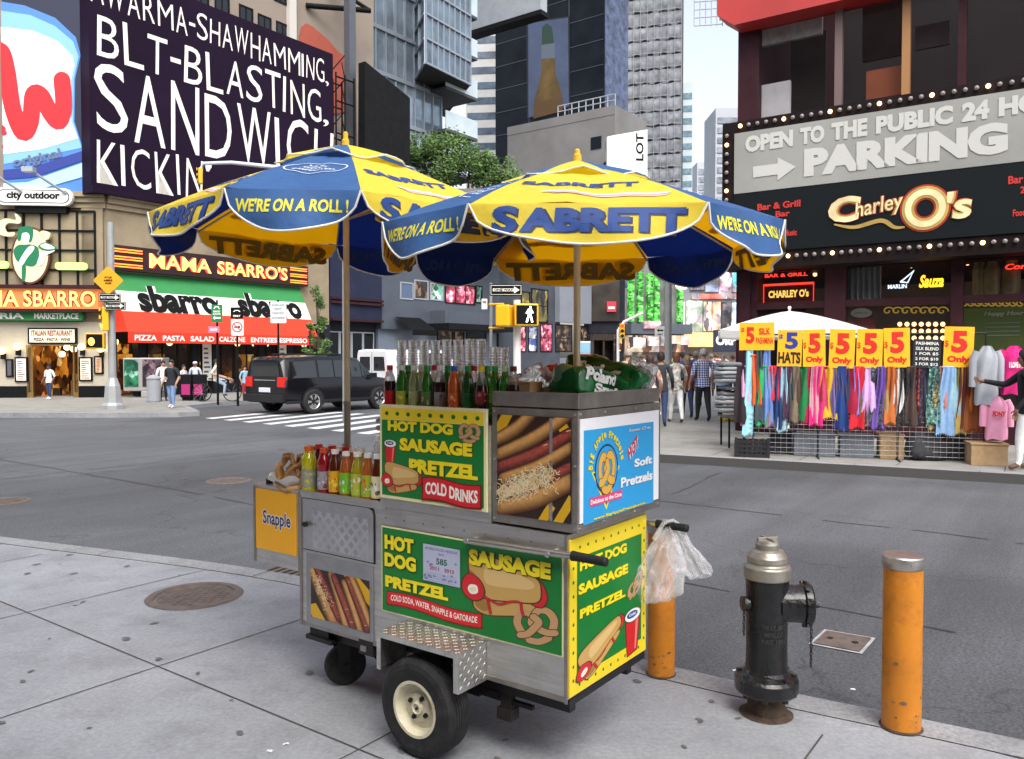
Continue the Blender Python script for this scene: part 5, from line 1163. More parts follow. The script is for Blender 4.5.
for (px, py) in ((5, 351), (20, 347), (55, 347), (62, 349), (84, 347), (103, 349), (50, 354)):
    x, z = FC.px(px, py); m = MB(); ind = 28 < px < 78; m.sphere(FC(x, z, -1. if ind else .22), .13 if not ind else .12, 14, 10); l = m.build('lamp_globe', [warmL], piz, True)
    if not ind: m = MB(); m.fbox(FC, x-.05, z-.32, x+.05, z-.1, .02, .25); o = m.build('bracket', [blackM], l)
post_ink = pc('poster_ink', '6A5A58'); postR = pc('poster_red_ink', 'B04A38')
for k, a in enumerate(((7, 359, 14, 377), (16, 357, 28.5, 382), (80, 357, 93, 381), (95, 356, 104, 374))):
    q = area(FC, *a); t = worldroot('framed_poster', ['dark framed menu poster left of the entrance, farthest left', 'framed white menu poster just left of the pizzeria entrance', 'framed menu poster just right of the pizzeria entrance', 'framed brown poster right of the entrance near the pole'][k], 'poster', FC(q[0], 0, .03), 'framed posters beside the entrance')
    m = MB(); m.fbox(FC, *q, .021, .09); m.build('frame', [blackS], t, True); m = MB(); m.rect(FC, q[0]+.06, q[1]+.06, q[2]-.06, q[3]-.06, .094, 0); w_, h_ = q[2]-q[0]-.2, q[3]-q[1]-.2
    for j in range(9): m.rect(FC, q[0]+.1, q[1]+.1+h_*j/9, q[0]+.1+w_*random.uniform(.4, 1), q[1]+.1+h_*(j+.45)/9, .097, 1+(j % 3 == 0))
    m.build('sheet', [[greyP, whiteS, pc('menu_cream', 'F0E6D0'), pc('menu_tan', 'C8A888')][k], post_ink, postR], t, True)
sg = worldroot('restaurant_sign', 'white ITALIAN RESTAURANT sign over the corner door', 'sign', FC(4, 0, .1)); q = area(FC, 30, 328, 78, 344); m = MB(); m.fbox(FC, *q, .02, .16); m.build('frame', [blackS], sg, True); m = MB(); m.rect(FC, q[0]+.06, q[1]+.06, q[2]-.06, q[3]-.06, .164); m.build('face', [creamS], sg, True)
W_, H_ = q[2]-q[0], q[3]-q[1]; letters(sg, [pc('sign_brick_red', '8A2418')], FC, [('ITALIAN RESTAURANT', q[0]+.14, q[1]+H_*.5, W_-.28, H_*.34, .168, .02)]); letters(sg, [blackS], FC, [('PIZZA · PASTA · WINE', q[0]+.22, q[1]+H_*.18, W_-.44, H_*.2, .168, .02)])
sg = worldroot('neon_sign', 'glowing yellow MAMA SBARRO letter sign curving round the entrance corner', 'sign', FC(3, 0, .2)); q = area(FC, -48, 290, 103, 309); m = MB(); m.fbox(FC, *q, .02, .45); m.build('box', [glow('neon_box', 'C8743C', .45)], sg, True)
m = MB(); m.fbox(FC, q[0], q[1]-.12, q[2]+.05, q[1]-.003, .02, .6); m.fbox(FC, q[0], q[3]+.003, q[2]+.05, q[3]+.14, .02, .6); m.build('trim', [maroon], sg, True); z9 = zf(0, 290, 6.32)
h0, h1 = q[1]+.08, q[3]-.08; letters(sg, [neonY, pc('neon_shadow', '8A2A14')], FC, [('MAMA', FC.px(-38, 300)[0], h0, FC.px(25, 300)[0]-FC.px(-38, 300)[0], h1-h0, .47, .0), ('SBARRO', FC.px(29.5, 300)[0], h0, FC.px(100.5, 300)[0]-FC.px(29.5, 300)[0], h1-h0, .47, .0)], back=1)
sg = worldroot('marketplace_sign', 'long green PIZZERIA MARKETPLACE sign below the glowing corner letters', 'sign', FC(2, 0, .2)); q = area(FC, -40, 312, 86, 320.5); m = MB(); m.prism(rrect(*q, .14), .02, .3, FC); m.build('plate', [greenS], sg, True)
letters(sg, [whiteS], FC, [('PIZZERIA', FC.px(-36, 316)[0], q[1]+.06, FC.px(28, 316)[0]-FC.px(-36, 316)[0], q[3]-q[1]-.12, .305, .02), ('MARKETPLACE', FC.px(38, 316)[0], q[1]+.06, FC.px(82, 316)[0]-FC.px(38, 316)[0], q[3]-q[1]-.12, .305, .02)])
# long side: letter sign, awning, shop front
z2 = zf(0, 180, 3.012)
q = rp(FL, z2, (330, 268), (918, 258)); sx0 = FL.px(109, 260)[0]; sx1 = FL.px(304, 280)[0]; zlo, zhi = FL.px(110, 270)[1], FL.px(110, 245)[1]
sg = worldroot('neon_sign', 'long glowing MAMA SBARRO\'S sign above the striped awning', 'sign', FL(4, 0, .2)); m = MB(); m.fbox(FL, sx0, zlo, sx1, zhi, .0, .3); m.build('box', [pc('neon_black_box', '2A1418')], sg, True)
H_ = zhi-zlo; a1 = FL.px(145, 260)[0]; a2 = FL.px(207, 270)[0]; b1 = FL.px(213, 270)[0]; b2 = FL.px(283, 275)[0]; c1 = FL.px(286, 275)[0]
letters(sg, [neonY, neonR], FL, [('MAMA', a1, zlo+H_*.2, a2-a1, H_*.6, .33, -.004), ("SBARRO'S", b1, zlo+H_*.2, b2-b1, H_*.6, .33, -.004)], back=1)
for (xs, xe) in ((sx0+.05, FL.px(138, 260)[0]), (c1, sx1-.1)):
    for k in range(3):
        m = MB()
        for j in range(2): m.fbox(FL, xs, zlo+H_*(.12+.3*k+.10*j), xe, zlo+H_*(.16+.3*k+.10*j), .31, .35)
        m.build('neon_tube', [neonO], sg, True)
aw = worldroot('awning', 'sloping awning striped green, white and red with black sbarro lettering', 'awning', FL(5, 0, .5))
az1 = zlo-.05; az0 = 2.55; ao = 1.3; axs, axe = .1, 9.35
sl = V((FL.n.x*-ao, FL.n.y*-ao, az1-az0)); sl_len = sl.length; FA = FR(FL(axs, az0, ao), VX, sl.normalized())
wA = axe-axs; hs = (0, .34, .68, 1.0)
m = MB()
for k in range(3): m.rect(FA, 0, sl_len*hs[k], wA, sl_len*hs[k+1], 0, k)
for x in (0, wA):
    o_ = FA(x, 0, 0); m.add([FL(axs+x, az0, 0), o_, FL(axs+x, az1, 0)], [(0, 1, 2)], 0)
m.build('canvas', [redS, creamS, greenS], aw, True)
m = MB(); FV = FR(FL(axs, az0-.42, ao+.005), VX); m.rect(FV, 0, 0, wA, .42, 0); m.build('valance', [redS], aw, True)
def fa(px, py): return FA.px(px, py)
for (bl, tr) in (((428, 405), (640, 335)), ((728, 412), (890, 352))):
    x, y, w, h = rp(FA, z2, bl, tr); y = sl_len*.335; h = sl_len*.46; mb = MB(); mb.text(FA, 'sbarro', x, y, w, h, .012, 1, .09); mb.text(FA, 'sbarro', x, y, w, h, .024, 0, .035); mb.build('lettering', [blackS, whiteS], aw, True)
for tx, x_0, x_1 in (('PIZZA', 405, 472), ('PASTA', 490, 557), ('SALAD', 573, 645), ('CALZONE', 660, 738), ('ENTREES', 755, 834), ('ESPRESSO', 842, 925)):
    x = FV.px(x_0/3.012, 335)[0]; w = FV.px(x_1/3.012, 335)[0]-x; letters(aw, [whiteS], FV, [(tx, x, .09, w, .22, .012, .02)])
m = MB(); m.fbox(FL, 0, 0, 11.2, 3.197, -5, -4.6); m.build('shop_interior', [busy('shop_dim', ['1A1210', '3A2418', '241814', '6A4020'], 1.6, .2)], piz, True)
for i, x in enumerate((0, 1.2, 3.6, 4.6, 7.0, 8.6, 10.9)): m = MB(); m.fbox(FL, x, 0, x+.35, 3.197, -.4, .02); m.build('pier', [darkW], piz, True)
for i, (x0, x1) in enumerate(((.35, 1.2), (1.55, 3.6), (4.95, 7.0), (7.35, 8.6), (8.95, 10.9))):
    if i: window(piz, FL, x0+.003, .6, x1-.003, 2.7, blackM, mat('shop_glass', (.02, .016, .012), .08, spec=.4, alpha=.55), .08, 3, 1)
    if i: m = MB(); m.fbox(FL, x0, 0, x1, .597, -.3, 0); m.build('stall_riser', [darkW], piz, True)
    for k in range(2): m = MB(); m.sphere(FL(x0+.3+(x1-x0-.6)*k, 2.2, -1.2), .14, 10, 8); m.build('lamp_globe', [warmL], piz, True)
    m = MB(); m.fbox(FL, x0, .2, x1, 1.7, -2.2, -2.1); m.build('glowing_wall', [warm], piz, True)
for k, x in enumerate((3.98, 7.98)):
    m = MB(); m.fbox(FL, x, .5, x+.55, 2.2, .025, .1); m.rect(FL, x+.06, .56, x+.49, 2.14, .104, 1); 
    for j in range(7): m.rect(FL, x+.12, .7+.2*j, x+.12+.31*random.uniform(.5, 1), .78+.2*j, .107, 2)
    t = tag(m.build('menu_board', [blackS, whiteS, post_ink]), ['tall framed menu board under the awning by the cyclist', 'tall framed menu board under the awning beside the black car'][k], 'menu board', 'menu boards under the awning')
    m = MB(); m.sphere(FL(x+.27, 2.5, .2), .13, 10, 8); m.build('lamp_globe', [warmL], piz, True)
# billboards on the pizzeria roof
zr = zf(0, 0, 3.012); purp = pc('billboard_purple', '1D0F24', rough=.6, spec=.12, var=.25, vs=.3); chalk = pc('billboard_chalk', 'F0EBE0', rough=.5)
bb = worldroot('billboard', 'huge dark purple SANDWICH billboard in white brush lettering above the awning', 'billboard', FL(5, 0, .2)); bx0, bx1, bz0, bz1 = -.75, 11.25, 8.08, 16.6
m = MB(); m.fbox(FL, bx0, bz0, bx1, bz1, -.3, .35); m.fbox(FL, bx0, bz0-.25, bx1, bz0-.003, -.3, .5); m.build('panel', [purp], bb, True)
FB = FR(FL(0, 0, .35), VX); 
def brush(tx, bl, tr, bold, hand=.06):
    x, y, w, h = rp(FB, zr, bl, tr); mb = MB(); rg2 = random.Random(len(tx)); aw_ = 0
    adv = [(.36 if c in "I'," else .5 if c in '-' else 1.25 if c in 'WM' else .92) for c in tx]; tot = sum(adv); X = x
    for c, a in zip(tx, adv):
        cw_ = w*a/tot
        if c != ' ':
            hh = h*(1+rg2.uniform(-hand, hand)); yy = y+h*rg2.uniform(-hand, hand)*.6
            if c in "',": hh = h*.22; yy = y-h*.08 if c == ',' else y+h*.75
            if c == '-': hh = h*.12; yy = y+h*.42
            mb.text(FB, c, X+cw_*.08, yy, cw_*(.84 if c not in 'I' else .5), hh, .012, 0, bold, rg2.uniform(-.08, .08))
        X += cw_
    mb.build('lettering', [chalk], bb, True)
brush('AWARMA-SHAWHAMMING,', (268, 2), (990, 190), -.022); brush('BLT-BLASTING,', (285, 165), (990, 280), -.018); brush('SANDWICH', (275, 392), (1010, 395), -.016); brush("KICKIN'", (285, 545), (640, 490), -.022)
b2 = worldroot('billboard', 'blue billboard of a white mayonnaise jar with a red squiggle, above the corner entrance', 'billboard', FC(2, 0, .1)); zj = zf(0, 0, 3.615)
jx1 = FC.px(88, 100)[0]; m = MB(); m.fbox(FC, -6, 8.08, jx1, 18, -.1, .3, 0); m.build('panel', [pc('jar_navy', '1A2038', rough=.4)], b2, True)
FJ = FR(FC(0, 0, .3), FC.x); J = lambda L_, n=5: [FJ.px(*zj(a, b)) for a, b in L_]
jb = [pc('jar_blue', '7FB4E0', rough=.4), pc('jar_white', 'F2F4FA', rough=.4), pc('jar_mid_blue', '4A7FC8', rough=.4), pc('jar_dark_blue', '2A3A8A', rough=.4), pc('jar_pale', 'A8D4F0', rough=.4), pc('jar_red', 'CC1E28', rough=.5), pc('jar_crimson', 'B8203A', rough=.4), pc('jar_slate', '5A6A8A', rough=.4)]
m = MB()
outl = [(-250, -10), (0, 5), (90, 20), (200, 65), (275, 135), (292, 200), (272, 285), (270, 440), (298, 530), (305, 600), (300, 692), (-250, 692)]
m.poly(FJ, J(outl), .01, 2); m.poly(FJ, J([(-250, 20), (0, 38), (110, 55), (200, 95), (265, 150), (285, 205), (268, 285), (266, 440), (296, 535), (-250, 650)]), .02, 0)
m.poly(FJ, J([(-250, 95), (0, 98), (120, 112), (210, 150), (265, 205), (270, 240), (258, 290), (258, 440), (284, 500), (150, 540), (-250, 592)]), .03, 1)
m.poly(FJ, J([(-250, 640), (120, 605), (302, 545), (304, 580), (130, 640), (-250, 672)]), .04, 3); m.poly(FJ, J([(-250, 672), (100, 660), (300, 590), (302, 640), (120, 692), (-250, 692)]), .045, 4)
m.build('jar_picture', jb, b2, True)
m = MB(); m.stroke(FJ, spline(J([(-70, 300), (-40, 200), (5, 185), (28, 260), (48, 390), (85, 480), (112, 440), (122, 345), (150, 345), (185, 410), (215, 440), (232, 385), (226, 290)]), 6, False), .62, .05, 5, dh=.002); m.build('squiggle', jb, b2, True)
def jl(tx, bl, tr, mi, b, rot): x, y, w, h = rp(FJ, zj, bl, tr); mb = MB(); mb.text(uv(FJ, x, y, w, h, rot), tx, 0, 0, 1, 1, .06, mi, b); mb.build('lettering', jb, b2, True)
jl('original', (46, 596), (226, 556), 7, .02, .24); jl('e', (2, 490), (26, 455), 6, .06, .2); jl('p', (2, 565), (18, 520), 6, .06, .2)
for (px, py) in ((4, 176), (48, 178)):
    x, z = FC.px(px, py); m = MB(); m.fbox(FC, x-.2, z-.1, x+.2, z+.08, 1.3, 1.6); m.tube([FC(x, z, 1.4), FC(x+.9, z-.7, .5)], .05, 6); m.build('floodlight', [greyL], b2, True)
# beige upper wall behind the billboard
up = worldroot('apartment_building', 'beige building with small dark windows rising behind the purple billboard', 'building', FL(6, 0, -3)); FU = FR(FL(0, 0, -2.5), VX)
block(up, 'wall', FU, -3, 16.8, 7.9, 30, 8, stoneB)
for (px, py) in ((178, -14), (201, 3), (222, 12), (246, 22), (264.5, 31), (282.5, 38), (215, -45), (255, -25), (280, -12)):
    x, z = FU.px(px, py); window(up, FU, x-.4, z-.75, x+.4, z+.75, blackM, glassD, .07, 2, 2)
m = MB(); xx = FU.px(290, 20)[0]; m.fbox(FU, xx-.22, 7.9, xx+.22, 30, .0, .25); m.build('pilaster', [mat('pale_pilaster', (.55, .52, .48), .7)], up, True)
xx = FU.px(256, 20)[0]; m = MB(); Rz = lambda a, b: FU.px(240+a/3.94, b/3.94); m.prism(spline([Rz(240, 108), (Rz(240, 420)), Rz(425, 430), Rz(424, 250), Rz(380, 200), Rz(330, 145)], 4), .005, .06, FU); m.build('painted_patch', [mat('brick_red_paint', (.36, .08, .05), .8, var=.12, vs=.8)], up, True)
m = MB(); a_ = FU(*FU.px(305, 6), .1); b_ = FU(*FU.px(350, 18), .1); m.tube([a_, b_+FU.n*1.5], .14, 6); m.tube([FU(*FU.px(320, -20), .1), b_+FU.n*1.5], .1, 6); m.build('steel_arm', [blackM], up, True)
m = MB(); x, z = FL.px(354.5, 64); m.fbox(FL, x-.25, 7, x+.2, 30, -.5, -.1); xs = [FL.px(p, 100)[0] for p in (332, 341, 350)]
tag(m.build('steel_mast', [mat('mast_grey', (.11, .12, .14), .5, .4, var=.1, vs=2)]), 'tall grey steel mast beside the black hoarding', 'mast')
sc_ = worldroot('scaffold_lattice', 'black steel lattice frame between the purple billboard and the black hoarding', 'frame', FL(12, 0, 0)); m = MB(); zs = [8, 9.6, 11.2, 12.8, 14.4, 15.6]
for x in xs:
    for h in (-.6, .3): m.tube([FL(x, 7.9, h), FL(x, 15.8, h)], .05, 5)
for z in zs:
    for h in (-.6, .3): m.tube([FL(xs[0], z, h), FL(xs[2], z, h)], .045, 5)
    m.tube([FL(xs[0], z, -.6), FL(xs[1], z+1.2, .3)], .03, 5); m.tube([FL(xs[1], z, .3), FL(xs[2], z+1.2, -.6)], .03, 5)
m.build('lattice', [blackM], sc_, True)
hd = worldroot('hoarding', 'plain black sloped hoarding beside the purple billboard', 'hoarding', FL(13, 0, 0)); m = MB(); m.prism([FL.px(352.5, 215), FL.px(398, 215), FL.px(398, 101), FL.px(353, 65)], .4, .9, FL); m.build('panel', [blackM], hd, True); m = MB(); m.fbox(FL, FL.px(356, 100)[0], 6.5, FL.px(359, 100)[0], 12, .0, .4); m.build('post', [blackM], hd, True)

# ---------------------------------------------------------------- dark building, grey shops, further along the same side
db = worldroot('dark_building', 'low dark navy building between the pizzeria and the grey shops', 'building', FL(12.5, 0, 0)); block(db, 'wall', FL, 11.3, 14.9, 3.4, 11., 8, navyW); block(db, 'shop_wall', FL, 11.3, 14.9, 0, 3.397, 8, darkW, -.5)
m = MB()
for z in (3.42, 4.3, 4.5): m.fbox(FL, 11.3, z, 14.9, z+.12, .0, .16)
m.build('ledge', [maroon], db, True)
for k in range(4): window(db, FR(FL(0, 0, -.5), VX), 11.5+.82*k, .1, 12.3+.82*k, 2.9, greyL, glassD, .06, 1, 1)
gs = worldroot('shop_building', 'grey panelled shop building behind the parked white van', 'shop', FL(19, 0, 0)); block(gs, 'wall', FL, 14.95, 25.6, 3.1, 9.5, 8, greyP, -.1); block(gs, 'lower_wall', FL, 14.95, 25.6, 0, 3.097, 8, mat('pale_blue_panel', (.15, .18, .235), .5, var=.15, vs=1), -.35)
pinkL = busy('pink_display', ['C84A6A', 'E87890', '8A2A40', 'F0B0B8', 'B0304A', '5A2030'], 4.5, .5); greenL = busy('green_display', ['5A9A80', '2A4A40', '8AC0A8', 'C8D8D0'], 3.5, .3); yelL = busy('yellow_display', ['3A3428', 'A8943A', '242228', '6A6030', '2A2A34'], 3, .2, (1, 1, .4)); clay = busy('brown_display', ['2A2020', '5A4434', '3A3030', '8A7058', '1E1C20'], 3.5, .25)
def pane_px(t, fr, x0, y0, x1, y1, fm, pm, nx=1, nz=1, fw=.07): q = area(fr, x0, y0, x1, y1); window(t, fr, *q, fm, pm, fw, nx, nz)
FG = FR(FL(0, 0, -.1), VX); FG2 = FR(FL(0, 0, -.35), VX)
pane_px(gs, FG, 400, 283, 413, 299, greyL, mat('shop_window_blue', (.09, .13, .22), .1)); pane_px(gs, FG, 414, 281, 428, 299, greyL, clay); pane_px(gs, FG, 430, 284, 443, 300, greyL, greenL); pane_px(gs, FG, 445, 286, 475, 303, blackM, pinkL, 3, 1); pane_px(gs, FG, 475.5, 286, 482, 303, blackM, greenL)
m = MB(); xa = FL.px(428, 310)[0]; m.fbox(FL, xa, 3.15, 25.6, 3.5, -.1, 1.6); m.build('canopy', [blackM], gs, True); m = MB(); xb = FL.px(432, 300)[0]; m.fbox(FL, xb, 3.52, 25.6, 4.25, -.1, 1.0); m.build('canopy_fascia', [greyP], gs, True)
for a, mm in (((437, 318, 453, 345), clay), ((454, 318, 464, 345), clay), ((466, 322, 486, 342), glassD)): pane_px(gs, FG2, *a, blackM, mm)
q = area(FG2, 441, 318, 453, 326); m = MB()
for k in range(4): m.fbox(FG2, q[0]+.3*k, q[1], q[0]+.2+.3*k, q[3], .05, .12)
m.build('lit_sign', [glow('sign_lit', 'F4E8C8', 1.5)], gs, True)
aw2 = worldroot('awning', 'small black awning over a shop left of the soda bottles', 'awning', FL(16, 0, 0)); q = area(FL, 395, 318, 420, 330); FW = FL; m = MB(); P = [FL(q[0], q[1], 1.3), FL(q[2], q[1], 1.3), FL(q[2], q[3], 0), FL(q[0], q[3], 0), FL(q[0], q[1]-.3, 1.3), FL(q[2], q[1]-.3, 1.3)]
m.add(P, [(0, 1, 2, 3), (4, 5, 1, 0)]); m.build('canvas', [blackS], aw2, True)
# further shops
fs = worldroot('far_shops', 'grey shop fronts with pink and yellow window displays behind the walk signal', 'shop', FL(28, 0, 0)); block(fs, 'wall', FL, 25.65, 33, 0, 12, 8, mat('slate_wall', (.055, .062, .08), .6, var=.2, vs=1), -.2); FH = FR(FL(0, 0, -.2), VX)
for a, mm in (((521, 292, 530, 322), yelL), ((531, 290, 548, 322), yelL), ((517, 326, 526, 352), pinkL), ((528, 326, 537, 352), busy('white_display', ['B8B8D8', '6A7AB0', 'D8D8E8', '3A4A8A'], 3, .35)), ((540, 324, 552, 352), pinkL), ((555, 325, 572, 352), clay), ((576, 326, 588, 350), clay)): pane_px(fs, FH, *a, blackM, mm, 1, 2)
q = area(FH, 555, 284, 587, 322); m = MB(); m.fbox(FH, *q, .0, .4); m.build('blank_panel', [mat('pale_grey_panel', (.20, .22, .25), .5, var=.06, vs=1)], fs, True)
bk = worldroot('black_building', 'black fronted building with a small red sign, right of the near umbrella pole', 'building', at(604, 350, 60)); FK = FR(at(583, 356.5, 62)*1, (1, -.12, 0)); FK.o.z = 0
q = area(FK, 584, 276, 625, 328); m = MB(); m.fbox(FK, q[0], 0, q[2], q[3]+4, -8, 0); m.build('wall', [darkW], bk, True); m = MB(); m.fbox(FK, q[0]+.3, q[1]+.5, q[2]-.4, q[3], .0, .25); m.build('dark_screen', [mat('brown_black_screen', (.035, .028, .022), .3, var=.5, vs=1)], bk, True)
m = MB(); q2 = area(FK, 607, 302, 616, 312); m.fbox(FK, *q2, .25, .5); m.build('red_sign', [glow('red_sign_box', 'C82838', .6)], bk, True); m = MB(); m.rect(FK, q2[0]+.1, q2[1]+.2, q2[2]-.1, q2[1]+.38, .505); m.build('lettering', [whiteS], bk, True)
for k in range(6): q3 = area(FK, 585+6.6*k, 333, 590+6.6*k, 352); window(bk, FK, *q3, blackM, (clay, warm)[k % 2], .08)

# ---------------------------------------------------------------- glass tower with balconies
gt = worldroot('glass_tower', 'grey blue glass tower with a jutting glazed bay and pale balconies', 'tower', FL(18, 0, -6)); FT = FR(FL(0, 0, -5), VX); tx0, tx1 = 13.2, 25.5
steelG = mat('tower_frame', (.30, .33, .38), .45, .4, var=.08, vs=.6)
block(gt, 'wall', FT, tx0, tx1, 9.6, 46, 8, glassB)
m = MB()
for k in range(13): m.fbox(FT, tx0, 10.8+2.75*k, tx1, 11.05+2.75*k, .0, .14)
m.build('floor_band', [steelG], gt, True)
m = MB()
for k in range(15): x = tx0+(tx1-tx0)*k/14; m.fbox(FT, x-.05, 9.6, x+.05, 46, .001, .10)
m.build('mullion', [steelG], gt, True)
for k in range(13):
    m = MB(); m.fbox(FT, tx0+.2, 11.06+2.75*k, tx0+3.4, 11.9+2.75*k, .15, .22); m.build('glass_panel', [mat('balcony_glass', (.42, .50, .58), .15, 0, var=.12, vs=.6)], gt, True)
    m = MB(); m.fbox(FT, tx0+.25, 11.92+2.75*k, tx0+3.3, 13.3+2.75*k, .02, .08); m.build('dark_opening', [glassD], gt, True)
    m = MB(); m.fbox(FT, tx1-1.2, 10.9+2.75*k, tx1+2.1, 11.08+2.75*k, -3, 1.5); b = m.build('balcony', [mat('balcony_slab', (.07, .07, .075), .7)], gt, True)
    m = MB(); m.fbox(FT, tx1-1.2, 11.085+2.75*k, tx1+2.1, 12.25+2.75*k, 1.42, 1.5); m.fbox(FT, tx1+2.02, 11.085+2.75*k, tx1+2.1, 12.25+2.75*k, -3, 1.415); o = m.build('balcony_glass', [mat('balcony_rail', (.50, .58, .62), .2, var=.1, vs=1)], b)
# glazed bay
pc_ = at(425.5, 64, 50); bl_ = at(404, 43, 57); br = at(470, 94, 54)
BF = FR((pc_.x, pc_.y, pc_.z), (br.x-pc_.x, br.y-pc_.y, 0)); wb = (V((br.x, br.y, 0))-V((pc_.x, pc_.y, 0))).length; BS = FR((pc_.x, pc_.y, pc_.z), (pc_.x-bl_.x, pc_.y-bl_.y, 0)); wl = (V((bl_.x, bl_.y, 0))-V((pc_.x, pc_.y, 0))).length
m = MB(); e = BF(wb, 0); l_ = BS(-wl, 0); back = e+(l_-V(BF.o)); P = [V(BF.o), e, back, l_]; H_ = 24; m.add(P+[p+V((0, 0, H_)) for p in P], [(3, 2, 1, 0), (0, 1, 5, 4), (1, 2, 6, 5), (2, 3, 7, 6), (3, 0, 4, 7)], 0); m.add([p-V((0, 0, .01)) for p in P], [(3, 2, 1, 0)], 1)
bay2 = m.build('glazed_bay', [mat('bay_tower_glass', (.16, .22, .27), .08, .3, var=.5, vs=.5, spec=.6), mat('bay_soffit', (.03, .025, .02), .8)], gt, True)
m = MB()
for f, w0, w1, n in ((BF, 0, wb, 8), (BS, -wl, 0, 4)):
    for k in range(n+1): x = w0+(w1-w0)*k/n; m.fbox(f, x-.05, 0, x+.05, H_, .0, .09)
    for k in range(16): m.fbox(f, w0, 1.5*k-.07+.07, w1, 1.5*k+.12, .01, .12)
o = m.build('mullion', [steelG], bay2)
# grey overhang
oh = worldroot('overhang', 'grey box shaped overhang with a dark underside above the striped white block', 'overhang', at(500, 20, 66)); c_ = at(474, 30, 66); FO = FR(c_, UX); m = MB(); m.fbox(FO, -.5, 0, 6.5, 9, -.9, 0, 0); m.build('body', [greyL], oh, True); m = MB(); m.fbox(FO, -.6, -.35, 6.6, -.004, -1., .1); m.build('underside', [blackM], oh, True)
# striped white block
sw = worldroot('apartment_block', 'white and grey banded apartment block between the glass tower and the black screen', 'building', at(485, 100, 92)); c_ = at(466, 356.5, 92); FS = FR((c_.x, c_.y, 0), (1, -.1, 0)); block(sw, 'wall', FS, 0, 6, 0, 48, 6, mat('white_brick', (.52, .52, .50), .8, var=.12, vs=.5))
for k in range(22):
    m = MB(); m.fbox(FS, .2, 8+1.7*k, 5.8, 8.75+1.7*k, .0, .06); b = m.build('window_band', [mat('band_glass', (.10, .13, .17), .15, var=.5, vs=.9)], sw, True)
# concrete block with the black screen tower behind
K0 = at(615, 105, 62); FCt = FR((K0.x, K0.y, 0)+U*10.2 if False else V((K0.x, K0.y, 0))+U*10.2, UX); FCs = FR((K0.x, K0.y, 0), VX); ztop = K0.z
cb = worldroot('concrete_block', 'plain grey concrete block with a roof railing below the black screen tower', 'building', (K0.x, K0.y)); m = MB(); m.fbox(FCt, 0, 9.5, 10.2, ztop-.7, -5.2, 0, 0); m.fbox(FCt, 0, ztop-.697, 10.2, ztop, -5.2, .03, 0); m.build('wall', [concB], cb, True)
m = MB()
for k in range(9): x = 4.9+.65*k; m.tube([FCt(x, ztop, -.2), FCt(x, ztop+.9, -.2)], .05, 5)
for z in (.45, .9): m.tube([FCt(4.9, ztop+z, -.2), FCt(10.1, ztop+z, -.2)], .05, 5)
m.build('railing', [greyL], cb, True)
q = area(FCt, 591, 135, 606, 150); m = MB(); m.fbox(FCt, q[0], q[1], q[2]-.4, q[3], .0, .05); m.build('window', [glassD], cb, True); q = area(FCt, 606, 140, 614, 150); m = MB(); m.fbox(FCt, *q, .0, .05); m.build('window', [mat('purple_window', (.05, .035, .07), .3)], cb, True)
lt = worldroot('lot_sign', 'white sign with black vertical LOT lettering beside the concrete block', 'sign', at(628, 150, 58)); FLt = FR((at(606, 356, 58).x, 58, 0), (1, .16, 0)); m = MB(); m.prism([FLt.px(606, 138), FLt.px(606, 185), FLt.px(645.5, 185), FLt.px(645.5, 131)], 0, .4, FLt); m.build('panel', [whiteS], lt, True)
m = MB(); xm, zm_ = FLt.px(622, 150); m.fbox(FLt, xm-.12, zm_-.12, xm+.12, zm_+.12, -9, -.003); m.fbox(FLt, xm-.12, zm_-1.6, xm+.12, zm_-1.36, -9, -.003); m.build('bracket', [blackM], lt, True)
x0, z0 = FLt.px(634, 162); x1, z1 = FLt.px(642, 135); m = MB(); g = lambda a, b, h: FLt(x1-b*(x1-x0), z0+a*(z1-z0), .41); m.text(g, 'LOT', 0, 0, 1, 1, 0, 0, .02); m.build('lettering', [blackS], lt, True)
S0 = at(605, 110, 72); FS1 = FR(V((S0.x, S0.y, 0))+U*12.1, UX); FS2 = FR((S0.x, S0.y, 0), VX)
scr = worldroot('screen_tower', 'black glass tower faced with a big dark screen showing a bottle', 'tower', (S0.x, S0.y)); m = MB(); m.fbox(FS1, 0, 8, 12.1, 46, -4.3, 0, 0); m.build('wall', [mat('blue_mosaic_glass', (.07, .09, .16), .25, .2, var=.8, vs=1.4)], scr, True)
m = MB(); m.fbox(FS1, .02, 17.5, 12.08, 45.8, .0, .15); screen = m.build('screen', [mat('screen_black', spec=.15, col=(.007, .009, .014), rough=.3, var=.5, vs=.5)], scr, True)
m = MB()
for k in range(12): m.fbox(FS1, .1, 18.6+2.2*k, 12, 18.66+2.2*k, .15, .19)
for x in (4, 8.4): m.fbox(FS1, x, 17.5, x+.07, 45.8, .15, .2)
o = m.build('screen_joints', [mat('joint_grey', (.05, .06, .075), .5)], screen)
z7 = zf(480, 0, 3.94); sp = lambda a, b: FS1.px(*z7(a, b)); dim = [glow('picture_blue_grey', '3E4860', .15, var=.25, vs=.5), glow('picture_amber', '54401A', .2, var=.5, vs=.6), glow('picture_dark_green', '1E3428', .2), glow('picture_label', '525A66', .15), pc('picture_black', '14161C'), glow('picture_brown', '4A3418', .25)]
m = MB(); m.poly(FS1, [sp(188, 88), sp(190, 470), sp(362, 425), sp(358, 66)], .21, 4); m.poly(FS1, [sp(195, 95), sp(196, 465), sp(355, 420), sp(352, 72)], .215, 0)
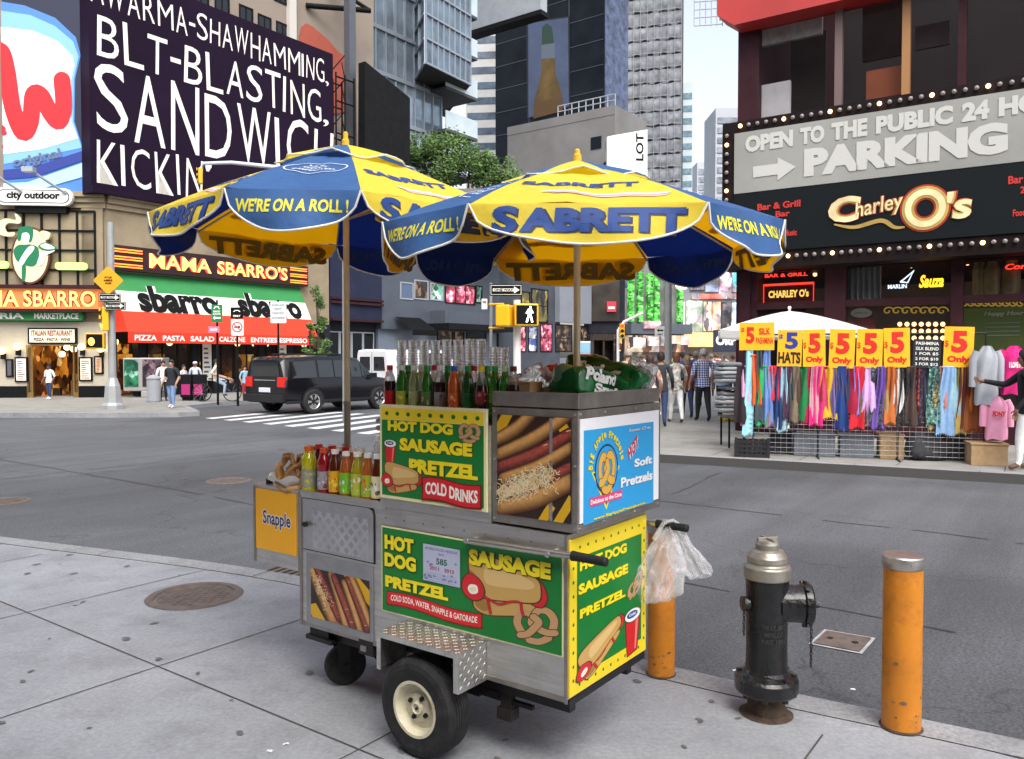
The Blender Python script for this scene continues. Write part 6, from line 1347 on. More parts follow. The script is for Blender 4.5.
m.poly(FS1, [sp(x, y) for x, y in ((216, 470), (218, 400), (232, 350), (246, 290), (248, 190), (300, 180), (302, 290), (318, 340), (330, 390), (330, 440))], .22, 1); m.poly(FS1, [sp(x, y) for x, y in ((248, 190), (250, 110), (268, 95), (288, 110), (298, 180))], .225, 2); m.poly(FS1, [sp(x, y) for x, y in ((247, 235), (248, 180), (300, 172), (301, 232))], .23, 3); m.poly(FS1, [sp(x, y) for x, y in ((217, 470), (218, 405), (330, 385), (330, 440))], .235, 5)
o = m.build('bottle_picture', dim, screen)
# scaffolded tower: netting sagging over each floor
T0 = at(626, 356.5, 140); FN = FR((T0.x, T0.y, 0), (1, -.25, 0)); wN = 9.2
st = worldroot('scaffolded_tower', 'tall tower wrapped in grey scaffold netting, sagging at every floor', 'tower', (T0.x, T0.y)); block(st, 'wall', FN, 0, wN, 0, 75, 7, mat('scaffold_core', (.06, .062, .07), .8))
netM = mat('scaffold_net', (.20, .21, .23), .85, var=.45, vs=.7, bump=.5, bs=2); pipeM = mat('scaffold_pipe', (.30, .30, .31), .5, .6)
for k in range(27):
    z0 = 10+2.4*k; m = MB(); m.grid(lambda a, b: FN(wN*a, z0+2.0*b-.35*(1-b)*(.5+.5*sin(a*26+k*2.1))+.18*MN.noise(V((a*9, k*3.3, b))), .35+.22*sin(b*pi)+.2*MN.noise(V((a*14, b*3, k)))), 40, 4); m.build('netting', [netM], st, True)
m = MB()
for k in range(27): m.tube([FN(0, 9.9+2.4*k, .75), FN(wN, 9.9+2.4*k, .75)], .05, 5)
for i in range(9): m.tube([FN(wN*i/8, 0, .75), FN(wN*i/8, 75, .75)], .05, 5)
m.build('scaffold_pipes', [pipeM], st, True)
W0 = at(676, 356.5, 150); FW2 = FR((W0.x, W0.y, 0), (1, -.2, 0)); wt = worldroot('office_tower', 'slim white and aqua office tower right of the scaffolding', 'tower', (W0.x, W0.y)); zt2 = at(683, 34, 150).z
m = MB(); m.fbox(FW2, -3, 0, 2.75, zt2-9, -8, 0); m.fbox(FW2, -3, zt2-8.99, .9, zt2+14, -8, 0); m.build('wall', [mat('aqua_white', (.50, .58, .60), .5, var=.08, vs=.5)], wt, True)
for k in range(26):
    m = MB(); m.fbox(FW2, 0.1, 3+2.3*k, 2.65 if 3+2.3*k < zt2-10 else .85, 4.1+2.3*k, .0, .08)
    if 3+2.3*k < zt2+3: m.build('window_band', [mat('aqua_band', (.14, .24, .30), .15, var=.5, vs=1.5)], wt, True)
for lab, px0, px1, ytop, d, colr in (('pale grey far office block left of the parking sign', 714, 742, 108, 170, (.40, .42, .45)), ('low hazy grey far block beside the yellow umbrella top', 696, 730, 162, 230, (.42, .44, .48)), ('far pale block behind the white tower', 684, 700, 172, 260, (.45, .47, .5))):
    a_ = at(px0, 356.5, d); FF = FR((a_.x, a_.y, 0), (1, 0, 0)); w_ = (px1-px0)/F*d; zt3 = at(px0, ytop, d).z; t = worldroot('office_block', lab, 'building', (a_.x, a_.y), None); block(t, 'wall', FF, 0, w_, 0, zt3, 10, mat('far_block_%d' % d, colr, .8, var=.08, vs=.2))
    n = 9; rows_ = 12
    for k in range(rows_): m = MB(); z_ = zt3-2-k*zt3/26; m.fbox(FF, .4, z_-1.2*d/170, w_-.4, z_, .0, .2); m.build('window_band', [mat('far_band', (.20, .22, .26), .3, var=.6, vs=.5)], t, True)
mast = worldroot('rooftop_sign_frame', 'pale lattice of rooftop sign framing high above the street gap', 'frame', at(705, 10, 120)); m = MB(); FM = FR((at(692, 356.5, 120).x, 120, 0), (1, 0, 0)); zA, zB = at(700, 26, 120).z, at(700, -30, 120).z; wM = 4.2
for k in range(8): m.tube([FM(0, zA+(zB-zA)*k/7, 0), FM(wM, zA+.3+(zB-zA)*k/7, 0)], .09, 5)
for k in range(6): m.tube([FM(wM*k/5, zA, 0), FM(wM*k/5, zB, 0)], .07, 5)
m.tube([FM(wM*.9, zA+1, 0), FM(wM*2.5, zA-2, 6)], .2, 6); m.build('lattice', [mat('pale_steel', (.32, .33, .36), .6)], mast, True)

# ---------------------------------------------------------------- far end of the avenue
led = worldroot('led_building', 'far building with vertical green lit columns', 'building', at(650, 350, 95)); LF2 = FR((at(622, 356, 95).x, 95, 0), (1, .3, 0)); x1 = LF2.px(684, 300)[0]; zt4 = LF2.px(650, 262)[1]; block(led, 'wall', LF2, 0, x1, 0, zt4+6, 8, mat('led_wall', (.16, .16, .16), .6, var=.4, vs=.6))
for k, px in enumerate((627.5, 636.5, 646, 653, 664.5, 676.5)):
    xa, za = LF2.px(px, 322); xb, zb = LF2.px(px+5, 274-3*(k % 2)); m = MB(); m.fbox(LF2, xa, za, xb, zb, .0, .5); m.build('green_column', [busy('green_led', ['3CA82C', '5CD84C', '1E5A1C', '4CC83C', '8AE07A', '2A7A24'], 2.2, .7, (1, 1, 2.5))], led, True)
m = MB(); q = area(LF2, 624, 325, 684, 334); m.fbox(LF2, *q, .0, 2.); m.build('canopy', [greyP], led, True)
m = MB(); q = area(LF2, 624, 336, 684, 352); m.fbox(LF2, *q, .0, 1.); m.build('shop_front', [busy('led_shop_front', ['E8D8B8', 'C8A070', '6A4A3A', 'F4E8D0', 'A86A5A', 'D8C8C0', '4A4048', 'E0B890'], 1.1, .55, (1, 1, .5))], led, True)
for k, (a, hx, e) in enumerate((((636, 322, 652, 329), 'F0B0B8', .9), ((640, 337, 655, 346), 'F4D8D0', .9), ((626, 338, 637, 348), 'D8D8E0', .6), ((672, 336, 680, 345), 'F0B0A8', .8), ((660, 336, 671, 344), 'C8A080', .6))):
    q = area(LF2, *a); m = MB(); m.fbox(LF2, *q, 2.0, 2.3); m.build('lit_sign', [busy('lit_sign_%d' % k, [hx, hx, 'B0A8A8', hx], 1.5, e*1.0)], led, True)
FE = FR((at(672, 356, 110).x, 110, 0), (1, -.05, 0)); fe = worldroot('screen_building', 'far building covered with bright advertising screens', 'building', at(705, 350, 110)); x9 = FE.px(752, 300)[0]; m = MB(); m.fbox(FE, -1, 0, x9, 18, -8, 0); m.build('wall', [mat('far_wall', (.22, .22, .24), .7, var=.3, vs=.3)], fe, True)
for k, (a, hx, e) in enumerate((((671.5, 302, 684, 335), 'FFF8E8', 1.5), ((686, 301, 702, 332), '9AA89A', .7), ((703, 302, 711, 331), 'E8C8A8', .9), ((712, 302, 720, 331), 'C8A088', .8), ((721, 302, 731, 328), '2A2A34', .2), ((731, 303, 742, 326), 'A8B8D0', .8), ((719, 272, 731, 294), 'E8B8C8', 1.), ((732, 273, 738, 292), '5AB8C8', .9), ((738.5, 270, 748, 294), 'D8E0E8', 1.), ((705, 274, 718, 292), '8A98B8', .7), ((690, 276, 704, 290), '5A6478', .4), ((692, 294, 738, 299), 'D86A5A', .9))):
    q = area(FE, *a); m = MB(); m.fbox(FE, *q, .0, .4); s = m.build('lit_screen', [busy('far_screen_%d' % k, [hx, hx, 'E8E4E0' if k % 2 else '4A4850', hx, '8A8088'], 1.6, e*1.0, (1, 1, .5)) if k else glow('far_screen_lit', hx, 1.8)], fe, True)
m = MB(); q = area(FE, 676, 333, 745, 347); m.fbox(FE, *q, .0, 3); m.build('canopy', [glow('far_marquee', 'C8A870', .9, var=.5, vs=.6)], fe, True)
dk = worldroot('dark_banner', 'navy banner with pale lettering at the far end of the pavement', 'banner', at(728, 340, 60)); FD = FR((at(712, 356, 60).x, 60, 0), (1, 0, 0)); q = area(FD, 713, 330, 742, 352); m = MB(); m.fbox(FD, *q, 0, .2); m.build('panel', [pc('banner_navy', '1E2438')], dk, True)
letters(dk, [whiteS], FD, [('Olde', q[0]+.15, q[1]+.5, 1.7, .75, .21, .04)])
sg = worldroot('lit_globe', 'bright white lit globe hanging beside the blue umbrella edge', 'lamp', at(682, 283, 60)); m = MB(); m.lathe([(.0, 0), (.35, .1), (.55, .4), (.62, .8), (.6, .95), (0, .95)], 20, M.Translation(at(682, 290, 60))); m.build('globe', [glow('globe_lit', 'FFF6E0', 2.2)], sg, True)

# ---------------------------------------------------------------- the near side of the street, behind the pavement (unseen building added to block low sky light)
FNr = FR(C0-W*9.0+U*24, (-U)); FNr = FR(C0-W*9.0-U*22, U)
nb_ = worldroot('sky_blocker_building', 'brown brick building mirrored in the dark upper glass of the parking building', 'building', C0-W*9.0); block(nb_, 'wall', FNr, 0, 46, 0, 12.2, 9, mat('sky_blocker_brick', (.16, .085, .06), .85, var=.3, vs=.6))  # unseen building, added to block low sky light
for k in range(14):
    for z in (4.2, 8.2): window(nb_, FNr, 1.2+3.2*k, z, 3.0+3.2*k, z+2.4, greyL, glassD, .1, 2, 2)
m = MB(); m.fbox(FNr, 0, 11.9, 46, 12.6, .0, .5); m.build('cornice', [stoneT], nb_, True); m = MB(); m.fbox(FNr, 0, 3.2, 46, 3.7, .0, .3); m.build('sky_blocker_fascia', [darkW], nb_, True)
# ---------------------------------------------------------------- parking building (right)
PR = V((at(722, 356.5, 17.5).x, 17.5, 0)); FRt = FR(PR, (.831, -.5566, 0)); FSg = FR(FRt(0, 0, .6), FRt.x)
pk = worldroot('parking_building', 'dark maroon framed glass building with a big PARKING sign and bar front', 'building', PR)
WR = 22.; zS0, zS1 = 0, 0
gx0 = FSg.px(722, 200)[0]; top = FSg.px(735, 128)[1]+.12; sb = FSg.px(802, 258)[1]-.15
block(pk, 'floor_slab', FRt, .3, WR, sb, sb+.5, 9, maroon, -.2); block(pk, 'rear_wall', FRt, .35, WR, 0, 16, 1, mat('interior_dark', (.012, .008, .009), .7, var=.5, vs=.6), -7.)
m = MB(); m.fbox(FRt, .3, 0, .75, 16, -8, .0); m.build('corner_column', [maroon], pk, True, .01)
# upper glazing
zc = FRt.px(733, 26)[1]; ug = MB(); paneU = mat('upper_glass', (.008, .005, .006), .03, 0, spec=.18, alpha=.25)
for i, px in enumerate((839, 906, 962)):
    x, _ = FRt.px(px, 100); m = MB(); m.fbox(FRt, x-.07, top-.3, x+.07, 14, -.05, .1); m.build('mullion', [(mat('pale_mullion', (.16, .11, .10), .5), mat('orange_reflection_strip', (.35, .17, .06), .5), maroon)[i]], pk, True)  # the orange strip has a reflection put into its colour
xs = [.75]+[FRt.px(p, 100)[0] for p in (839, 962)]+[WR*.62, WR]
for a, b in zip(xs[:-1], xs[1:]): m = MB(); m.rect(FRt, a, top-.4, b, 14, 0); m.build('glass_pane', [paneU], pk, True)
for (a, h, mm, nm) in (((744, 80, 790, 128), -.2, mat('pale_board', (.62, .60, .62), .7, var=.15, vs=2), 'pale_board'), ((866, 64, 907, 100), -.2, mat('orange_board', (.30, .075, .025), .7, var=.2, vs=2), 'orange_board'), ((790, 30, 826, 130), -1.6, mat('dim_brown', (.07, .05, .04), .7, var=.4, vs=1), 'partition'), ((862, -20, 905, 62), -1.8, mat('dim_tan', (.10, .075, .06), .7, var=.4, vs=1), 'partition'), ((915, 20, 950, 50), -1.2, mat('dim_grey_reflection', (.11, .09, .09), .7, var=.3, vs=2), 'board'), ((744, 14, 822, 50), -.2, mat('bright_reflection_patch', (.78, .72, .65), .5, var=.6, vs=1.3), 'bright_panel')):  # boards added behind the glass, coloured to stand in for its reflections
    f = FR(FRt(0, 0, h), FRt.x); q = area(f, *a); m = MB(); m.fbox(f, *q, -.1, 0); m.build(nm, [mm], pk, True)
# red canopy on top
rc = MB(); xr = FRt.px(718, 10)[0]; zr0, zr1 = FRt.px(733, 42)[1], 16; FRc = FR(FRt(0, 0, .5), FRt.x); xr = FRc.px(717, 10)[0]; zr = FRc.px(734, 25)[1]
m = MB(); m.prism([(xr, 16.5), (xr, zr+.28), (xr+.36, zr), (WR, zr), (WR, 16.5)], -.6, 0, FRc, 0)
m.build('red_canopy', [redP], pk, True)
# sign box
sgn = worldroot('parking_sign', 'bulb edged sign, grey PARKING panel above a black panel with gold lettering', 'sign', FSg(0, 0, 0)); gz0, gz1 = FSg.px(734.5, 194.5)[1], FSg.px(734.5, 134.4)[1]; gxa = FSg.px(735, 160)[0]; bz0 = FSg.px(735, 250)[1]-.0; bz0 = FSg.px(1019, 233)[1]
m = MB(); m.fbox(FSg, gx0, sb, WR, top, -.55, 0); m.build('box', [mat('sign_box_dark', spec=.15, col=(.012, .007, .007), rough=.6, var=.3, vs=2)], sgn, True)
m = MB(); m.fbox(FSg, gxa, gz0, WR, gz1, .0, .05); m.build('grey_panel', [mat('parking_grey', (.30, .30, .275), .5, var=.18, vs=.35)], sgn, True)
m = MB(); m.fbox(FSg, gxa, bz0, WR, gz0-.004, .0, .04); m.build('black_panel', [pc('bar_panel', '161B1D', rough=.5, spec=.15)], sgn, True)
z4 = zf(690, 0, 3.036); pale = pc('parking_letter', 'BFBFB8', rough=.5); FP = FR(FSg(0, 0, .05), FRt.x)
def pl(tx, x0, x1, za, zb, b=.045): xa = FP.px(690+x0/3.036, 150)[0]; xb = FP.px(690+x1/3.036, 150)[0]; letters(sgn, [pale], FP, [(tx, xa, za, xb-xa, zb-za, .012, b)])
l1a, l1b = FP.px(*z4(170, 462))[1], FP.px(*z4(170, 420))[1]
l1a = gz0+(gz1-gz0)*.655; l1b = gz0+(gz1-gz0)*.925; l2a = gz0+(gz1-gz0)*.14; l2b = gz0+(gz1-gz0)*.585
for tx, a, b in (('OPEN', 168, 313), ('TO', 334, 408), ('THE', 429, 538), ('PUBLIC', 564, 797), ('24', 824, 907), ('HOURS', 935, 1230)): pl(tx, a, b, l1a, l1b)
pl('PARKING', 347, 965, l2a, l2b, .05)
m = MB(); xa, xb = FP.px(690+192/3.036, 165)[0], FP.px(690+322/3.036, 165)[0]; zm = (l2a+l2b)/2-.05; hA = (l2b-l2a)
m.poly(FP, [(xa, zm-hA*.2), (xa+(xb-xa)*.58, zm-hA*.2), (xa+(xb-xa)*.58, zm-hA*.42), (xb, zm), (xa+(xb-xa)*.58, zm+hA*.42), (xa+(xb-xa)*.58, zm+hA*.2), (xa, zm+hA*.2)], .012); m.build('arrow', [pale], sgn, True)
FQ = FR(FSg(0, 0, .04), FRt.x); goldM = mat('gold_letter', (.62, .42, .12), .35, .35, var=.35, vs=1.6); redO = pc('red_outline', 'A8301E')
def gold(tx, bl, tr, b, sh=.2, rot=0.):
    x, y, w, h = rp(FQ, z4, bl, tr); mb = MB(); g = uv(FQ, x, y, w, h, rot); mb.text(g, tx, -.015, -.02, 1.03, 1.04, .01, 1, b+.02, sh); mb.text(g, tx, 0, 0, 1, 1, .022, 0, b-.012, sh); mb.text(g, tx, .0, .0, 1, 1, .03, 2, b-.04, sh); mb.build('lettering', [goldM, redO, mat('gold_light', (.78, .66, .36), .4, var=.3, vs=2)], sgn, True)
gold('C', (420, 680), (520, 592), .06, .1); gold('harley', (500, 668), (650, 590), .03, .2, .12); m = MB(); x, y, w, h = rp(FQ, z4, (645, 702), (785, 560)); E_ = lambda k: ell(x+w/2, y+h/2, w*k, h*k, 30); m.stroke(FQ, E_(.38), .37*w, .01, 1, closed=True); m.stroke(FQ, E_(.38), .28*w, .022, 0, closed=True); m.stroke(FQ, E_(.38), .15*w, .03, 2, closed=True); m.build('lettering', [goldM, redO, mat('gold_light', (.78, .66, .36))], sgn, True); gold("'s", (780, 668), (858, 575), .05, .15, .05)
m = MB(); m.stroke(FQ, spline([FQ.px(*z4(a, b)) for a, b in ((440, 682), (500, 690), (580, 670), (620, 690), (650, 690))], 6, False), [.03+.05*sin(pi*i/24) for i in range(25)], .02, 0); m.build('swash', [goldM], sgn, True)
redL = pc('bar_red_letter', 'C03028')
for tx, bl, tr in (('Bar & Grill', (205, 640), (336, 606)), ('Bar', (260, 660), (304, 640)), ('Bar & Grill', (966, 560), (1110, 520)), ('24', (1003, 588), (1030, 572)), ('Food & Drink', (980, 658), (1090, 640)), ('Live Music', (255, 720), (325, 704))): x, y, w, h = rp(FQ, z4, bl, tr); letters(sgn, [redL], FQ, [(tx, x, y, w, max(h, .12), .012, .02)])
def bulbs(pts, lit):
    for i, (x, z) in enumerate(pts):
        m = MB(); m.sphere(FSg(x, z, .05), .042, 10, 7); b = m.build('bulb', [bulbOn if i % 5 in lit else bulbOff], sgn, True)
nb = 36; za = gz1+.14; xa = FSg.px(741, 128)[0]; xb = FSg.px(1024, 82)[0]; bulbs([(xa+(xb-xa)*i/(nb-8), za) for i in range(nb)], (0,))
bulbs([(gx0+.11, gz1-.02-(gz1-bz0)*i/13) for i in range(14)], (1,)); zb_ = bz0-.13; bulbs([(gxa+.1+(xb-gxa)*i/(nb-6), zb_) for i in range(nb+2)], (1,))
# bar front
FBf = FR(FRt(0, 0, -.02), FRt.x); zt5 = sb; zmid = FBf.px(860, 303)[1]
m = MB(); m.fbox(FRt, .75, 0, WR, .55, -.3, .03); m.build('stall_riser', [maroon], pk, True)
for px, w_ in ((745.5, .12), (836, .2), (957.5, .1)): x = FBf.px(px, 280)[0]; m = MB(); m.fbox(FRt, x-w_, .553, x+w_, sb, -.2, .06); m.build('post', [maroon], pk, True)
m = MB(); m.fbox(FRt, .75, zmid-.07, WR, zmid+.07, -.15, .04); m.build('transom', [maroon], pk, True)
barG = mat('bar_glass', (.02, .022, .024), .05, 0, spec=.5, alpha=.38); m = MB(); m.rect(FRt, .75, .56, WR, sb, -.05); m.build('bar_glass', [barG], pk, True)
m = MB(); m.fbox(FRt, .8, .1, WR, sb-.1, -4, -3.9); m.build('bar_back_wall', [glow('bar_wall', '3A2C22', .3, var=.8, vs=.9)], pk, True)
fI = FR(FRt(0, 0, -.45), FRt.x)
q = area(fI, 764, 283, 814, 304); m = MB(); m.fbox(fI, *q, -.1, 0); m.build('sign_board', [pc('bar_sign_maroon', '5A1A1E')], pk, True); letters(pk, [neonY], fI, [("CHARLEY O's", q[0]+.1, q[1]+.12, q[2]-q[0]-.2, q[3]-q[1]-.24, .02, .03)])
m = MB(); m.stroke(fI, [(q[0], q[1]), (q[2], q[1]), (q[2], q[3]), (q[0], q[3])], .05, .03, 0, closed=True); m.build('neon_edge', [neonR], pk, True)
q = area(fI, 765, 272, 808, 278); letters(pk, [neonR], fI, [('BAR & GRILL', q[0], q[1], q[2]-q[0], q[3]-q[1], .02, .02)])
q = area(fI, 845, 262, 882, 300); m = MB(); m.grid(lambda a, b: fI(q[0]+(q[2]-q[0])*a, q[1]+(q[3]-q[1])*b, .06*sin(a*40)), 80, 2); m.build('curtain', [mat('grey_curtain', (.42, .45, .46), .8, var=.15, vs=2)], pk, True)
q = area(fI, 919, 274, 944, 288); letters(pk, [glow('neon_amber', 'FFC02A', 2.5)], fI, [('Sauza', q[0], q[1], q[2]-q[0], q[3]-q[1], .02, .02, .3)])
m = MB(); sx_ = lambda a, b: fI.px(850+a/5.885, 230+b/5.885); m.stroke(fI, [sx_(*p) for p in ((300, 305), (378, 240), (340, 310), (300, 305))], .03, .02); m.build('neon_fin', [glow('neon_white', 'D8E8F8', 1.8)], pk, True); q = area(fI, 888, 284, 907, 289); letters(pk, [glow('neon_white', 'D8E8F8', 1.8)], fI, [('MARLIN', q[0], q[1], q[2]-q[0], q[3]-q[1], .02, .02)])
q = area(fI, 1005, 262, 1045, 270); letters(pk, [neonR], fI, [('Corona', q[0], q[1], q[2]-q[0], q[3]-q[1], .02, .02, .2)])
for k, px in enumerate((975, 981, 991, 1010)):
    x, z = fI.px(px, 290); m = MB(); r = (.07, .06, .14, .16)[k]; m.lathe([(r*.8, 0), (r, .1), (r, .5), (r*.6, .62), (r*.7, .7)], 12, M.Translation(fI(x, z-.1, -.3))); m.build('jar', [mat('dim_jar', (.35, .30, .14), .3, var=.3, vs=4)], pk, True)
q = area(fI, 851, 308, 872, 318); m = MB(); m.prism(ell((q[0]+q[2])/2, (q[1]+q[3])/2, (q[2]-q[0])/2, (q[3]-q[1])/2, 24), 0, .05, fI); m.build('oval_board', [whiteS], pk, True); letters(pk, [greenS], fI, [("Charley O's", q[0]+.08, q[1]+.08, q[2]-q[0]-.16, q[3]-q[1]-.16, .055, .03, .2)])
q = area(fI, 846, 318, 874, 345); m = MB(); m.fbox(fI, *q, -.15, -.05); m.build('red_board', [redP], pk, True)
q = area(fI, 960, 306, 1050, 365); m = MB(); m.fbox(fI, *q, -.15, -.05); m.build('menu_screen', [glow('green_menu', '4A5A1E', .25, var=.3, vs=1.5)], pk, True); q2 = area(fI, 984, 310, 1040, 317); letters(pk, [whiteS], fI, [('Happy Hour Rita', q2[0], q2[1], q2[2]-q2[0], q2[3]-q2[1], .0, .03, .2)])
for i in range(4): a = area(fI, 985, 322+4.2*i, 1020, 323.5+4.2*i); m = MB(); m.rect(fI, *a, -.03); m.build('menu_line', [greyL], pk, True)
m = MB()
for k in range(9): x, z = fI.px(965+7*k, 304); m.stroke(fI, [(x+.11*cos(a*.5)*(1-a/16), z+.09*sin(a*.5)*(1-a/16)) for a in range(14)], .025, .01)
for k in range(7): x, z = fI.px(888+9*k, 311); m.stroke(fI, [(x+.11*cos(a*.5)*(1-a/16), z+.09*sin(a*.5)*(1-a/16)) for a in range(14)], .025, .01)
m.build('scroll_ornament', [glow('gilt', 'B8963A', .5)], pk, True)
for r in range(3):
    for k in range(7):
        x, z = fI.px(899+7.2*k, 324+7.0*r); m = MB(); m.sphere(fI(x, z, -.1), .045, 8, 6); m.build('bar_bulb', [bulbOn], pk, True)
for (px, py) in ((808, 272), (907, 263), (965, 260), (1018, 256), (838, 258)): x, z = fI.px(px, py); m = MB(); m.sphere(fI(x, z, -.6), .045, 8, 6); m.build('spot_lamp', [bulbOn], pk, True)
# ================================================================== scarf stall on the far pavement
RK = V((3.74, 13.04, 0)); FK2 = FR(RK, (.9576, -.288, 0)); zk = zf(690, 230, 3.036)
stl = thing('display_rack', 'black wire display rack of scarves along the far kerb', 'rack', (RK.x, RK.y, 0)); rackM = mat('rack_wire', (.03, .03, .032), .45, .6)
xe = FK2.px(985, 400)[0]; m = MB()
for x in (0.02, xe*.33, xe*.66, xe): m.tube([FK2(x, 0, 0), FK2(x, 1.95, 0)], .016, 6); m.tube([FK2(x, .01, .25), FK2(x, .01, -.4)], .014, 5)
m.tube([FK2(0, 1.42, 0), FK2(xe, 1.42, 0)], .014, 6); m.tube([FK2(0, 1.95, 0), FK2(xe, 1.95, 0)], .014, 6); m.build('frame', [rackM], stl, True)
m = MB()
for k in range(9): m.tube([FK2(0, .07+.075*k, .02), FK2(xe, .07+.075*k, .02)], .0045, 4)
for k in range(42): m.tube([FK2(xe*k/41, .05, .02), FK2(xe*k/41, .7, .02)], .0035, 4)
m.build('wire_grid', [mat('grid_wire', (.30, .30, .31), .4, .7)], stl, True)
sign_y = pc('price_yellow', 'F4B41E', rough=.5, var=.06, vs=4); p_red = pc('price_red', 'CE2A20'); p_blue = pc('price_blue', '243C8C'); p_blk = pc('price_black', '2A2420'); boardM = pc('chalkboard', '22262E')
def price(lab, a, kind):
    q0 = FK2.px(*zk(a[0], a[3])); q1 = FK2.px(*zk(a[2], a[1])); x0, z0, x1, z1 = q0[0], q0[1], q1[0], q1[1]; w, h = x1-x0, z1-z0
    t = thing('price_sign', lab, 'price sign', tuple(FK2((x0+x1)/2, z0, .03+.02*random.random())), 0, 'yellow price signs over the scarf rack'); ra = random.uniform(-.035, .035); f = FR(FK2(x0, z0, .03), FK2.x*cos(ra)+V((0, 0, sin(ra))), V((0, 0, cos(ra)))-FK2.x*sin(ra))
    m = MB(); m.fbox(f, .008, 0, w-.008, h, 0, .012); m.build('card', [boardM if kind == 'board' else sign_y], t, True)
    def L(tx, x, y, ww, hh, mm, b=.05): mb = MB(); mb.text(f, tx, x*w, y*h, ww*w, hh*h, .016, 0, b); mb.build('lettering', [mm], t, True)
    if kind == 'board':
        for i, tx in enumerate(('PASHMINA', 'SILK BLEND', '1 FOR $5', '2 FOR $10', '3 FOR $12')): L(tx, .1, .80-.18*i, .8, .11, S_WHITE, .0)
    elif kind == 'silk': L('$', .06, .60, .10, .22, p_red, .02); L('5', .20, .24, .24, .60, p_red, .03); L('SILK', .56, .56, .32, .24, p_red, .02); L('PASHMINA', .48, .22, .48, .24, p_red, .01)
    elif kind == 'hats': L('$', .06, .70, .16, .18, p_blue, .02); L('5', .32, .48, .50, .46, p_blue, .03); L('HATS', .06, .08, .88, .32, p_blk, .03)
    else: L('$', .04, .48, .13, .18, p_red, .0); L('5', .26, .36, .52, .54, p_red, .035); L('Only', .14, .08, .74, .20, p_red, .04)
for lab, a, k in (('yellow $5 SILK PASHMINA sign at the left end of the rack', (148, 281, 258, 365), 'silk'), ('yellow sign reading $5 HATS with a blue numeral', (262, 303, 340, 413), 'hats'), ('yellow $5 Only sign right beside the HATS sign', (341, 303, 414, 415), 'only'), ('yellow $5 Only sign, second from the HATS sign', (418, 300, 500, 418), 'only'), ('yellow $5 Only sign, third from the HATS sign', (501, 300, 585, 418), 'only'), ('yellow $5 Only sign touching the left edge of the chalkboard', (586, 298, 670, 418), 'only'), ('small black chalkboard of prices between two yellow signs', (672, 330, 760, 418), 'board'), ('yellow $5 Only sign standing alone right of the chalkboard', (764, 292, 860, 415), 'only')): price(lab, a, k)
# scarves: (zoomed x, bottom y, width, colour, name)
SCF = [(152, 585, 18, '2A2024', 'black'), (165, 590, 12, 'E7A8D0', 'pale pink'), (180, 620, 15, '9AD8E8', 'sky blue'), (193, 530, 14, 'E0622A', 'orange'), (207, 580, 12, '3A4A50', 'slate'), (220, 590, 17, '2AA85A', 'bright green'), (234, 585, 14, '6A8AC8', 'soft blue'), (243, 595, 14, '9A7A8A', 'mauve'), (256, 520, 22, 'DC2A38', 'scarlet'), (270, 600, 12, '1E3A6A', 'navy'), (283, 610, 14, '9ABACA', 'ice blue'), (296, 570, 13, '4A2A4A', 'plum'), (307, 590, 12, '3A4048', 'charcoal'), (318, 580, 15, '7A6A58', 'taupe'), (329, 575, 11, '4A3A30', 'brown'), (343, 580, 20, '1E7A42', 'emerald'), (360, 590, 20, 'B01E4A', 'crimson'), (375, 585, 14, 'C8909A', 'dusty rose'), (389, 590, 20, 'D8207A', 'magenta'), (404, 570, 12, 'C04060', 'raspberry'), (418, 572, 30, 'D8A820', 'golden yellow'), (436, 570, 13, '7A6AA8', 'lavender grey'), (447, 600, 13, '5A4A6A', 'dusk purple'), (459, 605, 18, '1A3A78', 'royal blue'), (473, 560, 12, '2A3050', 'midnight'), (487, 560, 26, 'A01838', 'wine red'), (500, 560, 10, '9A7AC8', 'violet'), (511, 600, 18, 'C8182A', 'cherry red'), (526, 590, 12, '6A5A3A', 'olive'), (541, 588, 20, 'D0A8DC', 'lilac'), (559, 590, 18, '4A505A', 'patterned grey'), (577, 600, 16, '6A4AA0', 'purple'), (592, 590, 14, '9A8458', 'khaki'), (605, 585, 14, 'B8642A', 'copper'), (617, 580, 14, '8A4A2A', 'rust brown'), (632, 565, 16, 'E4E0DC', 'white'), (650, 590, 18, '2E2A30', 'patterned black'), (667, 590, 16, '4A3A34', 'dark brown'), (685, 585, 18, 'A8483A', 'brick'), (703, 590, 18, '3A2E48', 'patterned indigo'), (720, 590, 14, '2A3040', 'ink'), (735, 590, 20, '6A9A90', 'sea green'), (752, 610, 20, 'A8905A', 'paisley tan'), (764, 615, 14, 'C87A70', 'coral'), (779, 620, 22, '8AB0D8', 'light blue'), (799, 615, 22, '9AC4D0', 'pale aqua'), (818, 615, 13, 'B8A050', 'mustard'), (831, 600, 18, '6A2A2A', 'maroon'), (847, 605, 18, '8A4A1E', 'chestnut'), (862, 610, 20, 'C8742A', 'amber')]
sc_rng = random.Random(3)
def pattern_cloth(nm, hx):
    if 'pattern' in nm or 'paisley' in nm or nm in ('brick', 'sea green'): 
        b = hx; d = ''.join('%02X' % int(int(hx[i:i+2], 16)*.62) for i in (0, 2, 4)); l = ''.join('%02X' % min(255, int(int(hx[i:i+2], 16)*1.25+14)) for i in (0, 2, 4)); return busy('scarf_'+nm.replace(' ', '_'), [b, d, l, b, d], 34, 0., rough=.8)
    return pc('scarf_'+nm.replace(' ', '_'), hx, rough=.75, var=.12, vs=12)
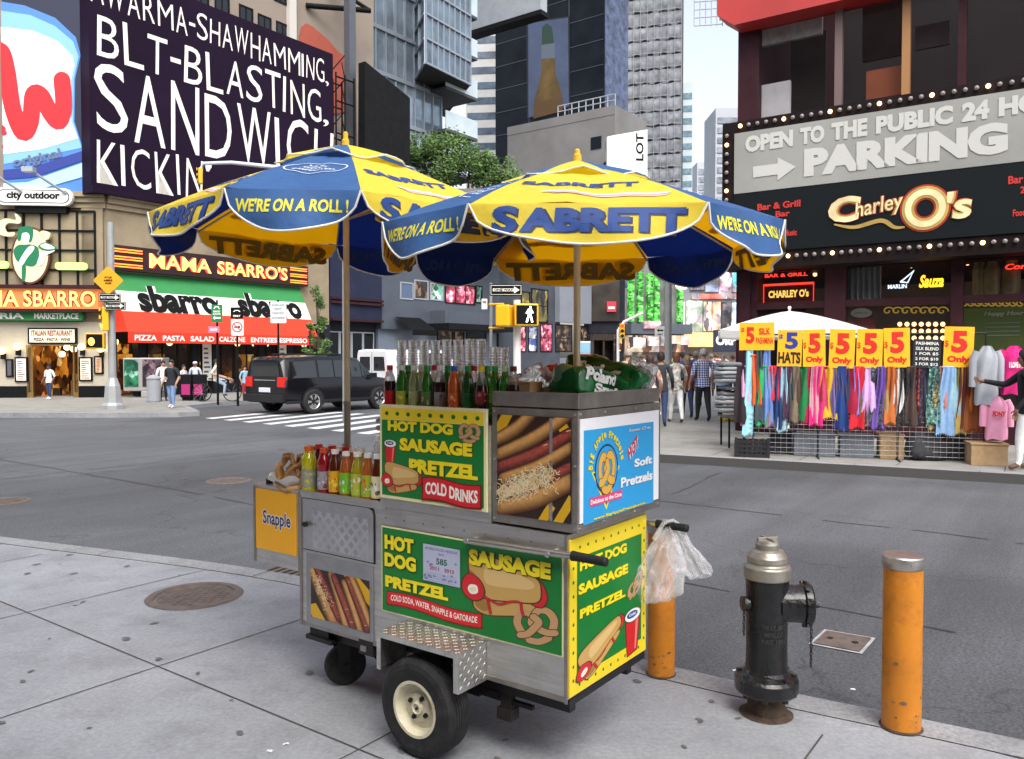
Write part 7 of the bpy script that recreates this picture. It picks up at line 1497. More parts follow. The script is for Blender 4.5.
for i, (zx, zy, w_, hx, nm) in enumerate(SCF):
    x, zb = FK2.px(*zk(zx, zy)); w = w_/3.036*12.6/F*1.95; top = 1.435; off = sc_rng.uniform(-.012, .02)
    if i < 9: top = 1.435+sc_rng.choice((0, .0, .18, .25))
    t = FK2(x, top, .03+off); m = MB(); ph = sc_rng.uniform(0, 6); lean = sc_rng.uniform(-.04, .04); fl = sc_rng.uniform(.9, 1.5); nf = sc_rng.choice((2, 3, 4, 5)); fa = sc_rng.uniform(.010, .022)
    def sheet(a, b, back=0):
        s = (b-.5)*w*(.72+.35*a*fl); fold = fa*sin(b*pi*nf+ph+a*1.5)*(1-.25*a)+.010*sin(b*9+a*5+ph*2)
        return FK2.x*(s+lean*a+.012*sin(a*4+ph))+V((0, 0, -a*(top-zb)-(.02*sin(b*7+ph) if a > .95 else 0)))+FK2.n*(fold+.012*sin(a*7+ph)-.02*back)
    m.grid(lambda u_, v_: sheet(v_, u_), 16, 14); m.grid(lambda u_, v_: sheet(v_, 1-u_, 1), 16, 14)
    for k in range(9): q_ = sheet(1., (k+.5)/9); m.tube([q_, q_+V((.004*sin(k*2.), 0, -.02-.015*sc_rng.random()))], .004, 4)
    m.tube([FK2.x*(k*w*.36)+V((0, 0, .004))-FK2.n*.01 for k in (-1, 0, 1)], .014, 6)
    o = m.build('scarf', [pattern_cloth(nm, hx)]); o.location = t
    nb_ = lambda j: SCF[j][4] if 0 <= j < len(SCF) else None
    l_, r_ = nb_(i-1), nb_(i+1); place_ = f'hanging between the {l_} and {r_} scarves' if l_ and r_ else ('hanging at the left end of the rack' if r_ else 'hanging beside the grey hoodie')
    tag(o, f'{nm} scarf {place_}', 'scarf', 'scarves hanging on the rack')
# shirts, crates, boxes and stacks around the rack
def garment(name, lab, cx_px, top_px, bot_px, wpx, hx, sleeves, txt=None, tc=None, off=.12, group=None):
    x, zt_ = FK2.px(cx_px, top_px); _, zb = FK2.px(cx_px, bot_px); w = wpx/F*11.6; t = thing(name, lab, 'shirt', tuple(FK2(x, zb, off)), 0, group); h = zt_-zb
    m = MB()
    def g(a, b): 
        y = b*h; prof = .5*w*(.92 if b < .75 else .92-.62*((b-.75)/.25)**1.5); s = 2*pi*a; d = .10*(.55+.45*min(1, (1-b)*5))
        return V(FK2.x*(prof*cos(s)))+FK2.n*(d*sin(s)+.02*sin(s*5+b*6))+V((0, 0, y+.012*sin(s*4)*(b < .05)))
    m.grid(g, 40, 16); cm = pc('shirt_'+hx, hx, rough=.85, var=.1, vs=9); m.build('body', [cm], t)
    for s_ in (-1, 1): m = MB(); m.tube([FK2.x*(s_*w*.36)+V((0, 0, h*.90)), FK2.x*(s_*w*.52)+V((0, 0, h*.76)), FK2.x*(s_*w*sleeves[0])+V((0, 0, h*sleeves[1]))], [.065, .06, .05], 10); m.build('sleeve', [cm], t)
    if txt: 
        f = FR(V(FK2.x*0)+FK2.n*.135, FK2.x); m = MB(); m.text(f, txt, -w*.27, h*.55, w*.54, h*.12, 0, 0, .04); m.build('lettering', [tc], t)
garment('hanging_shirt', 'pale grey sweatshirt on the rack, held by the reaching woman', 984, 346, 404, 23, 'A4A8B0', (.55, .3), None, None, .16); garment('hanging_shirt', 'bright pink T shirt with white print beside the grey sweatshirt', 1012, 346, 394, 24, 'D8267E', (.6, .62), 'I LOVE NY', S_WHITE, .1); garment('hanging_shirt', 'light pink hoodie with red lettering hung low under the grey sweatshirt', 993, 396, 438, 22, 'E8A0BE', (.56, .3), 'FDNY', p_red, .2)
crateM = mat('black_plastic', (.02, .02, .022), .5)
def crate(lab, px, py, w, h, d): 
    x, _ = FK2.px(px, py); t = thing('crate', lab, 'crate', tuple(FK2(x, 0, .14)), atan2(FK2.x.y, FK2.x.x)); m = MB(); m.box(-w/2, -d/2, 0, w/2, d/2, .02)
    for (a, b, c_, e) in ((-w/2, -d/2, w/2, -d/2+.015), (-w/2, d/2-.015, w/2, d/2), (-w/2, -d/2+.015, -w/2+.015, d/2-.015), (w/2-.015, -d/2+.015, w/2, d/2-.015)):
        for k in range(4): m.box(a, b, .02+h*.26*k, c_, e, .02+h*.26*k+h*.13)
    for sx in (-1, 1):
        for sy in (-1, 1): m.box(sx*w/2-.02, sy*d/2-.02, 0, sx*w/2+.02, sy*d/2+.02, h+.01)
    for k in range(7): m.box(-w/2+.02+w/7*k, -d/2-.002, .02, -w/2+.045+w/7*k, -d/2+.012, h)
    m.build('slatted_body', [crateM], t)
crate('black plastic milk crate on the pavement under the left end of the rack', 752, 448, .5, .27, .34)
tubG = mat('grey_tub', (.16, .18, .21), .6, var=.2, vs=6); tubShade = mat('shade_black_tub', (.03, .03, .034), .6)  # the black tubs are added to stand for shade behind the rack
for lab, px, w, h, mm, off in (('grey plastic storage tub under the middle scarves', 815, .62, .34, tubG, -.35), ('second grey storage tub under the red scarves', 858, .5, .33, tubG, -.35), ('brown cardboard box under the price chalkboard', 893, .34, .36, carton, -.3), ('brown cardboard box under the pink hoodie', 984, .48, .30, carton, .1), ('black storage tub behind the wire grid, next to the milk crate', 783, .4, .36, tubShade, -.5), ('black storage tub behind the wire grid, right of the cloth bag', 958, .36, .4, tubShade, -.4)):  # the two black tubs are added for the shade behind the rack
    x, _ = FK2.px(px, 455); t = thing('storage_box', lab, 'box', tuple(FK2(x, 0, off)), atan2(FK2.x.y, FK2.x.x)); m = MB(); m.box(-w/2, -.2, 0, w/2, .2, h); m.build('box_body', [mm], t, bevel=.008); m = MB(); m.box(-w/2-.012, -.212, h+.001, w/2+.012, .212, h+.03); m.build('lid', [mm], t, bevel=.006)
bagB = mat('black_cloth_bag', (.035, .035, .04), .8, var=.3, vs=8)
m = lump(superq(.30, .16, .22, .6, .05, 5, 2), M.Translation((0, 0, .22)), 40, 24); o = m.build('duffel_bag', [bagB]); o.location = FK2(FK2.px(930, 450)[0], 0, -.15); tag(o, 'black cloth bag slumped behind the wire grid, right of centre', 'bag')
yb_ = lump(superq(.22, .14, .09, .7, .03, 7, 6), M.Translation((0, 0, .09)), 30, 18).build('plastic_sack', [pc('yellow_sack', 'E0C03A', rough=.5)]); p = gnd(728, 421); yb_.location = (p.x, p.y, 0); tag(yb_, 'yellow plastic sack on the pavement left of the rack', 'bag')
for k, (py, n) in enumerate(((383, 5), (412, 5))):
    p = at(728, py, 14.2); t = thing('folded_clothes', ('upper', 'lower')[k]+' pile of wrapped grey folded clothes at the left end of the rack', 'clothes', tuple(p), .3)
    for i in range(n): m = lump(superq(.24-.01*i, .16, .038, .5, .018, 9, i+k*7), M.Translation((.02*sin(i*2.), 0, .04+.072*i)), 26, 14); m.build('garment', [mat('wrapped_grey_%d' % (i % 3), ((.25, .27, .29), (.14, .15, .17), (.33, .34, .35))[i % 3], .35, coat=.4)], t)
t = thing('table', 'folding table behind the left end of the scarf rack', 'table', (at(733, 400, 14.3).x, 14.3, 0))
for z in (.52, 1.02): m = MB(); m.box(-.2, -.3, z, .3, .3, z+.03); m.build('shelf', [greyP], t)
for sx in (-.15, .27):
    for sy in (-.28, .26): m = MB(); m.box(sx, sy, 0, sx+.03, sy+.03, 1.05 if sy > 0 else .52); m.build('leg', [blackM], t)
pa = at(789, 356.5, 15.3); t = thing('parasol', 'white market parasol open behind the price signs', 'parasol', (pa.x, pa.y, 0)); zt_ = at(789, 311, 15.3).z; m = MB(); parM = cloth('parasol_white', 'F2F2F0', rough=.8, tr=.35)
cs_ = [(1.4*cos(2*pi*k/8+.2), 1.3*sin(2*pi*k/8+.2)) for k in range(8)]
for k in range(8):
    a, b = V(cs_[k]), V(cs_[(k+1) % 8]); m.grid(lambda u_, v_: V((*(a.lerp(b, u_)*v_), zt_-.36*v_**1.3-.03*sin(pi*u_)*v_)), 6, 8); m.grid(lambda u_, v_: V((*(a.lerp(b, u_)), zt_-.36-.03*sin(pi*u_)-.14*v_)), 6, 2)
m.build('canopy', [parM], t); m = MB(); m.cyl((0, 0, 0), (0, 0, zt_+.05), .02); m.sphere((0, 0, zt_+.06), .035); m.build('pole', [whiteS], t)

# ================================================================== people
SKN = {}
def person(lab, p, H, yaw, top, bottom, skin=(.42, .22, .14), hair=(.06, .035, .02), shoes='2A2420', sleeve='short', stride=.0, arms=((.06, .02), (.06, .02)), female=False, skirt=None, hairlen=.0, bald=False, build_=1., hem=True, reach=None, sit=False, cap=None, trousers_top=None, bag=None):
    """standing or walking figure, front towards -y before the yaw; one continuous body"""
    t = thing('person', lab, 'person', p, yaw); h = H; V3 = lambda x, y, z: (x*h, y*h, z*h); vs, es, rad, lab_ = [], [], [], []
    def add(pt, r, par=None, r2=None):
        vs.append(V3(*pt)); rad.append((r*h, (r2 or r)*h)); i = len(vs)-1
        if par is not None: es.append((par, i))
        return i
    bw = build_; sw = .092 if female else .105
    pel = add((0, 0, .52), .082*bw, None, .062*bw); wa = add((0, .0, .60), (.066 if female else .078)*bw, pel, .056*bw); ch = add((0, -.003, .72), .088*bw, wa, .064*bw); nb = add((0, .0, .815), .058*bw, ch, .045)
    nk = add((0, -.004, .855), .03, nb, .031); hd = add((0, -.012, .905), .043, nk, .05); tp = add((0, -.006, .955), .044, hd, .052)
    ns = add((0, -.068, .915), .008, hd); segs = [('top', pel, wa), ('top', wa, ch), ('top', ch, nb), ('skin', nb, nk), ('skin', nk, hd), ('skin', hd, tp), ('skin', hd, ns)]
    segs[0] = ('mid', pel, wa)
    for s_, sg_ in ((-1, 0), (1, 1)):
        st_ = stride*(1 if s_ > 0 else -1)
        if sit: hip = add((s_*.05, 0, .50), .062*bw, pel, .062); kn = add((s_*.07, -.22, .47 if s_ > 0 else .38), .040, hip); an = add((s_*.06, -.19, .24 if s_ > 0 else .14), .026, kn); toe = add((s_*.06, -.27, .225 if s_ > 0 else .12), .022, an)
        else: hip = add((s_*.048, 0, .475), .062*bw, pel, .062*bw); kn = add((s_*.05, -st_*.12-.01, .28), .041*bw, hip); an = add((s_*.05, -st_*.20+(.03 if st_ < 0 else 0), .048+(.02 if st_ < 0 else 0)), .025, kn); toe = add((s_*.06, -st_*.20-.075, .02+(.0 if st_ < 0 else 0)), .021, an)
        segs += [('bottom', pel, hip), ('bottom', hip, kn), ('shin', kn, an), ('shoe', an, toe)]
        sh = add((s_*sw*bw, 0, .80), .040*bw, nb); fwd, out = arms[sg_]
        if reach and sg_ == reach[0]: el = add((s_*(sw+.06), -.13, .70), .029, sh); wr = add(reach[1], .019, el); d = V(reach[1])-V((s_*(sw+.06), -.13, .70)); d.normalize()
        else: el = add((s_*(sw*bw+.025+out), fwd*.3+.012, .645), .029*bw, sh); wr = add((s_*(sw*bw+.03+out), -fwd*1.2-.01, .515), .019, el); d = V((0, -.15, -1)).normalized()
        w0 = V(vs[wr])/h; pm = w0+d*.03; pl = add(tuple(pm), .018, wr, .011); side = V((0, 1, 0)) if abs(d.z) > .6 else V((0, 0, 1)); n_ = d.cross(side).normalized()
        segs += [('top', nb, sh), ('top', sh, el), ('fore', el, wr), ('skin', wr, pl)]
        for k, ln in enumerate((.040, .046, .043, .034)): a_ = pm+d*.022+side*(.018-.012*k); f1 = add(tuple(a_), .0062, pl); f2 = add(tuple(a_+d*ln*.6+n_*s_*.006), .0055, f1); f3 = add(tuple(a_+d*ln+n_*s_*.016), .0048, f2); segs += [('skin', pl, f1), ('skin', f1, f2), ('skin', f2, f3)]
        f1 = add(tuple(w0+d*.018+side*-.024), .007, pl); f2 = add(tuple(w0+d*.042+side*-.034), .0055, f1); segs += [('skin', pl, f1), ('skin', f1, f2)]
    me = bpy.data.meshes.new('skel'); me.from_pydata(vs, es, []); o = bpy.data.objects.new('skel', me); COL.objects.link(o)
    sk = o.modifiers.new('skin', 'SKIN'); sk.use_smooth_shade = True; sb_ = o.modifiers.new('sub', 'SUBSURF'); sb_.levels = 1; sb_.render_levels = 1
    for i, d in enumerate(me.skin_vertices[0].data): d.radius = rad[i]; d.use_root = i == pel
    dg = bpy.context.evaluated_depsgraph_get(); dg.update(); b = bpy.data.meshes.new_from_object(o.evaluated_get(dg)); bpy.data.objects.remove(o)
    sm = mat('skin_%d' % int(skin[0]*1000), skin, .55); tm = top; bmt = bottom; shm = pc('shoe_'+shoes, shoes); b.materials.clear()
    for q in (sm, tm, bmt, shm): b.materials.append(q)
    idx = dict(skin=0, top=1, mid=1 if hem else 2, bottom=2, shin=2 if not skirt and trousers_top != 'short' else 0, shoe=3, fore=1 if sleeve == 'long' else 0)
    if skirt: idx['bottom'] = 2
    S = [(k, V(vs[a]), V(vs[c])) for k, a, c in segs]
    for f in b.polygons:
        c = f.center; best = None
        for k, a, e in S:
            ab = e-a; tt = max(0, min(1, (c-a).dot(ab)/max(1e-9, ab.length_squared))); d_ = (c-a-ab*tt).length
            if best is None or d_ < best[0]: best = (d_, k, tt)
        k = best[1]
        f.material_index = idx[k] if not (k == 'top' and False) else 1; f.use_smooth = True
    b.name = 'body'; ob = bpy.data.objects.new('body', b); COL.objects.link(ob); ob.parent = t
    if hem and not skirt: m = MB(); m.grid(lambda a, q: V((h*.092*bw*(1+.05*q)*cos(2*pi*a), h*(.073*bw*(1+.06*q)*sin(2*pi*a)), h*(.60-.125*q+.006*sin(8*pi*a)*q))), 24, 5); m.build('shirt_hem', [tm], t)
    if skirt: m = MB(); m.grid(lambda a, q: V((h*(.078+.055*q)*bw*(1+.10*q*sin(10*pi*a))*cos(2*pi*a), h*(.064+.05*q)*(1+.10*q*sin(10*pi*a+1))*sin(2*pi*a), h*(.61-(.61-skirt)*q))), 40, 8); m.build('skirt', [bmt], t)
    hc = V((0, -.004, .942))*h
    if not bald:
        m = MB(); R_ = h*.056
        def hr(a, q):
            th = 2*pi*a; front = max(0, -sin(th)); lo = -(.35+hairlen*(1-front)*3)+1.0*front*(1-.2*hairlen); zz_ = 1.12+(lo-1.12)*q; zr_ = max(-.9, min(1, zz_/1.15)); r = sqrt(max(.04, 1-zr_*zr_)) if zz_ > 0 else 1.0-.10*min(1.5, -zz_)
            return hc+V((R_*.92*r*cos(th), R_*1.08*r*sin(th)+R_*.08, R_*zz_*1.05))*(1+.04*sin(th*7+q*9))
        m.grid(hr, 26, 9); m.build('hair', [mat('hair_%d_%d' % (int(hair[0]*999), int(hair[2]*999)), hair, .6, var=.35, vs=40)], t)
    if cap: m = MB(); m.lathe([(h*.056, 0), (h*.056, h*.02), (h*.04, h*.045), (0, h*.05)], 20, M.Translation(hc+V((0, 0, h*.005)))); m.poly(lambda x, y, q: hc+V((x, y, q)), ell(0, -h*.075, h*.045, h*.035, 16), h*.008); m.build('cap', [cap], t)
    for s_ in (-1, 1): m = MB(); m.sphere((s_*h*.018, -h*.055, h*.925), h*.0055, 6, 5); m.build('eye', [blackM], t); m = MB(); m.sphere((s_*h*.047, -h*.004, h*.912), (h*.006, h*.012, h*.016), 8, 6); m.build('ear', [sm], t)
    m = MB(); m.sphere((0, -h*.058, h*.886), (h*.014, h*.005, h*.004), 8, 5); m.build('mouth', [mat('lip', (.3, .1, .08), .5)], t)
    if bag: m = MB(); m.grid(lambda a, q: V((h*(.13+.03*cos(2*pi*a)), h*(.03+.07*sin(2*pi*a)), h*(.62-.13*q))), 20, 5); m.tube([V((h*.12, .06*h, .61*h)), V((h*.1, .04*h, .80*h)), V((h*.12, -.05*h, .61*h))], .008*h, 5); m.build('handbag', [bag], t)
    return t
def col(nm, hx, **k): k.setdefault('rough', .85); k.setdefault('var', .12); k.setdefault('vs', 7); return pc('cloth_'+nm, hx, **k)
def plaid():
    m = bpy.data.materials.new('plaid_shirt'); m.use_nodes = True; nt = m.node_tree; N = nt.nodes; L = nt.links; b = N['Principled BSDF']; b.inputs['Roughness'].default_value = .85; tc = N.new('ShaderNodeTexCoord'); cur = None
    for d in ('X', 'Z'):
        w_ = N.new('ShaderNodeTexWave'); w_.bands_direction = d; w_.inputs['Scale'].default_value = 5.5; L.new(tc.outputs['Object'], w_.inputs['Vector']); r = N.new('ShaderNodeValToRGB'); e = r.color_ramp.elements; e[0].position = .3; e[0].color = (.16, .22, .45, 1); e[1].position = .42; e[1].color = (.82, .82, .86, 1); L.new(w_.outputs['Fac'], r.inputs['Fac'])
        if cur is None: cur = r.outputs['Color']
        else: x = N.new('ShaderNodeMix'); x.data_type = 'RGBA'; x.blend_type = 'MULTIPLY'; x.inputs['Factor'].default_value = 1; L.new(cur, x.inputs['A']); L.new(r.outputs['Color'], x.inputs['B']); cur = x.outputs['Result']
    L.new(cur, b.inputs['Base Color']); return m
P_ = lambda px, py, z=0: tuple(gnd(px, py, z)); PD = lambda px, d, z=0: (at(px, 356, d).x, d, z)
away = pi
floral = busy('floral_white', ['E8E4DC', 'E8E4DC', 'C8D0B8', 'F0ECE4', 'B8A8A0', 'E8E4DC'], 16, 0, rough=.85); floralP = busy('floral_peach', ['E8C0B0', 'F0D0C0', 'D89888', 'F4E0D0', 'E0A898'], 12, 0, rough=.85)
jean = col('jeans', '2E3F62'); white = col('white', 'E6E6E4'); blk = col('black', '1A1A1E'); dgry = col('dark_grey', '34363C'); khk = col('khaki', 'A89A78')
person('man in a yellow green shirt walking away, leftmost of the crowd on the pavement', PD(628, 17.2), 1.76, away+.1, col('yellow_green', 'B8B070'), khk, (.45, .25, .17), (.35, .30, .24), bald=False, build_=1.12, stride=.5)
person('woman in a peach floral blouse and cream skirt walking away with a shoulder bag', PD(650, 16.6), 1.64, away, floralP, col('cream_skirt', 'E8DCC8'), (.45, .26, .18), (.05, .02, .02), female=True, skirt=.25, hairlen=.25, stride=.3, bag=col('pale_bag', 'D8C8B8'))
person('person in dark clothes walking away between the peach and white blouses', PD(661, 18.3), 1.70, away-.2, dgry, jean, (.3, .16, .1), (.02, .015, .012), sleeve='long', stride=.5, hairlen=.2)
person('woman in a white floral top and white cropped trousers walking away', P_(676, 423), 1.69, away+.05, floral, white, (.5, .3, .22), (.16, .06, .025), '5A4038', female=True, stride=.6, hairlen=.28, hem=True, trousers_top='long')
person('woman in a brown top and jeans seen just behind the white floral blouse', P_(687, 418), 1.62, away, col('brown_top', '6A3A30'), jean, (.45, .26, .18), (.3, .2, .1), female=True, hairlen=.35, stride=.4)
person('grey haired man in a blue and white plaid shirt and dark trousers walking away', P_(703, 421.5), 1.79, away+.08, plaid(), col('charcoal_trousers', '23252C'), (.48, .27, .19), (.42, .41, .40), '1A1818', build_=1.1, stride=.45)
person('bald man in a light blue shirt beyond the plaid shirt', PD(723, 21.5), 1.74, away-.3, col('light_blue', '9AB4D8'), blk, (.5, .28, .2), bald=True, build_=1.1, stride=.3)
crowd = [(640, 26, 1.72, 'A8B4CC', '3A3A42', 'man in a grey blue shirt far behind the yellow green shirt', 0), (636, 33, 1.66, 'E0C0A8', '2A2A30', 'far walker in a tan top, left edge of the distant crowd', 1), (659, 30, 1.72, '5A3A3A', '2A2A3A', 'far walker in a maroon top above the dark clothed figure', 0), (668, 27, 1.68, '2A2A34', '1A1A20', 'far walker in black between the grey pole and the white blouse', 1), (682, 29, 1.74, '3A5A9A', '2A2A30', 'far walker in a blue top above the white floral woman', 0), (691, 34, 1.76, '22283C', '1E1E24', 'far walker in navy left of the plaid shirt', 0), (696, 25, 1.76, '3A4A8A', '22222A', 'walker in a royal blue top just left of the plaid shirt', 1), (711, 32, 1.70, 'E8E0D8', '3A3A42', 'far walker in cream between plaid and light blue shirts', 0), (716, 38, 1.72, '8A3A3A', '22222A', 'far walker in dark red right of the plaid shirt', 1), (648, 38, 1.70, 'D8D0C8', '4A4A52', 'distant walker in beige beneath the red traffic light', 0), (733, 30, 1.66, '4A3A58', '22222A', 'far walker in purple left of the folded clothes', 1), (676, 40, 1.7, '7A8A58', '3A3A3A', 'distant walker in olive green', 0)]
for px, d, H_, c1, c2, lab, fm in crowd: person(lab, PD(px, d), H_, away+random.uniform(-.5, .5), col(c1, c1), col(c2, c2), random.choice(((.45, .26, .18), (.22, .11, .07), (.5, .3, .2))), random.choice(((.03, .02, .015), (.1, .05, .02), (.3, .25, .2))), female=bool(fm), stride=random.uniform(-.5, .5), sleeve=random.choice(('short', 'long')))
rc_ = random.Random(5)
for i in range(14): cc = rc_.choice(('E4DCD4', 'C8B8A8', '8A9AB8', 'D8A8A0', '3A3A48', 'B8C4D0')); person('distant pedestrian in the far crowd beyond the scarf rack', PD(628+7.6*i+rc_.uniform(-3, 3), rc_.uniform(44, 66)), rc_.uniform(1.62, 1.8), away+rc_.uniform(-.6, .6), col(cc, cc), col('3A3A42', '3A3A42'), (.42, .24, .17), rc_.choice(((.03, .02, .015), (.12, .06, .03))), stride=rc_.uniform(-.5, .5))['group'] = 'distant pedestrians in the far crowd'
pw = gnd(1004, 470.5); person('woman in a black top and white trousers reaching for the grey sweatshirt', (pw.x+.30, pw.y+.02, 0), 1.70, -2.0, blk, white, (.20, .10, .06), (.012, .01, .01), '6A5040', sleeve='long', female=True, hairlen=.45, stride=.25, reach=(0, (-.06, -.30, .735)), build_=1.05)
person('man in a white T shirt and jeans standing in the pizzeria doorway', P_(49.5, 399.5), 1.32, -.15, white, jean, (.12, .06, .04), (.012, .01, .01), 'E8E8E8', stride=.15)
person('man in a dark T shirt and pale jeans standing on the far corner kerb', P_(172, 408.2), 1.50, -.3, col('dark_print', '23262E'), col('pale_jeans', '7A92B8'), (.42, .24, .16), (.02, .015, .01), 'C8C8D0', build_=1.2, stride=.12)
person('person in a white shirt half hidden behind the dark shirted man', P_(163.5, 401), 1.45, .6, white, blk, (.4, .22, .15), (.02, .015, .01), stride=.2)
person('person in a pale top bending beside the dark bins', P_(184, 400), 1.30, 1.2, col('pale_pink', 'D8D0D0'), dgry, (.4, .22, .15), (.02, .015, .01), female=True, hairlen=.2)
person('person in a white cap behind the dark bins', P_(195.5, 399.5), 1.42, .2, col('pale_blue_top', 'C8D0DC'), dgry, (.42, .24, .16), (.02, .015, .01), cap=white)
person('person in a blue shirt and red shorts beside the black car', P_(245, 398.5), 1.25, .8, col('sky_shirt', '8AB0C8'), col('red_shorts', 'A83038'), (.4, .22, .15), (.02, .015, .01))
bp_ = gnd(217, 401.5); FBk = V((bp_.x, bp_.y, 0)); person('cyclist in a cream shirt sitting astride the bicycle', (bp_.x-.03, bp_.y+.02, .05), 1.45, pi*.56, col('cream_shirt', 'DCD8C0'), col('pale_blue_jeans', 'A8B8CC'), (.42, .24, .16), (.02, .015, .01), sit=True, arms=((.28, .02), (.28, .02)))
t = thing('bicycle', 'bicycle on the far pavement carrying the cream shirted cyclist', 'bicycle', FBk, .18)
for x in (-.50, .52):
    m = MB(); m.tube([(x+.31*cos(a), 0, .32+.31*sin(a)) for a in [2*pi*k/28 for k in range(28)]], .018, 6, closed=True); w_ = m.build('wheel', [rubber], t); m = MB()
    for k in range(10): a = 2*pi*k/10; m.tube([(x, 0, .32), (x+.30*cos(a), 0, .32+.30*sin(a))], .004, 4)
    m.build('spokes', [greyL], w_)
m = MB()
for a, b in (((-.5, 0, .32), (-.05, 0, .30)), ((-.05, 0, .30), (-.16, 0, .78)), ((-.16, 0, .72), (.38, 0, .76)), ((-.05, 0, .30), (.38, 0, .70)), ((-.5, 0, .32), (-.15, 0, .72)), ((.52, 0, .32), (.36, 0, .88)), ((.36, -.25, .92), (.36, .25, .92))): m.tube([a, b], .017, 6)
m.build('frame', [blackM], t); m = MB(); m.box(-.28, -.06, .78, -.04, .06, .83); m.build('saddle', [blackM], t, bevel=.02)

# ================================================================== vehicles
def loft(stations, rings):
    """body through cross sections; a station: (x, half width low, z low, half width belt, z belt, half width roof, z roof)"""
    secs = []
    for x, wl, zl, wb, zb, wr, zr in stations:
        half = [(wl*.96, zl), (wl, zl+.10), (wb*1.005, (zl+zb)*.5), (wb, zb-.03), (wb*.985, zb), (wb+(wr-wb)*.92, zr-.10), (wr*.93, zr-.02), (wr*.5, zr+.015)]
        secs.append([V((x, y, z)) for y, z in half]+[V((x, -y, z)) for y, z in reversed(half)])
    return secs
def vehicle(name, lab, cat, pos, rz, stations, paint, glass_st, wheels, tail, extra=None, R=.37, pane_rear=None):
    t = thing(name, lab, cat, pos, rz); S = loft(stations, 16); n = 16; m = MB(); vs = [p for s in S for p in s]; fs = []
    for i in range(len(S)-1):
        for j in range(n): fs.append((i*n+j, i*n+(j+1) % n, (i+1)*n+(j+1) % n, (i+1)*n+j))
    m.add(vs, fs, 0, True); m.add(S[0], [tuple(range(n-1, -1, -1))], 0); m.add(S[-1], [tuple(range(n))], 0)
    o = m.build('body', [paint], t, bevel=.0)
    e = o.modifiers.new('edges', 'EDGE_SPLIT'); e.split_angle = radians(35)
    gl = mat('car_glass', (.012, .014, .016), .03, spec=.9)
    def lerp(a, b, k): return a+(b-a)*k
    for i, (k0, k1) in glass_st:
        for sg_ in (0, 1):
            a, b, c, d = (S[i][4], S[i][5], S[i+1][5], S[i+1][4]) if not sg_ else (S[i][11], S[i][10], S[i+1][10], S[i+1][11]); y_ = .012*(1 if not sg_ else -1)
            q = [lerp(lerp(a, d, k0), lerp(b, c, k0), .06), lerp(lerp(a, d, k0), lerp(b, c, k0), .93), lerp(lerp(a, d, k1), lerp(b, c, k1), .93), lerp(lerp(a, d, k1), lerp(b, c, k1), .06)]; m = MB(); m.add([p+V((0, y_, .0)) for p in q], [(0, 1, 2, 3)]); m.build('window', [gl], t)
    for x, w_ in wheels:
        for s_ in (-1, 1):
            T = M.Translation((x, s_*(w_-.06), R)) @ M.Rotation(pi/2 if s_ > 0 else -pi/2, 4, 'X'); m = MB(); m.lathe([(R*.62, -.115), (R*.9, -.12), (R, -.09), (R, .09), (R*.9, .12), (R*.62, .115)], 30, T, caps=False); o = m.build('wheel', [rubber], t)
            m = MB(); m.lathe([(R*.64, -.112), (R*.58, -.09), (R*.52, -.04), (R*.2, -.075), (.0, -.085)], 30, T, caps=False)
            for k in range(6): a = k*pi/3; m.add([T @ V((R*(.2 if q < 2 else .6)*cos(a+(-.22 if q in (0, 3) else .22)), R*(.2 if q < 2 else .6)*sin(a+(-.22 if q in (0, 3) else .22)), -.10)) for q in range(4)], [(0, 1, 2, 3)])
            m.build('rim', [alu], o); m = MB(); m.prism([(x+R*1.16*cos(a), R+R*1.16*sin(a)) for a in [pi*k/16-.25*(k == 0)+.25*(k == 16) for k in range(17)]], 0, .012, FR((0, s_*(w_+.024), 0), (-s_, 0, 0)) if False else (lambda X, Y, h: V((X, s_*(w_+.020+h), Y)))); m.build('wheel_arch', [black], t)
    for q in tail: m = MB(); m.box(*q[:6]); m.build(q[6], [q[7]], t, bevel=.012)
    return t
carB = mat('car_black', (.006, .006, .008), .16, 0, coat=.25, spec=.35); carW = mat('van_white', (.68, .69, .70), .25, coat=.6, dirt=(.4, .39, .37), dirtamt=.3, ds=2); tailR = glow('tail_red', 'B81E18', .35, rough=.15); plate = pc('plate_white', 'D8DCE4'); chromeM = mat('car_chrome', (.6, .6, .6), .15, 1.)
Wd = .98; sv = [(0, .93, .42, .93, 1.02, .72, 1.62), (.10, .97, .34, .97, 1.05, .80, 1.70), (1.2, 1.0, .30, 1.0, 1.06, .84, 1.76), (2.5, 1.0, .30, 1.0, 1.05, .84, 1.76), (3.0, 1.0, .30, 1.0, 1.04, .82, 1.68), (3.62, .99, .32, .98, 1.02, .84, 1.10), (4.5, .95, .36, .94, .96, .78, 1.0), (4.72, .86, .42, .84, .82, .66, .86)]
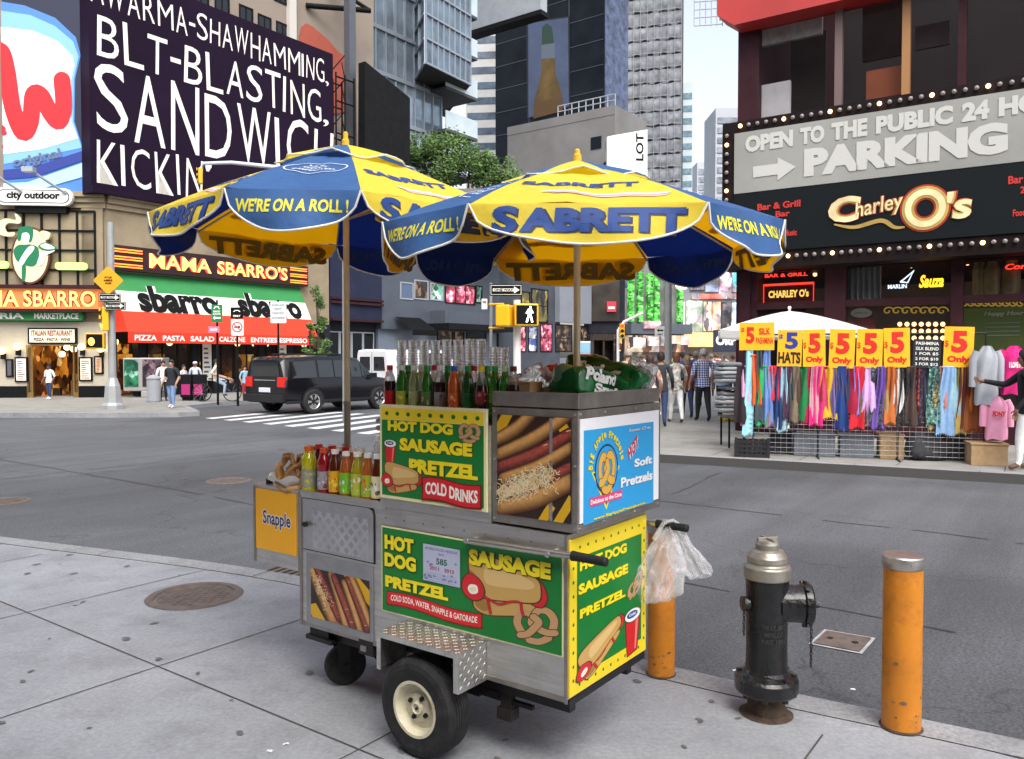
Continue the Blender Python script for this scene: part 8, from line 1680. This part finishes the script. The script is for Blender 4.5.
suv = vehicle('black_car', 'black sport utility car with a red tail lamp turning past the zebra crossing', 'car', (-7.39, 24.06, ROADZ), atan2(W.y, W.x), sv, carB, ((1, (.12, .96)), (2, (.03, .48)), (2, (.52, .99)), (3, (.08, .98)), (4, (.05, .7))), ((.98, .99), (3.75, .97)),
    [(-.03, .60, .82, .12, .93, 1.12, 'tail_lamp', tailR), (-.03, -.93, .82, .12, -.60, 1.12, 'tail_lamp', tailR), (-.035, -.26, .66, -.002, .26, .80, 'number_plate', plate), (-.12, -.92, .38, .06, .92, .60, 'bumper', black), (-.02, -.5, 1.0, .0, .5, 1.04, 'trim', chromeM), (3.35, -1.16, 1.05, 3.5, -.98, 1.2, 'mirror', carB), (.8, -.72, 1.77, 2.6, -.68, 1.82, 'roof_rail', black), (.8, .68, 1.77, 2.6, .72, 1.82, 'roof_rail', black), (.0, -1.005, .33, 4.0, -.985, .42, 'sill', black)])
m = MB(); m.add([V((-.012, y, z)) for y, z in ((-.70, 1.14), (.70, 1.14), (.62, 1.55), (-.62, 1.55))], [(3, 2, 1, 0)]); m.build('rear_window', [mat('car_glass', (.012, .014, .016), .05)], suv)
vv = [(0, .90, .45, .92, 1.05, .80, 1.93), (.06, .95, .40, .96, 1.06, .86, 2.0), (3.2, .96, .40, .96, 1.06, .86, 2.02), (3.7, .95, .40, .95, 1.05, .82, 1.9), (4.3, .93, .42, .92, 1.02, .78, 1.12), (5.0, .85, .45, .84, .9, .66, .95)]
vo = at(372, 356, 31.5); van = vehicle('white_van', 'white van parked beyond the black car, its rear doors with two dark windows', 'van', (vo.x, vo.y, ROADZ), atan2(W.y, W.x), vv, carW, ((1, (.62, .98)), (2, (.1, .9))), ((.9, .95), (3.9, .94)),
    [(-.03, -.90, .80, .04, -.76, 1.15, 'tail_lamp', tailR), (-.03, .76, .80, .04, .90, 1.15, 'tail_lamp', tailR), (-.10, -.92, .38, .05, .92, .55, 'bumper', black), (-.018, -.006, .6, -.002, .006, 1.9, 'door_gap', black), (-.03, -.25, .62, -.004, .25, .75, 'number_plate', plate)])
for s_ in (-1, 1): m = MB(); m.add([V((-.014, s_*y, z)) for y, z in ((.10, 1.18), (.72, 1.18), (.66, 1.72), (.10, 1.72))], [(3, 2, 1, 0) if s_ > 0 else (0, 1, 2, 3)]); m.build('rear_window', [mat('car_glass', (.012, .014, .016), .05)], van)

# ================================================================== street furniture
galv = mat('galvanised_grey', (.36, .37, .37), .5, .3, var=.12, vs=4); tsY = pc('signal_yellow', 'E8B41E', rough=.4); sGrey = mat('sign_back', (.3, .31, .32), .5, .5)
def post(name, lab, p, H_, r=.04, m_=galv, base=False, cat='post'):
    t = thing(name, lab, cat, (p[0], p[1], p[2] if len(p) > 2 else 0)); m = MB(); m.lathe([(r*1.15, 0), (r, H_*.3), (r*.9, H_)], 14); m.build('shaft', [m_], t)
    if base: m = MB(); m.lathe([(r*3.2, 0), (r*3.2, .12), (r*2.5, .2), (r*2.1, .7), (r*1.3, .95)], 8, smooth=False); m.build('base', [m_], t)
    return t
def board(name, lab, px, py, w, h, d, face, yaw=0., draw=None, rot=0., thick=.02, cat='sign', group=None):
    c = at(px, py, d); t = thing(name, lab, cat, tuple(c), yaw, group); f = FR((0, -thick, 0), (1, 0, 0)); m = MB(); pts = [(x*cos(rot)-y*sin(rot), x*sin(rot)+y*cos(rot)) for x, y in rrect(-w/2, -h/2, w/2, h/2, min(w, h)*.08)]; m.prism(pts, 0, thick, FR((0, 0, 0), (1, 0, 0))); m.build('plate', [face], t)
    if draw: draw(t, FR((0, -thick, 0), (1, 0, 0)), w, h)
    return t
def lay(*items):
    """drawing for a board: ('t', text, x, y, w, h, mat) or ('p', points, mat) in units of the board's half size"""
    def g(t, f, w, h):
        for k, it in enumerate(items):
            m = MB(); o = .004+.003*k
            if it[0] == 't': m.text(f, it[1], it[2]*w/2, it[3]*h/2, it[4]*w/2, it[5]*h/2, o, 0, .03)
            else: m.poly(f, [(x*w/2, y*h/2) for x, y in it[1]], o)
            m.build('lettering' if it[0] == 't' else 'symbol', [it[-1]], t)
    return g
arrow = lambda x0, x1, y, hh: [(x0, y-hh*.4), (x1-.35, y-hh*.4), (x1-.35, y-hh), (x1, y), (x1-.35, y+hh), (x1-.35, y+hh*.4), (x0, y+hh*.4)]
ow = lay(('p', [(-.95, -.8), (.95, -.8), (.95, .8), (-.95, .8)], S_WHITE), ('p', [(-.92, -.72), (.92, -.72), (.92, .72), (-.92, .72)], blackS), ('p', arrow(-.82, .85, 0, .6), S_WHITE), ('t', 'ONE WAY', -.74, -.2, 1.2, .4, blackS))
lp = gnd(113, 409); LD = lp.y-.05; post('traffic_pole', 'tall grey traffic pole with a flared base on the far left corner', (lp.x, lp.y, 0), at(113, 222, LD).z, .105, base=True, cat='pole')
board('warning_sign', 'orange diamond warning sign high on the left traffic pole', 108.5, 280.5, .62, .62, LD-.25, pc('diamond_orange', 'E8A01E'), .1, lay(('t', 'STOP', -.35, .18, .7, .2, blackS), ('t', 'HERE', -.4, -.1, .8, .2, blackS), ('t', 'ON RED', -.3, -.36, .6, .18, blackS)), pi/4)
board('one_way_sign', 'upper black and white one way arrow on the left traffic pole', 110, 297.5, .62, .24, LD-.25, blackS, .15, ow, group='one way arrows on the left pole'); board('one_way_sign', 'lower black and white one way arrow on the left traffic pole', 115.5, 306, .66, .25, LD-.25, blackS, -.1, ow, group='one way arrows on the left pole')
def signal(lab, px, py, d, yaw, lit, s=1.):
    c = at(px, py, d); t = thing('traffic_light', lab, 'traffic light', tuple(c), yaw); m = MB(); m.box(-.17*s, -.13*s, -.5*s, .17*s, .13*s, .5*s); m.build('housing', [tsY], t, bevel=.03)
    for k in range(3):
        z = (.33-.33*k)*s; m = MB(); m.cyl((0, -.131*s, z), (0, -.14*s, z), .12*s, n=18); m.build('lens', [glow(('sig_red', 'sig_amber', 'sig_green')[k], ('FF3020', 'FFB020', '40E090')[k], 3.) if lit == k else pc(('sig_red_off', 'sig_amber_off', 'sig_green_off')[k], ('4A1210', '4A3408', '0E3A2A')[k])], t)
        m = MB(); m.tube([(.135*s*cos(a), -.2*s, z+.135*s*sin(a)) for a in [pi*i/10 for i in range(11)]], .03*s, 6); m.build('visor', [tsY], t)
signal('yellow traffic light with a green lamp on the left pole', 105, 319, LD-.1, -1.0, 2, .72)
def pedsig(lab, px, py, d, yaw, walk, s=1.):
    c = at(px, py, d); t = thing('walk_signal', lab, 'pedestrian signal', tuple(c), yaw); m = MB(); m.box(-.26*s, -.14*s, -.24*s, .26*s, .14*s, .24*s); m.build('housing', [tsY], t, bevel=.025); m = MB(); m.box(-.22*s, -.147*s, -.20*s, .22*s, -.139*s, .20*s); m.build('screen', [blackS], t); f = FR((0, -.15*s, 0), (1, 0, 0)); m = MB()
    if walk:
        for P in ([(.06, .14), (.10, .14), (.10, .18), (.06, .18)], [(.03, .12), (.11, .13), (.10, .0), (.03, .0)], [(.03, .0), (.07, .0), (.02, -.16), (-.02, -.16)], [(.07, .0), (.10, .0), (.14, -.16), (.10, -.16)], [(.03, .12), (-.02, .03), (.0, .02), (.05, .08)], [(.10, .12), (.15, .04), (.13, .03), (.08, .08)]): m.poly(f, [(x*s, y*s) for x, y in P], .002)
        m.build('walking_figure', [glow('walk_white', 'FFFFFF', 2.5)], t)
    else: m.poly(f, [(x*s, y*s) for x, y in ell(-.08, -.02, .09, .12, 14)], .002); m.build('hand', [glow('hand_orange', 'FFA040', 3.)], t)
pedsig('yellow walk signal with an orange hand on the left pole', 95.5, 341, LD-.2, .25, False, 1.)
for k, (px, y0, d) in enumerate(((217.5, 300, 26.5), (237.5, 308, 26.), (278.5, 300, 27.5))):
    p = at(px, 356, d); post('sign_post', ['thin post carrying the green bicycle sign', 'thin post carrying the no turn sign', 'thin post carrying the white notice'][k], (p.x, p.y, 0), at(px, y0, d).z, .035, blackM)
bike = lambda y: ('p', [(-.6, y-.1), (-.3, y+.22), (.3, y+.22), (.6, y-.1), (.4, y-.1), (.2, y+.1), (-.2, y+.1), (-.4, y-.1)], S_WHITE)
board('bicycle_sign', 'green bicycle route sign with a white arrow in front of the awning', 217, 313.5, .36, .58, 26.45, pc('sign_green_bike', '1E7A4A'), 0, lay(bike(.6), ('t', 'BIKE', -.6, .12, 1.2, .2, S_WHITE), ('t', 'ROUTE', -.7, -.18, 1.4, .2, S_WHITE), ('p', [(.7, -.4), (-.3, -.4), (-.3, -.25), (-.7, -.5), (-.3, -.75), (-.3, -.6), (.7, -.6)], S_WHITE)))
board('small_sign', 'small pinkish plate under the green bicycle sign', 214, 329.5, .36, .2, 26.4, pc('pink_plate', 'C87AA0'), 0, lay(('t', 'NO', -.6, -.4, 1.2, .8, S_WHITE)))
board('bicycle_sign', 'black bicycle sign above the no turn sign', 237, 313, .40, .36, 25.9, blackS, 0, lay(bike(.3), ('t', 'ONLY', -.6, -.7, 1.2, .35, S_WHITE)))
board('no_turn_sign', 'white no right turn sign with a red ring in front of the awning', 237.5, 327.5, .40, .52, 25.85, whiteS, 0, lay(('p', ell(0, .05, .85, .65), redS), ('p', ell(0, .05, .66, .5), S_WHITE), ('p', arrow(-.5, .55, .05, .22), blackS), ('p', [(-.6, .42), (-.5, .5), (.6, -.32), (.5, -.4)], redS)))
board('notice_sign', 'white parking notice on a post in front of the awning', 278.5, 312.5, .54, .72, 27.4, pc('notice_white', 'DADDDC'), 0, lay(('t', 'BUSES AND', -.8, .6, 1.6, .2, greyL), ('t', 'RIGHT', -.5, .25, 1., .2, greyL), ('t', 'TURNS ONLY', -.8, -.15, 1.6, .2, greyL), ('t', 'NO STOPPING', -.8, -.6, 1.6, .2, greyL)))
# mast arm with a hanging signal in front of the purple billboard
ma = at(346, 356, 21.); hz = at(206, 163, 21.).z; t = thing('mast_arm', 'grey signal mast arm reaching left in front of the purple billboard', 'pole', (ma.x, 21., ROADZ)); m = MB(); m.lathe([(.1, 0), (.09, 3), (.075, hz+.3)], 14); m.build('shaft', [galv], t); ax_ = at(203, 163, 21.).x-ma.x; m = MB(); m.tube([(0, 0, hz-.2), (ax_*.3, 0, hz-.05), (ax_*.8, 0, hz+.14), (ax_, 0, hz+.12), (ax_-.08, 0, hz-.1)], [.07, .06, .05, .045, .04], 8); m.build('arm', [pc('pale_arm', 'C8CCD0')], t)
signal('yellow traffic light hanging from the mast arm before the purple billboard', 200.5, 176, 21., -1.2, 9, .42)
# phone kiosk, bins, planters on the left pavement
kp_ = gnd(147, 397); t = thing('phone_kiosk', 'grey advertising phone kiosk with a green poster left of the bins', 'kiosk', (kp_.x, kp_.y, 0), .1); m = MB(); m.box(-.75, -.4, .25, .75, .4, 1.55); m.box(-.1, -.38, 0, .6, .38, .25); m.build('cabinet', [mat('kiosk_silver', (.42, .42, .40), .4, .5)], t, bevel=.03)
for x0, x1, mm, nm in ((-.70, -.18, busy('kiosk_green', ['1E6A4A', '2A8A5E', '14503A', '8AB8A0'], 5, .1), 'green_poster'), (-.02, .68, busy('kiosk_dark_poster', ['3A2A34', '5A4450', '2A2028', '8A7078'], 5, .1), 'dark_poster')): m = MB(); m.box(x0, -.42, .42, x1, -.402, 1.48); m.build(nm, [mm], t)
bnp = gnd(194, 400.5); t = thing('newspaper_boxes', 'pair of dark newspaper boxes with magenta fronts on the far pavement', 'newspaper box', (bnp.x, bnp.y, 0), .05)
for k, x in enumerate((-.42, .02)): m = MB(); m.box(x, -.2, .12, x+.4, .2, .95); m.box(x+.05, -.15, 0, x+.35, .15, .12); o = m.build('box', [blackM], t, bevel=.02); m = MB(); m.box(x+.05, -.215, .22, x+.35, -.202, .60); m.build('front_panel', [pc('magenta_front', 'A82A6A')], o)
wht = gnd(154, 402); t = thing('litter_bin', 'small pale grey bin in front of the phone kiosk', 'bin', (wht.x, wht.y, 0)); m = MB(); m.lathe([(.2, 0), (.22, .05), (.24, .75), (.2, .8)], 16); m.build('drum', [greyL], t); m = MB(); m.lathe([(.25, .8), (.25, .86), (.1, .95), (0, .96)], 16); m.build('lid', [greyL], t)
# middle of the picture: signal pole at the corner behind the cart
cp = at(517, 356, 15.2); post('signal_pole', 'pale pole carrying the yellow walk signal behind the cart', (cp.x, cp.y, 0), at(517, 300, 15.2).z, .075, whiteS, True, 'pole'); pedsig('yellow walk signal showing the white walking figure', 526, 315, 14.95, .08, True, .86)
c = at(504.5, 316, 15.0); t = thing('walk_signal', 'yellow walk signal seen from its side on the pale pole', 'pedestrian signal', tuple(c), 1.3); m = MB(); m.box(-.2, -.15, -.2, .2, .12, .2); m.build('housing', [tsY], t, bevel=.03); m = MB(); m.tube([(-.05, 0, .22), (.0, .3, .22)], .02); m.tube([(-.05, 0, -.22), (.0, .3, -.22)], .02); m.build('bracket', [tsY], t)
op = at(491, 356, 15.5); post('sign_post', 'thin grey post carrying the one way arrow behind the cart', (op.x, op.y, 0), at(491, 283, 15.5).z, .03); board('one_way_sign', 'one way arrow behind the cart beside the walk signal', 506, 290, .60, .22, 15.1, blackS, 0, ow)
board('notice_sign', 'small white notice beneath the dark canopy left of the arrow sign', 484.5, 304, .11, .20, 15.4, whiteS, 0, lay(('t', 'NO', -.6, .1, 1.2, .5, blackS)))
gp = at(668, 356, 23.); post('lamp_pole', 'tall grey lamp pole rising from the crowd', (gp.x, gp.y, 0), at(668, 262, 23.).z, .11, galv, True, 'pole')
fp = at(618, 356, 34); t = thing('mast_arm', 'distant white signal arm curving right below the green columns', 'pole', (fp.x, fp.y, 0)); m = MB(); z_ = at(622, 330, 34).z; m.tube([(0, 0, 0), (0, 0, z_), (.25, 0, z_+.35), (1.05, 0, z_+.72)], .06, 8); m.build('arm', [whiteS], t); signal('small distant red traffic light left of the grey lamp pole', 622, 331, 33.7, 0, 0, .62)
wp = at(660, 356, 26); post('sign_post', 'thin post of the white arrow sign left of the grey lamp pole', (wp.x, wp.y, 0), at(660, 325, 26).z, .03, galv); board('arrow_sign', 'white arrow sign left of the grey lamp pole', 660, 331.5, .34, .34, 25.9, whiteS, 0, lay(('p', [(-x, y) for x, y in arrow(-.6, .6, .2, .35)], blackS), ('t', 'ONLY', -.5, -.7, 1., .3, blackS)))
for k, (px, d) in enumerate(((597, 17.5), (607.5, 17.7))):
    p = at(px, 356, d); t = thing('phone_booth', ['dark brown phone booth behind the water packs, left of the pair', 'dark brown phone booth behind the water packs, right of the pair'][k], 'phone booth', (p.x, p.y, 0), .05, 'phone booths on the corner'); m = MB(); bb_ = mat('booth_bronze', (.045, .032, .026), .4, .4)
    m.box(-.11, .2, .1, .11, .24, 1.95); m.box(-.115, -.2, .1, -.095, .2, 1.95); m.box(.095, -.2, .1, .115, .2, 1.95); m.box(-.12, -.22, 1.95, .12, .25, 2.08); m.build('cabin', [bb_], t); m = MB(); m.box(-.06, .05, 1.0, .06, .19, 1.5); m.build('telephone', [blackM], t)
p = at(586, 356, 18.5); t = thing('advert_panel', 'pale blue and red advert panel beside the phone booths', 'sign', (p.x, p.y, 0)); m = MB(); m.box(-.16, 0, .2, .16, .06, 1.95); m.build('panel', [whiteS], t); m = MB(); m.box(-.15, -.01, 1.68, .15, -.002, 1.92); m.build('blue_field', [pc('advert_blue', '8AB8D0')], t); m = MB(); m.box(-.15, -.01, 1.3, .15, -.002, 1.66); m.build('red_field', [pc('advert_red', 'A83A3A')], t)
# taxis far down the avenue
taxiM = mat('taxi_yellow', (.62, .36, .03), .3, coat=.6)
for k, (px, d, lab) in enumerate(((612, 42, 'dark car far down the avenue behind the yellow green shirt'), (700, 62, 'yellow taxi far down the avenue behind the plaid shirt'), (727, 58, 'yellow taxi far down the avenue left of the scarf rack'))):
    p = at(px, 356, d); s7 = [(0, .8, .4, .85, .88, .6, .95), (.7, .9, .34, .9, .9, .66, 1.0), (1.2, .9, .34, .9, .9, .66, 1.42), (2.6, .9, .34, .9, .9, .66, 1.45), (3.3, .9, .34, .9, .88, .66, .98), (4.4, .84, .4, .82, .78, .6, .82)]; vehicle('taxi' if k else 'parked_car', lab, 'taxi' if k else 'car', (p.x, p.y, ROADZ), pi/2+.1, s7, taxiM if k else carB, ((2, (.05, .95)),), ((.9, .88), (3.5, .88)), [(-.03, -.8, .6, .02, -.6, .8, 'tail_lamp', tailR), (-.03, .6, .6, .02, .8, .8, 'tail_lamp', tailR)], R=.33)

# ================================================================== planting
LEAFS = [mat('leaf_%d' % k, c, .6, spec=.3) for k, c in enumerate(((.075, .14, .04), (.11, .19, .05), (.15, .24, .07), (.05, .095, .03)))]; barkM = mat('bark', (.07, .05, .035), .9, var=.3, vs=9)
def tree(lab, p, H_, rx, rz, n, seed, name='roof_tree', trunk=.05, ls=.28):
    t = thing(name, lab, 'tree' if 'tree' in name else 'shrub', tuple(p)); r = random.Random(seed); m = MB(); m.tube([(0, 0, 0), (.05*rx, 0, H_*.4), (-.04*rx, 0, H_*.75)], [trunk, trunk*.8, trunk*.4], 7)
    cl = []
    for k in range(14): a = r.uniform(0, 2*pi); q = r.random()**.5; c = V((rx*q*cos(a)*.75, rx*q*sin(a)*.75, H_-rz+rz*r.uniform(-.8, .75)*(1-.35*q))); cl.append((c, r.uniform(.28, .5)*min(rx, rz))); m.tube([(0, 0, H_*.45), tuple(c*.6+V((0, 0, H_*.2))), tuple(c)], [trunk*.5, trunk*.35, trunk*.12], 5)
    m.build('trunk', [barkM], t); m = MB()
    for i in range(n):
        c, R_ = r.choice(cl); d = V((r.gauss(0, 1), r.gauss(0, 1), r.gauss(0, .8))).normalized()*R_*(r.random()**.4)*1.25; q = c+d; a = V((r.gauss(0, 1), r.gauss(0, 1), r.gauss(0, .6))).normalized(); b = a.orthogonal().normalized(); s_ = ls*r.uniform(.5, 1.1)
        m.add([q-a*s_*.5, q+b*s_*.22, q+a*s_*.5, q-b*s_*.22], [(0, 1, 2, 3)], r.choice((0, 0, 1, 1, 2, 3)))
    m.build('crown', LEAFS, t)
RT = 49.; zr_ = 0
for k, (px, ytop, rx, n) in enumerate(((404, 131, 1.4, 1500), (424, 126, 1.5, 1800), (447, 125, 1.7, 2000), (468, 137, 1.5, 1500), (488, 150, 1.3, 1100), (503, 154, 1.1, 900))):
    b = at(px, 192, RT); Hh = at(px, ytop, RT).z-b.z; tree(['leafy roof terrace tree against the black hoarding', 'leafy roof terrace tree, second from the hoarding', 'tallest leafy roof terrace tree, below the glazed bay', 'leafy roof terrace tree below the balconies', 'low leafy roof terrace tree left of the concrete block', 'lowest roof terrace bush beside the near umbrella'][k], b, Hh, rx, Hh*.5, int(n*1.5), k+3, 'roof_tree', .08, .27)
b = at(455, 194, 49.6); tr = worldroot('roof_terrace', 'grey roof terrace wall under the trees', 'terrace', b); m = MB(); x0 = at(392, 170, 50).x; x1 = at(515, 170, 50).x; m.box(x0, 48.2, 8.0, x1, 52, b.z+.05); m.build('parapet', [concB], tr, True)
for k, (px, yt, yb, d, rx) in enumerate(((318, 270, 352, 34.5, .42), (327, 318, 352, 34., .35), (310, 300, 352, 34.8, .3))):
    b = at(px, 356, d); b.z = 0; Hh = at(px, yt, d).z; tree(['tall dark columnar shrub at the right end of the awning', 'low shrub beside the tall columnar shrub', 'thin shrub against the awning end'][k], b, Hh, rx, Hh*.46, 1900 if k == 0 else 700, 40+k, 'column_shrub', .04, .16)
# ================================================================== camera, sky, sun
cam = bpy.data.cameras.new('camera'); co = bpy.data.objects.new('camera', cam); COL.objects.link(co); SC.camera = co
cam.sensor_width = 36; cam.lens = F/1024*36; cam.clip_start = .05; cam.clip_end = 3000
co.location = (0, 0, HC); co.rotation_euler = (pi/2-PITCH, 0, 0)
w = bpy.data.worlds.new('World'); SC.world = w; w.use_nodes = True
nt = w.node_tree; sky = nt.nodes.new('ShaderNodeTexSky'); sky.sky_type = 'NISHITA'; sky.sun_disc = False
SUN_EL, SUN_AZ = radians(52), radians(168)          # azimuth clockwise from +Y
sky.sun_elevation = SUN_EL; sky.sun_rotation = SUN_AZ; sky.air_density = 1.0; sky.dust_density = 4.0; sky.ozone_density = 1.5
hs_ = nt.nodes.new('ShaderNodeHueSaturation'); hs_.inputs['Saturation'].default_value = .45; hs_.inputs['Value'].default_value = 1.7
nt.links.new(sky.outputs['Color'], hs_.inputs['Color']); nt.links.new(hs_.outputs['Color'], nt.nodes['Background'].inputs['Color']); nt.nodes['Background'].inputs['Strength'].default_value = .14
sl = bpy.data.lights.new('sun', 'SUN'); sl.energy = 1.2; sl.angle = radians(40); sl.color = (1, .95, .88)
so = bpy.data.objects.new('sun', sl); COL.objects.link(so)
so.rotation_euler = (V((sin(SUN_AZ)*cos(SUN_EL), cos(SUN_AZ)*cos(SUN_EL), sin(SUN_EL)))).to_track_quat('Z', 'Y').to_euler()
vs = SC.view_settings; vs.view_transform = 'Standard'; vs.look = 'None'; vs.gamma = 1; vs.exposure = .57; vs.use_curve_mapping = False
SC.cycles.max_bounces = 8; SC.cycles.transparent_max_bounces = 12; SC.cycles.use_denoising = True
